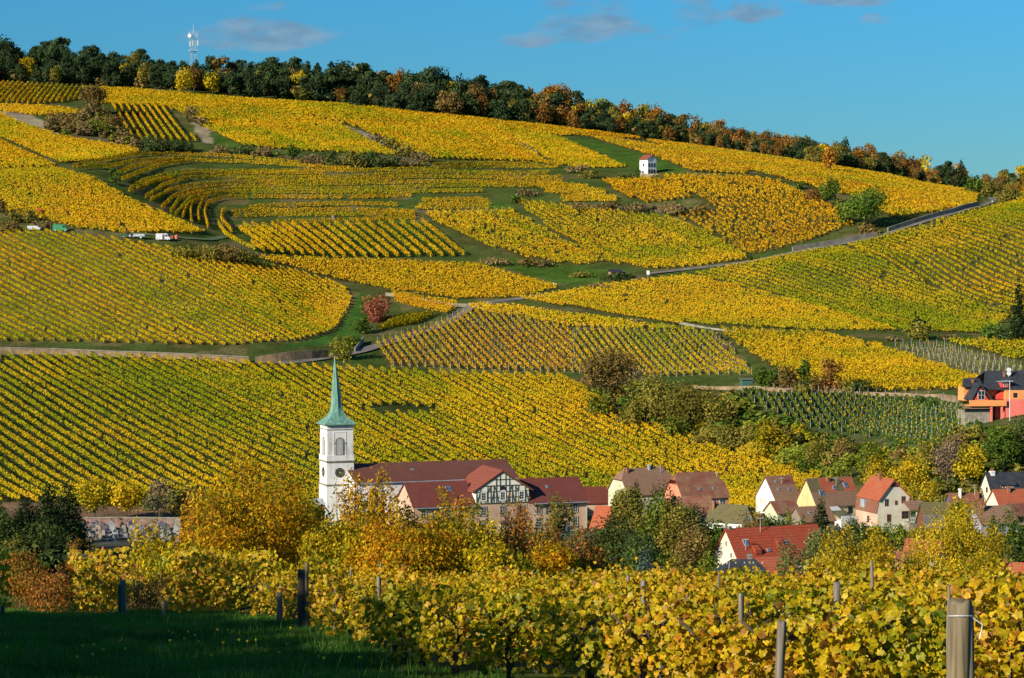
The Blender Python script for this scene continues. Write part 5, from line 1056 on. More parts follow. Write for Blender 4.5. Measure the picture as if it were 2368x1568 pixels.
house(1797, 1186, 393, 24, 4.6, 4.4, 1.6, 'palegreen', 't_redbrown', 'small lean annex with red brown roof in front of the white house')
R_, w_, r_, ez = house(1856, 1205, 388, 24, 6.4, 4.6, 2.0, 'wood', 't_brown', 'wooden shed with grey brown tiled roof in front of the yellow house', name='shed', cat='shed', sky_=((2.0, 1.1, .4, .4),))
# nearer roofs
R_, w_, r_, ez = house(1710, 1301, 300, 24, 14.0, 7.2, 3.9, 'cream', 't_barn', 'long barn like house with bright red tile roof and cream left gable', name='barn_house', sky_=((2.0, 1.9, .6, .8), (5.0, 1.0, .35, .35), (8.0, 1.7, .4, .4)), ants=((4.9, 3.0, 2.2), (1.6, 1.2, 1.6)), chim=((.5, 3.6, .5, .4, 'concrete'),), lwins=())
for dx in (3.2, 7.2):
    z_ = ez + .9 if dx == 3.2 else ez + 1.7; y_ = .5 if dx == 3.2 else 1.4
    mb = MB(); mb.prismx([(y_, z_), (y_ + 1.4, z_ + 1.3), (y_, z_ + .55)], dx - .5, dx + .5); q = mb.build('dormer', M['t_barn'], r_); bmfix(q)
mb = MB()
for (yy, zz) in ((3.6, 2.1), (2.3, .7), (4.9, .7)):
    n_ = 14; pts = [(yy + .28*cos(2*pi*i/n_), ez + zz + .38*sin(2*pi*i/n_)) for i in range(n_)]; mb.prismx(pts, -.04, .02)
mb.build('round_vents', M['stone'], w_)
p = at(1660, 1345, 262); g = float(ter(p[0], p[1])); R_ = empty('village_house', (p[0], p[1], g), radians(3), label='house with blue black slate hip roof just above the foreground vines', cat='house'); ez = p[2] - g
mb = MB(); mb.box(0, 6.8, 0, 6, -1.5, ez + .1); mb.build('wall', M['dirtywhite'], R_); gable_roof(R_, 6.8, 6, ez, 2.1, 't_slate', .4, .14, 0, 0, 1, 1)
mb = MB(); [mb.box(1.3 + i*1.05, 1.45 + i*1.05, 2.35, 2.5, ez + 1.75, ez + 1.95) for i in range(5)]; mb.build('snow_guards', M['metal'], R_); chimney(R_, 4.2, 3.2, ez + 1.5, ez + 2.8, .5, 'concrete')
house(1772, 1345, 272, 18, 4.5, 5, 2.4, 'cream', 't_orange', 'salmon red roof right of the blue black hip roof')
house(2164, 1287, 285, -24, 4.2, 4.8, 1.6, 'whiteclean', 't_orange', 'small house with orange roof and white blue right gable among the yellow trees', right=True, chim=((1.8, 2.2, .9, .35),), rwins=((2.3, .9, .5, .7),))
house(2125, 1318, 265, -20, 4.0, 4.4, 1.6, 'salmon', 't_redbrown', 'dull red tiled roof left below the small orange roof', right=True, chim=((3.6, 2.0, .5, .3, 'zinc'),))
house(2362, 1345, 258, -18, 3.6, 4, 1.7, 'pink', 't_orange', 'orange roof with chimney above the vines at the right edge', right=True, chim=((1.6, 1.6, .7, .35),))
house(232, 1352, 300, 6, 7.2, 5, 2.2, 'beige', 't_orange', 'dull red roof between the reddish bushes at the lower left', name='village_house')
house(30, 1330, 330, 8, 6, 6, 2.3, 'whiteclean', 't_slate', 'dark blue roof in deep shade left of the cemetery'); house(180, 1322, 336, 8, 4.4, 5, 2.1, 'lilac', 't_slate', 'second dark blue roof in shade below the cemetery')
# orange house on the hill
p = at(2255, 962, 482); g = float(ter(p[0], p[1])); OY = radians(7); R_ = empty('orange_house', (p[0], p[1], min(g, p[2])), OY, label='orange and red modern house with black roofs at the right edge of the hill', cat='house')
zz_ = lambda y: zy(y, 482) - min(g, p[2]); k = 482 / F; X_ = lambda x: (x - 2255) * k
mb = MB(); mb.box(X_(2327), X_(2367) + 4, 0, 9, -3, zz_(924)); mb.box(X_(2289), X_(2327), 2.6, 9, -3, zz_(936)); mb.build('lower_wall', M['pink'], R_)
mb = MB(); mb.box(X_(2327), X_(2367) + 4, 0, 9, zz_(924), zz_(903)); mb.box(X_(2262), X_(2327), 2.6, 9, zz_(936), zz_(900)); mb.box(X_(2245), X_(2262), 5, 9, zz_(930), zz_(898)); uw = mb.build('upper_wall', M['orange'], R_)
mb = MB(); mb.box(X_(2238), X_(2296), -.6, -.4, zz_(939), zz_(925)); mb.box(X_(2296), X_(2327), -.6, -.4, zz_(939), zz_(925.5)); mb.box(X_(2238), X_(2327), -.4, 2.6, zz_(939) , zz_(939) + .15); mb.build('balcony', M['orange'], R_)
mb = MB(); [mb.box(X_(x) - .2, X_(x) + .2, -.4, 0, -3, zz_(939)) for x in (2292, 2317)]; mb.build('pillar', M['pink'], R_)
mb = MB(); mb.box(X_(2300), X_(2312), 2.55, 2.62, -.6, zz_(941)); mb.build('door', M['black'], R_)
mb = MB(); mb.box(X_(2230), X_(2290), .2, 5, -3, zz_(950)); q = mb.build('conservatory', M['stone'], R_); mb = MB(); mb.box(X_(2230), X_(2290), .15, .25, zz_(953), zz_(944)); mb.build('glazing', M['glass'], q)
mb = MB(); mb.prismx([(-.4, zz_(945)), (3, zz_(938)), (3, zz_(937)), (-.4, zz_(944))], X_(2228), X_(2291)); x_ = mb.build('conservatory_roof', M['wallbrown'], q); bmfix(x_)
def roofpoly(pts, nm='roof', mat='t_slate', t=.2):
    q = [Vector(v) for v in pts]; n = (q[1]-q[0]).cross(q[2]-q[0]).normalized() * t; k_ = len(q); mb = MB(); mb.add([v + n for v in q] + q, [tuple(range(k_)), tuple(range(k_, 2*k_))[::-1]] + [(i, (i+1) % k_, (i+1) % k_ + k_, i + k_) for i in range(k_)]); o = mb.build(nm, M[mat], R_); bmfix(o); return o
zr, ze_ = zz_(866), zz_(904)
rf = roofpoly([(X_(2276), 1.0, zz_(903)), (X_(2367)+5, -.4, ze_), (X_(2367)+5, 6.2, zr + .3), (X_(2300), 6.2, zr + .3)], 'main_roof'); roofpoly([(X_(2300), 6.2, zr+.3), (X_(2367)+5, 6.2, zr+.3), (X_(2367)+5, 11, ze_), (X_(2262), 11, ze_)], 'rear_roof')
roofpoly([(X_(2238), 4.2, zz_(898)), (X_(2290), 4.2, zz_(898)), (X_(2290), 7, zz_(880)), (X_(2250), 7, zz_(880))], 'side_roof')
# red gable
gx0, gx1, ga = X_(2249), X_(2290), X_(2266); mb = MB(); mb.prism([(gx0+.3, zz_(926)), (gx1-.3, zz_(926)), (ga, zz_(893))], .1, 4); rg = mb.build('red_gable', M['redwall'], R_); bmfix(rg)
roofpoly([(gx0-.3, -.2, zz_(926)), (ga, -.2, zz_(890.5)), (ga + .4, 5, zz_(888)), (gx0-.3, 5, zz_(926))], 'gable_roof'); roofpoly([(ga, -.2, zz_(890.5)), (gx1+.3, -.2, zz_(926)), (gx1+1.0, 5, zz_(918)), (ga+.4, 5, zz_(888))], 'gable_roof')
window(rg, 'front', X_(2269), zz_(924), 1.5, 1.9, .1, 'frame', cols=2, rows=2)
mb = MB(); mb.prism([(X_(2303), zz_(925)), (X_(2327), zz_(925)), (X_(2325), zz_(903))], 1.2, 3); q = mb.build('red_wall', M['redwall'], R_); bmfix(q)
mb = MB(); mb.box(X_(2320), X_(2336), .5, 3.5, zz_(897), zz_(885.5)); dm = mb.build('dormer', M['redwall'], rf); window(dm, 'front', X_(2328), zz_(894.5), .75, .8, .5, 'frame', cols=2, rows=1)
mb = MB(); mb.prism([(X_(2316), zz_(884.5)), (X_(2346), zz_(883)), (X_(2346), zz_(881.5)), (X_(2316), zz_(883.2))], 0, 4); q = mb.build('dormer_roof', M['zinc'], dm); bmfix(q)
window(uw, 'front', X_(2350), zz_(920), .85, 1.0, 0, 'black', cols=2, rows=1); chimney(rf, X_(2340.5), 4.5, zz_(880), zz_(862), .45); chimney(rf, X_(2268), 5.4, zz_(893), zz_(880), .45)
for y_ in (866.5, 858): 
    mb = MB(); n_ = 16; pts = [(X_(2351) + .5*cos(2*pi*i/n_), zz_(y_) + .48*sin(2*pi*i/n_)) for i in range(n_)]; mb.prism(pts, 4.2, 4.32); q = mb.build('satellite_dish', M['whiteclean'], rf); bmfix(q)
mb = MB(); mb.tube([(X_(2351), 4.4, zz_(875)), (X_(2351), 4.4, zz_(857))], .05, 6); mb.build('dish_pole', M['metal'], rf)
fp = MB(); fp.tube([(0, 0, -.5), (0, 0, 7.8)], [.07, .05], 8); q = fp.build('flagpole', M['whiteclean'], loc=tuple(at(2334, 968, 474))); tag(q, 'tall white flagpole on the lawn before the orange house', 'flagpole')
# white pavilion on the hill
p = ground(1497, 403); k = p[1] / F; R_ = empty('pavilion', tuple(p), radians(35), label='small white pavilion with arcade and red roof alone among the vineyards', cat='pavilion')
PW = 26 * k / cos(radians(35)) * .82; PD = 5.6; Hh = 35 * k
mb = MB(); mb.box(0, PW, 0, PD, -3, Hh); w_ = mb.build('wall', M['whiteclean'], R_); mb = MB(); mb.prism([(0, Hh), (PW, Hh), (PW/2, Hh + 1.75)], 0, PD); q = mb.build('gable', M['whiteclean'], w_); bmfix(q)
gable_roof(R_, PD, PW, Hh, 1.9, 't_convent2', .35, .15, 0, 0, axis='y')
for i in range(3):
    cx_ = PW * (.2 + .3 * i); n_ = 8; pts = [(cx_ - .45, .1), (cx_ + .45, .1)] + [(cx_ + .45*cos(pi*j/n_), 1.7 + .45*sin(pi*j/n_)) for j in range(n_ + 1)]; mb = MB(); mb.prism(pts, -.02, .3); q = mb.build('arch_opening', M['black'], w_); bmfix(q)
    window(w_, 'front', cx_, 3.1, .85, 1.7, 0, 'darkshutter', cols=1, rows=1)
mb = MB(); mb.box(-.06, PW + .06, -.08, 0.0, -.6, .1); [mb.box(PW*(.2+.3*i) + .5, PW*(.2+.3*i) + .5 + PW*.3 - 1.0, -.06, 0, .1, 2.2) for i in range(2)]; mb.build('arcade_stone', M['stone'], w_)
window(w_, 'left', PD*.5, 3.4, .9, 1.3, 0, 'darkshutter', cols=1, rows=1); window(w_, 'front', PW/2, Hh + .3, .5, .7, 0, 'darkshutter', cols=1, rows=1)
wall_strip('terrace_wall', [(1480,408),(1500,411),(1522,411)], 1.6, M['stone'], 'low stone terrace wall in front of the white pavilion', thick=.4)
# little sheds and signs in the vineyards
p = ground(1412, 637); R_ = empty('vineyard_shed', tuple(p), radians(15), label='tiny shed with dark roof beside the road on the slope', cat='shed'); mb = MB(); mb.box(0, 4.2, 0, 3, -1, 1.3); mb.build('wall', M['wallbrown'], R_); gable_roof(R_, 4.2, 3, 1.3, .8, 't_slate', .3, .1)
p = ground(1716, 893); R_ = empty('garden_shed', tuple(p), radians(10), label='small green wooden shed above the dark green vineyard', cat='shed'); mb = MB(); mb.box(0, 3.0, 0, 2.5, -.5, 1.7); mb.build('wall', mat_noise('green_boards', (.03,.10,.08), (.05,.15,.12), 3), R_); mb = MB(); mb.prismx([(-.3, 1.7), (2.8, 2.0), (2.8, 2.1), (-.3, 1.8)], -.3, 3.3); q = mb.build('roof', M['t_grey'], R_); bmfix(q)
p = ground(1498, 641); R_ = empty('notice_board', tuple(p), 0, label='white notice board standing by the road on the slope', cat='sign'); mb = MB(); mb.box(-.5, .5, 0, .08, .9, 2.3); mb.build('panel', M['whiteclean'], R_); mb = MB(); mb.tube([(0, .12, -.2), (0, .12, 2.2)], .05, 6); mb.build('post', M['metal'], R_)
p = ground(771, 508); mb = MB(); mb.tube([(0, 0, -.2), (0, 0, 1.3)], [.75, .75], 12); mb.tube([(0, 0, 1.3), (0, 0, 1.5)], [.85, .8], 12); q = mb.build('water_tank', M['concrete'], loc=tuple(p)); tag(q, 'small pale cylindrical tank at the foot of the terraces', 'tank')
# mast
b = gx(447, 1235); p = empty('radio_mast', tuple(b), radians(20), label='white lattice radio mast with dishes rising above the pine wood', cat='mast'); H = zy(72, 1235) - b[2]; mb = MB(); w0 = 1.15
for sx in (-1, 1):
    for sy in (-1, 1): mb.beam((sx*w0*1.15, sy*w0*1.15, -.5), (sx*w0*.9, sy*w0*.9, H - 1), .15)
nb = int(H / 2)
for i in range(nb):
    z0, z1 = i*H/nb, (i+1)*H/nb - .4; w1 = w0 * (1.15 - .25*i/nb)
    for a, b_ in (((-w1,-w1),(w1,-w1)), ((w1,-w1),(w1,w1)), ((w1,w1),(-w1,w1)), ((-w1,w1),(-w1,-w1))):
        mb.beam((*a, z0), (*b_, z1), .07); mb.beam((*a, z1), (*b_, z1), .07)
mb.build('lattice', M['metal'], p)
mb = MB(); mb.box(-2.1, 2.1, -2.1, 2.1, H*.62, H*.62 + .15); [mb.beam((a, b__, H*.62), (a, b__, H*.62+1.1), .1) for a in (-2, 2) for b__ in (-2, 2)]; mb.build('platform', M['frame'], p)
for (x, y, z, hh) in ((-2.2, -1.5, H*.70, 3), (2.2, -1.2, H*.72, 3), (0, 2.2, H*.72, 3), (2.1, 0, H*.86, 2.6), (-2.3, 0, H*.9, 2)): mb = MB(); mb.box(x-.25, x+.25, y-.18, y+.18, z, z+hh); mb.beam((x*.4, y*.4, z+hh/2), (x, y, z+hh/2), .12); mb.build('antenna_panel', M['whiteclean'], p)
mb = MB(); mb.tube([(-2.4, -1.6, H*.9), (-2.6, -2.0, H*.9)], [1.0, 1.0], 14); mb.tube([(-2.3, -1.4, H*.9), (0, 0, H*.9)], .1, 6); mb.build('dish', M['whiteclean'], p); mb = MB(); mb.tube([(0, 0, H-1.5), (0, 0, H+3.5)], [.12, .06], 6); mb.beam((-1.6, 0, H-.6), (2.6, 0, H-.6), .16); mb.build('top_spike', M['frame'], p)
# vehicles
def wheel(par, x, y, r=.36, w=.25):
    mb = MB(); mb.tube([(x, y - w/2, r), (x, y + w/2, r)], [r, r], 16); q = mb.build('wheel', M['black'], par); mb = MB(); mb.tube([(x, y - w/2 - .01, r), (x, y - w/2 + .02, r)], [r*.55, r*.55], 12); mb.build('rim', M['metal'], q)
def van(loc, yaw, col, label, L_=5.4, H_=2.4, name='van', cat='van', door=False):
    R_ = empty(name, tuple(loc), yaw, label=label, cat=cat); z0 = .35
    pr_ = [(0, z0), (L_, z0), (L_, .95), (L_*.9, 1.15), (L_*.8, H_*.93), (L_*.76, H_), (.1, H_), (0, H_*.9)]
    mb = MB(); mb.prism(pr_, 0, 1.9); q = mb.build('body', col, R_); bmfix(q)
    for y0, y1 in ((-.015, 0), (1.9, 1.915)):
        g_ = MB(); g_.prism([(L_*.66, 1.3), (L_*.85, 1.3), (L_*.79, H_*.85), (L_*.66, H_*.85)], y0, y1); g_.build('side_window', M['glass'], q)
    g_ = MB(); g_.box(-.015, 0, .25, .85, H_*.52, H_*.85); g_.box(-.015, 0, 1.05, 1.65, H_*.52, H_*.85); g_.build('rear_window', M['glass'], q)
    g_ = MB(); g_.add([(L_*.895, .15, 1.2), (L_*.895, 1.75, 1.2), (L_*.81, 1.65, H_*.9), (L_*.81, .25, H_*.9), (L_*.9+.02, .15, 1.22), (L_*.9+.02, 1.75, 1.22), (L_*.815+.02, 1.65, H_*.91), (L_*.815+.02, .25, H_*.91)], [(0,1,2,3),(7,6,5,4),(0,4,5,1),(1,5,6,2),(2,6,7,3),(3,7,4,0)]); g_.build('windscreen', M['glass'], q)
    g_ = MB(); g_.box(-.02, 0, .05, .2, .9, 1.3); g_.box(-.02, 0, 1.7, 1.85, .9, 1.3); g_.build('tail_light', M['redwall'], q)
    if door: g_ = MB(); g_.box(L_*.46, L_*.62, -.02, 0, .4, H_*.88); g_.build('open_door', M['black'], q)
    for x in (L_*.17, L_*.84):
        for y in (.1, 1.8): wheel(R_, x, y)
    return R_
van(ground(360, 556), radians(-14), mat_noise('white_paint', (.5,.51,.53), (.56,.57,.58), 1, rough=.35), 'white panel van with open side door parked below the terraces', door=True)
van(ground(122, 535), radians(-8), mat_noise('green_paint', (.01,.20,.07), (.015,.24,.09), 1, rough=.4), 'green van half hidden by vines at the left of the spur')
van(ground(63, 533), radians(-8), mat_noise('silver_paint', (.5,.52,.54), (.55,.57,.6), 1, rough=.35), 'silver estate car at the far left behind the vines', L_=4.7, H_=1.65, name='parked_car', cat='car')
p = ground(300, 551); R_ = empty('tractor', tuple(p + np.array((-2.6, 0, .1))), radians(8), label='green tractor with red rear frame left of the white van', cat='tractor')
mb = MB(); mb.box(0, 1.8, -.4, .4, .7, 1.45); q = mb.build('bonnet', mat_noise('tractor_green', (.02,.15,.06), (.03,.19,.08), 1, rough=.5), R_); mb = MB(); [mb.beam((x, y, 1.2), (x, y, 2.5), .08) for x in (1.8, 3.1) for y in (-.6, .6)]; mb.box(1.7, 3.2, -.7, .7, 2.5, 2.6); mb.box(1.8, 3.1, -.6, .6, .8, 1.3); mb.build('cab', M['black'], R_)
for x, r_ in ((.5, .45), (2.6, .8)): wheel(R_, x, -.75, r_, .35); wheel(R_, x, .75, r_, .35)
mb = MB(); mb.beam((1.6, 0, 2.6), (2.3, 0, 3.3), .15); mb.beam((2.3, 0, 3.3), (3.6, 0, 2.4), .15); mb.beam((1.2, .3, 1.6), (2.2, .3, 2.9), .12); mb.build('loader_frame', M['redwall'], R_)
R_ = empty('farm_trailer', tuple(ground(318, 553) + np.array((-1.2, 0, .1))), radians(-12), label='grey tipping trailer hitched behind the tractor', cat='trailer'); mb = MB(); mb.box(0, 4.2, -.9, .9, .8, 1.7); mb.box(-1.2, 0, -.06, .06, .6, .7); mb.build('tray', M['zinc'], R_); [wheel(R_, 2.9, y, .45, .3) for y in (-1, 1)]
mb = MB(); mb.box(-.6, .6, -.35, .35, 0, .8); q = mb.build('grape_crate', M['redwall'], loc=tuple(ground(396, 551))); tag(q, 'red harvest tub right of the white van', 'tub'); bmfix(q)
mb = MB(); mb.tube([(0, 0, 0), (0, 0, 1.3)], [.5, .6], 10); mb.tube([(0, 0, 1.25), (0, 0, 1.6)], [.3, .2], 8); q = mb.build('red_barrel', M['pink'], loc=tuple(ground(408, 553))); tag(q, 'pale red barrel standing alone on the grass track', 'barrel')
p = ground(92, 497); R_ = empty('garden_parasol', tuple(p), 0, label='small red shade roof among the vines of the left spur', cat='parasol'); mb = MB(); mb.tube([(0, 0, 1.6), (0, 0, 2.3)], [1.6, .05], 8); mb.build('canopy', M['redwall'], R_); mb = MB(); mb.tube([(0, 0, -.2), (0, 0, 1.7)], .04, 6); mb.build('pole', M['metal'], R_)
R_ = empty('greenhouse', tuple(ground(1527, 325)), radians(-10), label='small white polytunnel at the edge of the wood', cat='greenhouse'); mb = MB(); mb.prismx([(1.5*cos(a*pi/8), 1.6*sin(a*pi/8)) for a in range(9)], 0, 4.5); q = mb.build('cover', M['whiteclean'], R_); bmfix(q)
# people
def person(loc, yaw, label, top, leg, hair=(.04,.025,.015), H_=1.74, stride=.22):
    me = bpy.data.meshes.new('person'); k = H_ / 1.74
    J = [(0,0,.95),(0,0,1.2),(0,0,1.42),(0,0.01,1.5),(0,.02,1.6),(0,.01,1.7), (-.17,0,1.4),(-.22,-.03+stride*.4,1.12),(-.22,-.12+stride*.8,.9), (.17,0,1.4),(.22,.0-stride*.4,1.12),(.22,-.08-stride*.6,.9),
         (-.1,0,.9),(-.11,-.05-stride*.4,.5),(-.11,-stride,.08),(-.11,-.14-stride,.04), (.1,0,.9),(.11,-.02+stride*.4,.5),(.11,stride,.1),(.11,-.12+stride,.04)]
    E = [(0,1),(1,2),(2,3),(3,4),(4,5),(2,6),(6,7),(7,8),(2,9),(9,10),(10,11),(0,12),(12,13),(13,14),(14,15),(0,16),(16,17),(17,18),(18,19)]
    Rr = [.15,.14,.15,.06,.1,.09,.075,.055,.04,.075,.055,.04,.1,.07,.05,.045,.1,.07,.05,.045]
    me.from_pydata([tuple(c*k for c in j) for j in J], E, []); o = bpy.data.objects.new('person', me); COL.objects.link(o)
    sk = o.modifiers.new('skin', 'SKIN'); o.modifiers.new('sub', 'SUBSURF').levels = 1
    for i, r_ in enumerate(Rr): me.skin_vertices[0].data[i].radius = (r_*k, r_*k)
    me.skin_vertices[0].data[0].use_root = True
    dg = bpy.context.evaluated_depsgraph_get(); m2 = bpy.data.meshes.new_from_object(o.evaluated_get(dg)); o.modifiers.clear(); o.data = m2; m2.materials.clear()
    for nm, c in (('skin', (.5,.3,.22)), ('top', top), ('legs', leg), ('hair', hair)): m2.materials.append(mat_noise('person_' + nm, c, tuple(.85*v for v in c), 8))
    for pl in m2.polygons:
        z = pl.center.z / k; pl.material_index = 2 if z < .95 else (1 if z < 1.47 and not (abs(pl.center.x) > .17*k and z < .97) else (3 if z > 1.66 or (pl.center.y > .04 and z > 1.52) else 0))
    o.location = tuple(loc); o.rotation_euler = (0, 0, yaw); tag(o, label, 'person'); return o
person(ground(747, 831), radians(70), 'person in dark clothes walking on the lane by the stone wall', (.03,.03,.05), (.03,.03,.04))
person(ground(1280, 664), radians(-40), 'person in a white top walking on the grass right of the golden field', (.75,.75,.75), (.05,.07,.12))
person(ground(2294, 473), radians(20), 'person in a pale jacket walking on the road at the right crest', (.7,.7,.72), (.05,.05,.08)); person(ground(2300, 474), radians(10), 'person in dark clothes walking beside the pale jacket on the crest road', (.04,.04,.05), (.03,.03,.04))
person(gx(238, 352), radians(10), 'person in a red top standing in the shaded cemetery', (.7,.03,.02), (.02,.02,.03)); q = ground(795, 846); person(q, radians(120), 'person in an orange jacket half hidden in the first vines right of the spire', (.7,.3,.1), (.1,.08,.05)); 
# cemetery
rc = np.random.default_rng(3)
def headstone(kind):
    mb = MB()
    if kind == 0: mb.box(-.35, .35, -.1, .1, 0, 1.05); mb.box(-.45, .45, -.2, .2, 0, .15)
    elif kind == 1:
        mb.prism([(-.32, 0), (.32, 0), (.32, .85)] + [(.32*cos(a*pi/6), .85 + .32*sin(a*pi/6)) for a in range(1, 6)] + [(-.32, .85)], -.1, .1); mb.box(-.45, .45, -.25, .25, 0, .15)
    elif kind == 2: mb.box(-.08, .08, -.08, .08, 0, 1.5); mb.box(-.4, .4, -.07, .07, .95, 1.12); mb.box(-.35, .35, -.3, .3, 0, .3)
    else: mb.box(-.5, .5, -1.0, .1, 0, .28); mb.box(-.45, .45, .1, .3, 0, 1.25); mb.prism([(-.5, 1.25), (.5, 1.25), (0, 1.55)], .06, .34)
    return mesh('headstone', mb.v, mb.f)
HK = [headstone(i) for i in range(4)]; HM = [mat_noise('pale_granite', (.22,.23,.24), (.38,.38,.38), 5), mat_noise('dark_granite', (.06,.06,.07), (.12,.12,.13), 5, rough=.4), mat_noise('sandstone', (.26,.21,.16), (.38,.31,.24), 5)]
HKM = {}
for i in range(4):
    for j in range(3): m_ = HK[i].copy(); m_.materials.append(HM[j]); HKM[i, j] = m_
HL = ['%s %s in the village cemetery before the pink wall' % (a, b) for a in ('pale grey', 'dark granite', 'sandstone') for b in ('square headstone', 'round topped headstone', 'stone cross', 'headstone with grave slab')]
for row in range(8):
    y_ = 1222 + row * 4.2
    for i in range(11):
        if rc.random() < .12: continue
        x_ = 196 + i * 21 + rc.uniform(-6, 6) + row * 1.5; i_, j_ = int(rc.integers(0, 4)), int(rc.choice([0, 0, 1, 2])); o = link('headstone', HKM[i_, j_], None, None, tuple(ground(x_, y_)), radians(rc.uniform(-12, 12)))
        s_ = rc.uniform(.85, 1.35); o.scale = (s_, s_, s_); tag(o, HL[j_ * 4 + i_], 'headstone', HL[j_ * 4 + i_].replace('headstone', 'headstones', 1).replace('cross', 'crosses'))
# trees of the village: (x, y base, width px, height px, shape, colour, name, label, distance or None)
TV = [
 (60,1300,120,150,'cone','fir','fir_tree','dark fir at the far left before the cemetery',352), (110,1290,120,168,'cone','fir','fir_tree','second dark fir of the left clump',360), (158,1290,100,178,'cone','fir','fir_tree','tallest dark fir at the right of the left clump',366), (15,1290,90,110,'bush','dark','yew_tree','dark yew at the left frame edge',350), (95,1300,150,90,'bush','dark','yew_tree','broad dark yew at the foot of the firs',340), (170,1270,60,60,'bush','dark','yew_tree','dark yew at the left end of the cemetery wall',358), (30,1290,70,46,'bush','olive','elder_bush','olive bush at the lower left below the firs',335),
 (218,1205,84,98,'round','gold','plane_tree','orange gold round tree behind the cemetery wall, left one',None), (292,1205,84,98,'round','yellow','plane_tree','golden round tree behind the cemetery wall, right one',None), (368,1205,70,110,'round','bare','ash_tree','thin bare tree behind the right part of the cemetery wall',None), (440,1200,80,90,'bush','brown','elder_bush','brown bush left of the church',None), (420,1180,90,50,'bush','lime','elder_bush','lime bush strip below the big vineyard',None),
 (350,1180,50,40,'bush','dark','elder_bush','dark bush between the golden tree and the bare tree',None), (520,1190,80,40,'bush','olive','elder_bush','olive bush left behind the pear trees',None),
 (1424,1290,64,150,'cone','fir','fir_tree','dark fir left of the pale green house',400), (1472,1240,50,125,'cone','fir','fir_tree','narrow dark fir in front of the pale green house',405), (1530,1240,100,110,'bush','fir','fir_tree','broad dark fir in front of the pale green house',402), (1290,1300,70,150,'weep','birch','birch_tree','olive birch in front of the convent wing',395), (1200,1300,50,110,'weep','bare','birch_tree','thin bare birch before the convent',398),
 (1352,1330,110,110,'bush','spruce','spruce_tree','blue green spruce before the convent right wing',330), (1455,1345,90,190,'tall','birch','birch_tree','tall olive birch left in the dark grove',330), (1520,1340,90,180,'weep','lime','willow_tree','weeping yellow green willow in the grove',325), (1410,1340,110,120,'bush','dark','yew_tree','dark green mass left in the grove',320),
 (1480,1345,110,90,'bush','dark','yew_tree','dark green undergrowth in the middle of the grove',310), (1560,1330,90,140,'round','olive','birch_tree','olive tree right in the grove',320), (1600,1335,90,110,'bush','brown','elder_bush','brown olive bush at the right of the grove',305), (1590,1240,80,70,'round','dark','walnut_tree','dark spreading tree in front of the low brown roof',385), (1650,1290,64,84,'round','green','maple_tree','green tree left behind the red barn',330),
 (1490,1350,70,60,'bush','spruce','spruce_tree','grey blue spruce low behind the vines',250), (1560,1350,80,50,'bush','olive','elder_bush','olive bush low behind the vines',250), (1640,1345,90,60,'bush','lime','hazel_bush','yellow green bush left of the black hip roof',270), (1380,1345,90,60,'bush','olive','elder_bush','olive dark bush above the foreground vines',250), (1690,1260,60,40,'bush','lime','hazel_bush','lime bush behind the red barn ridge',345), (1740,1230,60,46,'bush','brown','hazel_bush','brown yellow bush by the white blue gable',372), (1790,1222,80,24,'bush','dark','hedge_bush','dark hedge before the white house',376), (1820,1215,34,30,'bush','lime','hazel_bush','yellow bush at the white house corner',378),
 (1898,1222,50,70,'cone','fir','fir_tree','single young fir in front of the yellow house',370), (1855,1225,30,26,'bush','green','hedge_bush','green bush left of the young fir',372), (1830,1360,90,110,'bush','sage','walnut_tree','sage green tree over the right end of the red barn',215), (1890,1340,90,110,'tall','sage','walnut_tree','taller sage green tree before the red barn',222), (1955,1310,60,60,'bush','sage','willow_bush','sage green bush right of the red barn',250), (1935,1270,60,50,'bush','dark','hedge_bush','dark bush in the village garden',310),
 (1985,1260,80,50,'bush','dark','hedge_bush','dark garden bushes below the yellow house',320), (2035,1250,60,36,'bush','green','laurel_bush','round green bush below the cream house',350), (2090,1250,60,30,'bush','lime','laurel_bush','yellow green bush below the cream house',345), (2130,1262,70,40,'bush','olive','hedge_bush','olive bush below the balcony',335), (2180,1275,80,44,'bush','green','hedge_bush','green bush below the mossy barn',325), (2215,1240,60,86,'round','gold','pear_tree','yellow green tree right of the mossy barn',330), (2240,1220,40,50,'bush','olive','hedge_bush','olive bush before the lilac house',335),
 (2300,1260,40,60,'tall','sage','birch_tree','small sage tree before the lilac wall',310), (2350,1290,70,110,'bush','green','laurel_tree','bright green dense shrub at the right edge',290), (2330,1320,60,60,'bush','sage','willow_bush','sage shrub low at the right edge',280), (2050,1290,60,40,'bush','dark','hedge_bush','dark bush among the gardens',290), (1975,1230,50,30,'bush','dark','hedge_bush','shaded bush right of the wooden shed',340), (1700,1190,60,20,'bush','dark','hedge_bush','shaded hedge behind the white blue gable',None), (1240,1320,90,70,'bush','olive','elder_bush','olive bush below the convent',330),
]
for xx, YY_, hh_ in ((-35, 405, 17), (-70, 396, 18), (-50, 424, 16), (-110, 412, 18), (-30, 385, 15), (-150, 430, 18)):  # unseen firs added outside the frame to throw shade on the cemetery
    q = gx(xx, YY_); real_tree('fir_tree', q, hh_, 9, 'cone', 'fir', .5, 900, int(6000 + YY_), 'unseen tall dark fir added beyond the left edge to shade the cemetery', nl=34)['group'] = 'unseen firs added beyond the left edge'
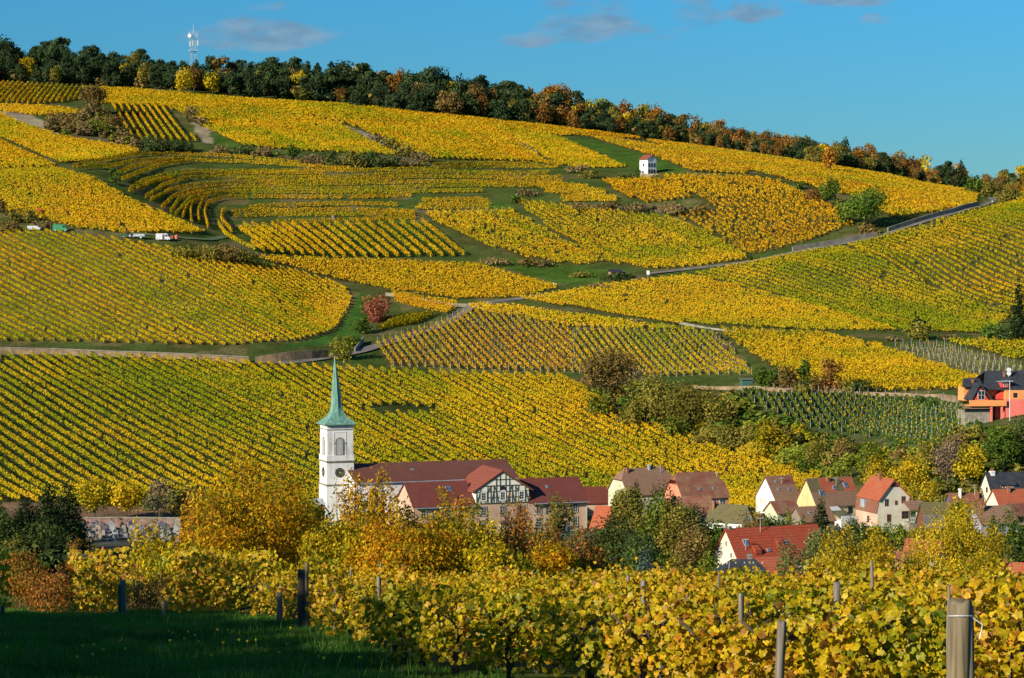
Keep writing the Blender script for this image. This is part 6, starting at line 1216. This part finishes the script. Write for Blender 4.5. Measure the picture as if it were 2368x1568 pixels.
for i, t in enumerate(TV):
    x, y, w, h, sh, co, nm, lb, Y = t
    if Y: b = gx(x, Y); top = (HY - (y - h) + (30 if 1370 < x < 1620 and Y < 350 else 10)) / F * Y; hh = top - b[2]
    else: b = ground(x, y); Y = b[1]; hh = h * Y / F
    k = Y / F; lp = 3.8; hp_ = hh / k; cov = 1.5 if co == 'bare' else 3.6
    real_tree(nm, b, hh, w * k * 1.12, sh, co, lp * k, int(min(9000, max(250, w * hp_ / lp**2 * cov))), 5000 + i, lb, nl=None if sh != 'cone' else 34)
thicket([(1380,1262),(1660,1250),(1720,1225),(1800,1225),(1700,1290),(1560,1330),(1400,1330)], ['dark','green','olive','brown'], 'dark garden thicket between the convent and the red barn', 4, 2, 4.5, seed=12)
thicket([(1850,1240),(2060,1235),(2360,1245),(2367,1330),(2150,1330),(1930,1300)], ['dark','green','olive','dark'], 'dark green garden hedges below the village houses', 5, .8, 2.2, seed=13)
thicket([(0,1262),(180,1262),(170,1330),(0,1330)], ['dark','fir','olive'], 'dark bushes at the foot of the left firs', 4, 2, 4, seed=14)
thicket([(430,1180),(730,1175),(730,1190),(430,1200)], ['brown','olive','lime'], 'olive bushes at the lower edge of the big vineyard left of the church', 4, 1.5, 4, seed=15)
# ---------------------------------------------------------------- near trees: leaves one can tell apart
TN = [  # x, top y, distance, width px, shape, colour, leaves, leaf m, name, label
 (585,1085,86,330,'spiky','pear',15000,.115,'pear_tree','largest pear tree, golden crown left of the church tower'), (700,1150,90,150,'round','gold',6200,.11,'pear_tree','green gold pear tree between the largest one and the church tower'),
 (470,1190,82,130,'spiky','pear',3600,.11,'pear_tree','orange gold pear tree at the left flank of the largest one'), (835,1122,84,150,'spiky','pear',5600,.11,'pear_tree','slim pear tree with shoots reaching up before the nave'), (905,1160,80,190,'spiky','pear',8600,.11,'pear_tree','broad pear tree before the left convent wing'),
 (1035,1165,82,170,'spiky','pear',7600,.11,'pear_tree','golden pear tree before the convent gable'), (1090,1210,78,140,'spiky','gold',5000,.11,'pear_tree','green gold pear tree right before the convent'), (1185,1190,84,130,'spiky','pearred',3200,.10,'pear_tree','thin pear tree with bare upright shoots before the convent'), (1245,1215,80,130,'spiky','pearred',4200,.10,'pear_tree','russet pear tree before the right convent wing'),
 (1345,1255,76,130,'spiky','pearred',3400,.10,'pear_tree','low russet pear tree before the blue green spruce'), (780,1215,76,160,'round','gold',6000,.11,'pear_tree','dense gold green pear tree below the church tower'), (960,1235,72,260,'round','pear',9000,.11,'pear_tree','low wide pear tree below the convent'), (1150,1265,72,170,'round','gold',5600,.11,'pear_tree','low gold green pear tree in the middle'), (1270,1270,74,160,'round','pear',5600,.10,'pear_tree','low amber tree just above the vines before the blue green spruce'),
 (620,1128,92,200,'round','pear',9000,.11,'pear_tree','round amber pear crown just behind the largest pear tree'), (505,1235,78,150,'round','pear',5600,.11,'pear_tree','amber pear tree low at the left of the largest one'), (870,1215,74,150,'round','pear',5600,.11,'pear_tree','round amber pear tree below the nave'), (1000,1200,88,140,'round','pear',5600,.11,'pear_tree','round amber pear tree behind the one before the gable'),
 (1110,1245,86,130,'spiky','pear',4600,.11,'pear_tree','amber pear tree low before the middle of the convent'), (1215,1255,88,120,'spiky','pear',4000,.11,'pear_tree','amber pear tree before the right convent wing'), (1320,1290,86,110,'spiky','pearred',3000,.10,'pear_tree','small russet pear tree before the dark firs'),
 (345,1240,80,120,'spiky','gold',3000,.11,'pear_tree','yellow tree left before the cemetery'), (420,1265,76,140,'round','gold',3600,.11,'pear_tree','low yellow green tree between cemetery and largest pear tree'), (560,1285,68,260,'round','gold',5600,.12,'pear_tree','low gold green branches under the largest pear tree'), (395,1335,66,150,'bush','brown',2600,.06,'hawthorn_bush','brown tangled hawthorn bush above the grass bank'), (320,1355,66,100,'bush','scrub',1500,.05,'hawthorn_bush','thin twiggy bush right of the left posts'),
 (45,1285,74,170,'round','pearred',4600,.08,'cherry_bush','reddish cherry bush at the left edge'), (195,1280,76,130,'spiky','pearred',3000,.08,'cherry_bush','red orange cherry bush in the lower left'), (110,1325,68,160,'bush','pearred',2400,.07,'cherry_bush','low red orange bush between the two reddish bushes'), (215,1340,68,110,'bush','pearred',1800,.07,'cherry_bush','russet bush just left of the left posts'), (245,1325,78,60,'bush','red',900,.06,'rosehip_bush','small bright red bush before the red roof'),
 (2212,1180,128,235,'spiky','yellow',18000,.12,'apricot_tree','big bright yellow tree at the right above the vines'), (2120,1280,122,140,'spiky','yellow',4600,.11,'apricot_tree','yellow tree left of the big bright yellow one'), (1975,1240,118,215,'spiky','yellow',13000,.12,'apricot_tree','wide bright yellow tree right of the red barn'), (1905,1300,112,100,'round','yellow',2600,.10,'apricot_tree','low yellow tree before the sage green trees'), (2060,1320,108,120,'round','gold',2800,.10,'apricot_tree','low yellow green tree under the wide yellow one'), (2270,1290,116,110,'round','gold',2800,.10,'apricot_tree','lower right part of the yellow trees group'),
 (2190,1330,104,160,'bush','gold',2400,.10,'apricot_tree','low yellow green shrub above the post'), (2340,1335,100,90,'bush','brown',1200,.08,'hazel_bush','brown shrub above the vines at the right edge'), (700,1300,66,180,'bush','gold',3000,.11,'pear_tree','gold green leaves behind the middle post pair'),
]
for i, (x, yt, Y, w, sh, co, n, lm, nm, lb) in enumerate(TN):
    b = gx(x, Y); up = 44 if sh == 'spiky' and x < 1400 else 26 if sh == 'spiky' else 14; h = (HY - (yt - up)) / F * Y - b[2]; wm = w * Y / F * 1.06; n = int(n * 1.35)
    r = np.random.default_rng(900 + i); p_, f_, c_, L_ = crown(sh, co, n, 1.0, np.random.default_rng(400 + i), nl=30 if sh == 'spiky' else 20)
    C = p_.reshape(-1, 4, 3).mean(1) * np.array((wm, wm, h)); cc_ = c_.reshape(-1, 4, 3)[:, 0] * r.uniform(.75, 1.3, (n, 1))
    out_n = C - np.array((0, 0, h*.45)); out_n /= np.linalg.norm(out_n, axis=1, keepdims=True) + 1e-9
    Nn = out_n + r.normal(size=C.shape) * .9; Nn /= np.linalg.norm(Nn, axis=1, keepdims=True)
    t = r.normal(size=C.shape) * .7 + np.array((0, 0, -1.0)); U = np.cross(Nn, t); U /= np.linalg.norm(U, axis=1, keepdims=True); V2 = np.cross(Nn, U); s_ = (lm * r.uniform(.7, 1.3, n) * .62)[:, None]
    pts = np.stack([C - V2*s_, C + U*s_*.5 + Nn*s_*.2, C + V2*s_, C - U*s_*.5 + Nn*s_*.2], 1).reshape(-1, 3)
    e = empty(nm, tuple(b), 0, label=lb, cat=nm.split('_')[-1]); link('crown', mesh('crown', pts, np.arange(n*4).reshape(-1, 4), np.repeat(cc_, 4, 0)), M['treen'], e)
    mb = MB(); rt_ = .09 if h > 4 else .05; mb.tube([(0, 0, -.2), (.05, 0, h*.2), (-.03, .04, h*.4), (0, 0, h*.62)], [rt_, rt_*.8, rt_*.55, rt_*.2], 7)
    for q in L_:
        a = Vector((q[0]*wm, q[1]*wm, q[2]*h)); z0 = min(h*.5, max(.25, a.z * .4)); mb.tube([(0, 0, z0), (a.x*.5, a.y*.5, (z0 + a.z)*.5 + .1), tuple(a), (a.x*1.03, a.y*1.03, a.z + q[4]*h*.9)], [rt_*.42, rt_*.3, rt_*.16, .006], 5)
    mb.build('trunk', M['bark'], e, smooth=True)

# ---------------------------------------------------------------- foreground vine rows with lobed leaves
LA = np.radians([0, 22, 40, 62, 90, 120, 150, 180, 210, 240, 270, 298, 320, 338]); LR = np.array([1, .9, .74, .95, .8, .93, .78, .42, .78, .93, .8, .95, .74, .9])
LP = np.stack([LR*np.cos(LA), LR*np.sin(LA)], 1)
def vine_leaves(C, Nn, s, cols, r):
    n = len(C); Nn = Nn / np.linalg.norm(Nn, axis=1, keepdims=True); t = r.normal(size=(n, 3)) * .8 + np.array((0, 0, -1.0)); V2 = t - Nn * (t * Nn).sum(1, keepdims=True); V2 /= np.linalg.norm(V2, axis=1, keepdims=True); U = np.cross(Nn, V2)
    k = len(LP); s = s[:, None, None]; fold = r.uniform(.05, .4, n)[:, None, None]
    rim = C[:, None] + V2[:, None]*LP[None, :, 0:1]*s + U[:, None]*LP[None, :, 1:2]*s + Nn[:, None]*(-fold*s*(LP[None, :, 1:2]**2) - r.uniform(-.2, .45, n)[:, None, None]*s*(LP[None, :, 0:1]**2) + r.normal(size=(n, k, 1))*.1*s)
    V_ = np.concatenate([C[:, None] + Nn[:, None]*0.0, rim], 1); m_ = k + 1; base = (np.arange(n)*m_)[:, None, None]
    tri = np.stack([np.zeros(k, int), 1 + np.arange(k), 1 + (np.arange(k) + 1) % k], 1)[None] + base
    cc_ = np.repeat(cols[:, None], m_, 1); cc_[:, 0] *= .85; cc_[:, 1:] *= r.uniform(.8, 1.2, (n, k, 1)); br_ = r.random((n, k, 1)) < .10; cc_[:, 1:] = np.where(br_, np.array((.26, .11, .02)), cc_[:, 1:])
    return V_.reshape(-1, 3), tri.reshape(-1, 3), cc_.reshape(-1, 3)
VL = np.array([(.50,.39,.008), (.32,.32,.008), (.62,.44,.010), (.66,.39,.010), (.13,.18,.010), (.52,.24,.012), (.30,.14,.02)])
def edge(Y): return float(np.interp(Y, [12, 18, 22, 25, 31, 47, 60, 66], [4.2, 3.45, 1.9, .9, -1.6, -4.4, -7.6, -9.2]))
Ys = [14.5, 16.2]; Y = 18.0
while Y < 68: Ys.append(Y); Y += 1.75
def wood_post(x, Y, h, r_, mat, label, lean=(0, 0), pointed=False, square=False, zoff=0):
    b = np.array((x, Y, float(ter(x, Y)))); mb = MB(); lx, ly = lean; pr_ = [(0, 0, -.5), (lx*.5, ly*.5, h*.5), (lx, ly, h - (.12 if pointed else .02)), (lx*1.02, ly, h)]
    n_ = 16; k_ = 14 if r_ > .06 else 6; rq = np.random.default_rng(int(abs(x) * 997 + Y * 31)); Vp = []
    ph_ = rq.uniform(0, 6.28, 3)
    for i_ in range(k_ + 2):
        f_ = min(1, i_ / k_); zq = -.5 + (h + .5) * f_; cxq, cyq = lx * max(0, zq) / h, ly * max(0, zq) / h; rr = r_ * (1.03 - .07 * f_) * (1 if i_ <= k_ else .82) * ((1 if f_ < .93 else .35) if pointed else 1)
        if i_ > k_: zq += .012
        for j_ in range(n_):
            a_ = 2 * pi * j_ / n_; q_ = rr * (1 + .05 * sin(3 * a_ + ph_[0]) + .035 * sin(5 * a_ + ph_[1] + zq * 1.5) + .03 * rq.normal()); Vp.append((cxq + q_ * cos(a_), cyq + q_ * sin(a_), zq + (.012 * sin(2 * a_ + ph_[2]) if i_ >= k_ else 0)))
    mb.add(Vp, [(i_*n_+j_, i_*n_+(j_+1) % n_, (i_+1)*n_+(j_+1) % n_, (i_+1)*n_+j_) for i_ in range(k_+1) for j_ in range(n_)] + [tuple(range(n_))[::-1], tuple((k_+1)*n_+j_ for j_ in range(n_))]); o = mb.build('wooden_post', M[mat], loc=tuple(b), smooth=not square); tag(o, label, 'post'); return o
for i, Y in enumerate(Ys):
    r = np.random.default_rng(50 + i); x0 = edge(Y) + r.uniform(-.1, .2); x1 = .29 * (Y + 3) + 1.2; Lr = x1 - x0; dyx = .12
    if Lr < 1: continue
    den = 560 if Y < 24 else 430 if Y < 34 else 240 if Y < 48 else 160; vis = 1.0; n = int(Lr * den)
    t = r.uniform(0, Lr, n); top = (.88 if Y < 24 else .95) + .5 * (vnoise(t, np.full(n, Y*7.), .8, 3) - .35) + .45 * (vnoise(t, np.full(n, Y*3.), 2.7, 13) - .4); hz = r.random(n) ** .75; sd = np.where(r.random(n) < .62, -1, 1)
    h_ = .22 + (top - .22) * hz; wv = .36 * (1 - .35*hz) * r.uniform(.25, 1.15, n) * (.7 + .6 * vnoise(t, h_ + Y, .5, 8))
    x = x0 + t; y = Y + dyx * t + sd * wv; C = np.stack([x, y, ter(x, Y + dyx*t) + h_], 1)
    shoot = (r.random(n) < .05) & (vnoise(t, np.full(n, Y*5.), .5, 23) > .55); C[shoot, 2] += r.uniform(.05, .45, shoot.sum())
    Nn = np.stack([r.normal(size=n)*.6 - .25, sd*1.0, .45 + r.normal(size=n)*.5], 1) + r.normal(size=(n, 3))*.35
    warm = vnoise(x, h_*.8 + Y*3, 1.2, 17) + (.25 if Y > 35 else 0); u = r.random(n)
    ci = np.where(warm > .62, np.where(u < .35, 2, np.where(u < .65, 3, np.where(u < .85, 0, np.where(u < .95, 5, 6)))), np.where(warm > .4, np.where(u < .42, 0, np.where(u < .72, 2, np.where(u < .9, 1, 3))), np.where(u < .45, 1, np.where(u < .78, 0, np.where(u < .93, 4, 2)))))
    cols = VL[ci] * r.uniform(.75, 1.2, (n, 1)); s_ = r.uniform(.026, .056, n) * (1.0 if Y < 40 else 1.1)
    e = empty('vine_row', (0, 0, 0), 0, label='foreground vine row %s, broad yellow green leaves on wooden stakes' % ('nearest the camera' if i == 0 else 'in the dense rows filling the lower right'), cat='vine row', group='foreground vine rows')
    if i == 0: e['label'] = 'vine row nearest the camera at the lower right corner'
    elif Y > 50: e['label'] = 'golden foreground vine row among the farthest ones at the foot of the grass bank'
    else: e['label'] = 'foreground vine row with broad yellow green leaves among the dense rows at the lower right'
    link('foliage', mesh('foliage', *vine_leaves(C, Nn, s_, cols, r)), M['vleaf'], e)
    nt_ = int(Lr / 1.15) if Y < 40 else 2
    for j in range(nt_):
        tx = x0 + .5 + j * 1.15 + r.uniform(-.1, .1)
        if j > 5 and Y > 20: break
        b = (tx, Y + dyx*(tx - x0), float(ter(tx, Y + dyx*(tx - x0)))); mb = MB(); a1, a2 = r.uniform(-.09, .09), r.uniform(-.06, .06)
        mb.tube([(b[0], b[1], b[2]-.1), (b[0]+a1, b[1]+a2, b[2]+.25), (b[0]-a1*.5, b[1]-a2, b[2]+.5), (b[0]+a2, b[1], b[2]+.72), (b[0]+.3, b[1], b[2]+.95)], [.06, .045, .05, .055, .015], 7); mb.tube([(b[0]+a2, b[1], b[2]+.7), (b[0]-.35, b[1], b[2]+1.0)], [.035, .012], 6)
        mb.tube([(b[0], b[1], b[2]+.7), (b[0]+.1, b[1], b[2]+.95), (b[0]+.02, b[1], b[2]+1.15)], [.012, .009, .005], 4)
        mb.build('vine_stem', M['vbark'], e, smooth=True)
    for zz in ((.7, 1.05) if Y < 19 else ()):
        mb = MB(); mb.tube([(x0, Y, float(ter(x0, Y)) + zz), (x0 + Lr/2, Y + dyx*Lr/2, float(ter(x0 + Lr/2, Y + dyx*Lr/2)) + zz - .03), (x1, Y + dyx*Lr, float(ter(x1, Y + dyx*Lr)) + zz)], .002, 4); mb.build('wire', M['zinc'], e)
    for j in range(1, int(Lr / 4.2) + 1):
        px = x0 + j * 4.2 + r.uniform(-.5, .5)
        if px < x1 and Y > 30 and r.random() < .25: wood_post(px, Y + dyx*(px - x0) - .12, r.uniform(1.1, 1.5), .03, 'postgrey' if r.random() < .7 else 'post', 'thin grey vine stake poking out of the foreground leaves', lean=(r.uniform(-.08, .08), 0))['group'] = 'vine stakes in the foreground rows'
# a few big posts seen one by one
bx_ = (2210 - CX) / F * 16.6
def post_at(x, ytop, Y, r_, mat, label, **k):
    X = (x - CX) / F * Y; h = (HY - ytop) / F * Y - float(ter(X, Y)); return wood_post(X, Y, h, r_, mat, label, **k)
bp = post_at(2211, 1392, 16.0, .083, 'post', 'thick round end post in the lower right corner', lean=(.03, 0))
post_at(2240, 1400, 16.0, .055, 'postgrey', 'paler leaning prop right behind the thick end post', lean=(-.02, 0)); post_at(2194, 1357, 16.35, .022, 'postgrey', 'thin pointed stake left behind the thick end post', pointed=True)
z_ = float(ter((2211-CX)/F*16.0, 16.0)); X_p = (2211-CX)/F*16.0
for dz in (.1, .62):
    mb = MB(); zz = (HY-1392)/F*16 - dz; mb.tube([(X_p + .03 + .09*cos(a*pi/8), 16.0 + .09*sin(a*pi/8), zz - .015*sin(a*pi/8)) for a in range(17)], .005, 5, cap=False)
    mb.tube([(X_p+.1, 15.95, zz), (X_p+.17, 15.93, zz-.05), (X_p+.15, 15.92, zz-.14)], .005, 5); q = mb.build('wire_loop', M['metal'], bp); q.parent = bp; q.location = tuple(-np.array(bp.location)) 
post_at(697, 1318, 47, .085, 'postdark', 'stout dark end post of the middle pair'); post_at(709, 1303, 46.9, .04, 'post', 'thin pale stake of the middle pair of posts'); post_at(279, 1352, 59, .07, 'postdark', 'shorter dark post of the left pair'); post_at(288, 1342, 58.8, .065, 'postgrey', 'taller pale post of the left pair', lean=(-.05, 0))
post_at(379, 1392, 57, .045, 'postgrey', 'short pale stake between the left and middle post pairs'); post_at(1795, 1440, 21, .045, 'postgrey', 'weathered stake low in the leaves left of the thick end post', lean=(.05, 0)); post_at(1934, 1350, 27.4, .045, 'postgrey', 'split grey post top above the leaves below the yellow trees'); post_at(2337, 1368, 22, .035, 'postgrey', 'grey stake top near the right edge')
post_at(876, 1335, 44, .045, 'postgrey', 'grey stake rising from the leaves below the convent'); post_at(1028, 1380, 36, .05, 'postgrey', 'grey stake in the leaves left of the centre'); post_at(1487, 1344, 30, .04, 'postgrey', 'small pale stake top at the edge of the spruces'); post_at(774, 1365, 44, .04, 'postgrey', 'grey stake left of the convent stake'); post_at(6, 1402, 58, .06, 'postdark', 'dark post at the left frame edge'); post_at(1713, 1375, 26.6, .035, 'postgrey', 'grey stake below the red barn'); post_at(646, 1372, 50, .07, 'postgrey', 'grey post half hidden left of the middle pair')
# short golden rows beyond the crest at the left
for k, (xa, xb, Y) in enumerate(((165, 300, 63), (185, 290, 66), (-20, 20, 57), (380, 520, 64), (400, 640, 62))):
    r = np.random.default_rng(700 + k); X0, X1 = (xa-CX)/F*Y, (xb-CX)/F*Y; n = int((X1-X0)*300); x = r.uniform(X0, X1, n); hz = r.random(n); zt = (HY - (1385 + 12*k if k < 3 else 1400)) / F * Y; z0 = ter(x, np.full(n, Y)); C = np.stack([x, Y + r.normal(size=n)*.3, z0 + .2 + (1.45 + .3*vnoise(x, x*0, .7, k))*hz], 1)
    Nn = np.stack([r.normal(size=n)*.6-.2, -np.ones(n), .5 + r.normal(size=n)*.4], 1); cols = VL[r.choice([0, 2, 2, 3, 1, 5], n)] * r.uniform(.8, 1.2, (n, 1)); e = link('vine_row', mesh('vine_row', *vine_leaves(C, Nn, r.uniform(.05, .085, n), cols, r)), M['vleaf']); tag(e, ('short golden vine row behind the left post pair', 'second short golden vine row behind the left posts', 'few golden vine leaves at the left frame edge', 'golden vine row at the crest of the grass bank', 'longer golden vine row left of the middle post pair')[k], 'vine row')

# ---------------------------------------------------------------- grass of the bank, dandelions, unseen hedge trees added left of the camera to shade it
r = np.random.default_rng(77); n = 300000; Yg = 27 + 39 * r.random(n) ** .8; ed = np.interp(Yg, [12, 18, 22, 25, 31, 47, 60, 66], [4.2, 3.45, 1.9, .9, -1.6, -4.4, -7.6, -9.2]); Xg = r.uniform(-.235, .0, n) * Yg * 1.0; Xg = -.24*Yg + (ed + .8 + .24*Yg) * r.random(n)
tuft = vnoise(Xg, Yg, .8, 4); hgt = (.05 + .24 * tuft * r.random(n)) * (1 + .9 * (r.random(n) < .025)); dirx, diry = r.normal(size=n), r.normal(size=n); nrm = np.hypot(dirx, diry); dirx /= nrm; diry /= nrm; z = ter(Xg, Yg) + (vnoise(Xg, Yg, 2.5, 3) - .5) * .22 - .02
w_ = .006 + .006 * r.random(n); bend = hgt * r.uniform(.2, .8, n); B = np.stack([Xg, Yg, z], 1); side = np.stack([-diry, dirx, np.zeros(n)], 1) * w_[:, None]; tip = B + np.stack([dirx*bend, diry*bend, hgt], 1)
V_ = np.stack([B - side, B + side, tip], 1).reshape(-1, 3); gcol = np.where((r.random(n) < .07)[:, None], np.array((.32,.28,.14)), np.array((.085,.20,.025)) * (.6 + .9*tuft[:, None])) * r.uniform(.7, 1.3, (n, 1))
o = link('grass', mesh('grass', V_, np.arange(n*3).reshape(n, 3), np.repeat(gcol, 3, 0)), M['grass']); tag(o, 'long meadow grass on the shaded bank in the lower left', 'grass', kind='stuff')
mb = MB(); mb.tube([(0, 0, 0), (.01, 0, .2)], [.004, .004], 4); dm_ = mesh('stem', mb.v, mb.f); dm_.materials.append(M['grass_stem'] if 'grass_stem' in M else mat_noise('grass_stem', (.08,.16,.03), (.1,.2,.04), 3)); mb = MB(); mb.tube([(0, 0, .19), (0, 0, .22)], [.018, .026], 10); fm_ = mesh('flower_head', mb.v, mb.f); fm_.materials.append(mat_noise('dandelion_yellow', (.75,.50,.01), (.8,.6,.02), 20))
for i in range(34):
    Y = r.uniform(31, 44) if i < 36 else r.uniform(44, 60); X = float(np.interp(Y, [25, 31, 47, 60], [.9, -1.9, -4.6, -8])) - abs(r.normal()) * 2.2 - .1
    e = empty('dandelion', (X, Y, float(ter(X, Y)) + .04), r.uniform(0, 6), label='yellow dandelion flower in the dark grass of the bank', cat='flower', group='dandelions in the grass bank'); link('stem', dm_, None, e); link('flower_head', fm_, None, e)
for i, (X, Y, h) in enumerate([(float(np.interp(q, [0, 18, 31, 47, 60, 72], [7, 3.4, -1.7, -4.4, -7.9, -11])) - 22.5, q - 20.0, 11.4) for q in range(26, 66, 3)]):  # unseen trees, added and spaced so their shadow covers the bank
    put_tree('unseen_hedge_tree', tree_proto('bush', 'dark', 2600, .05, 60 + i % 3), (X, Y, float(ter(X, Y))), h, 7.5, 'unseen tall dark hedge tree added left of the camera to shade the grass bank', 'tree', 'unseen hedge trees added left of the camera')
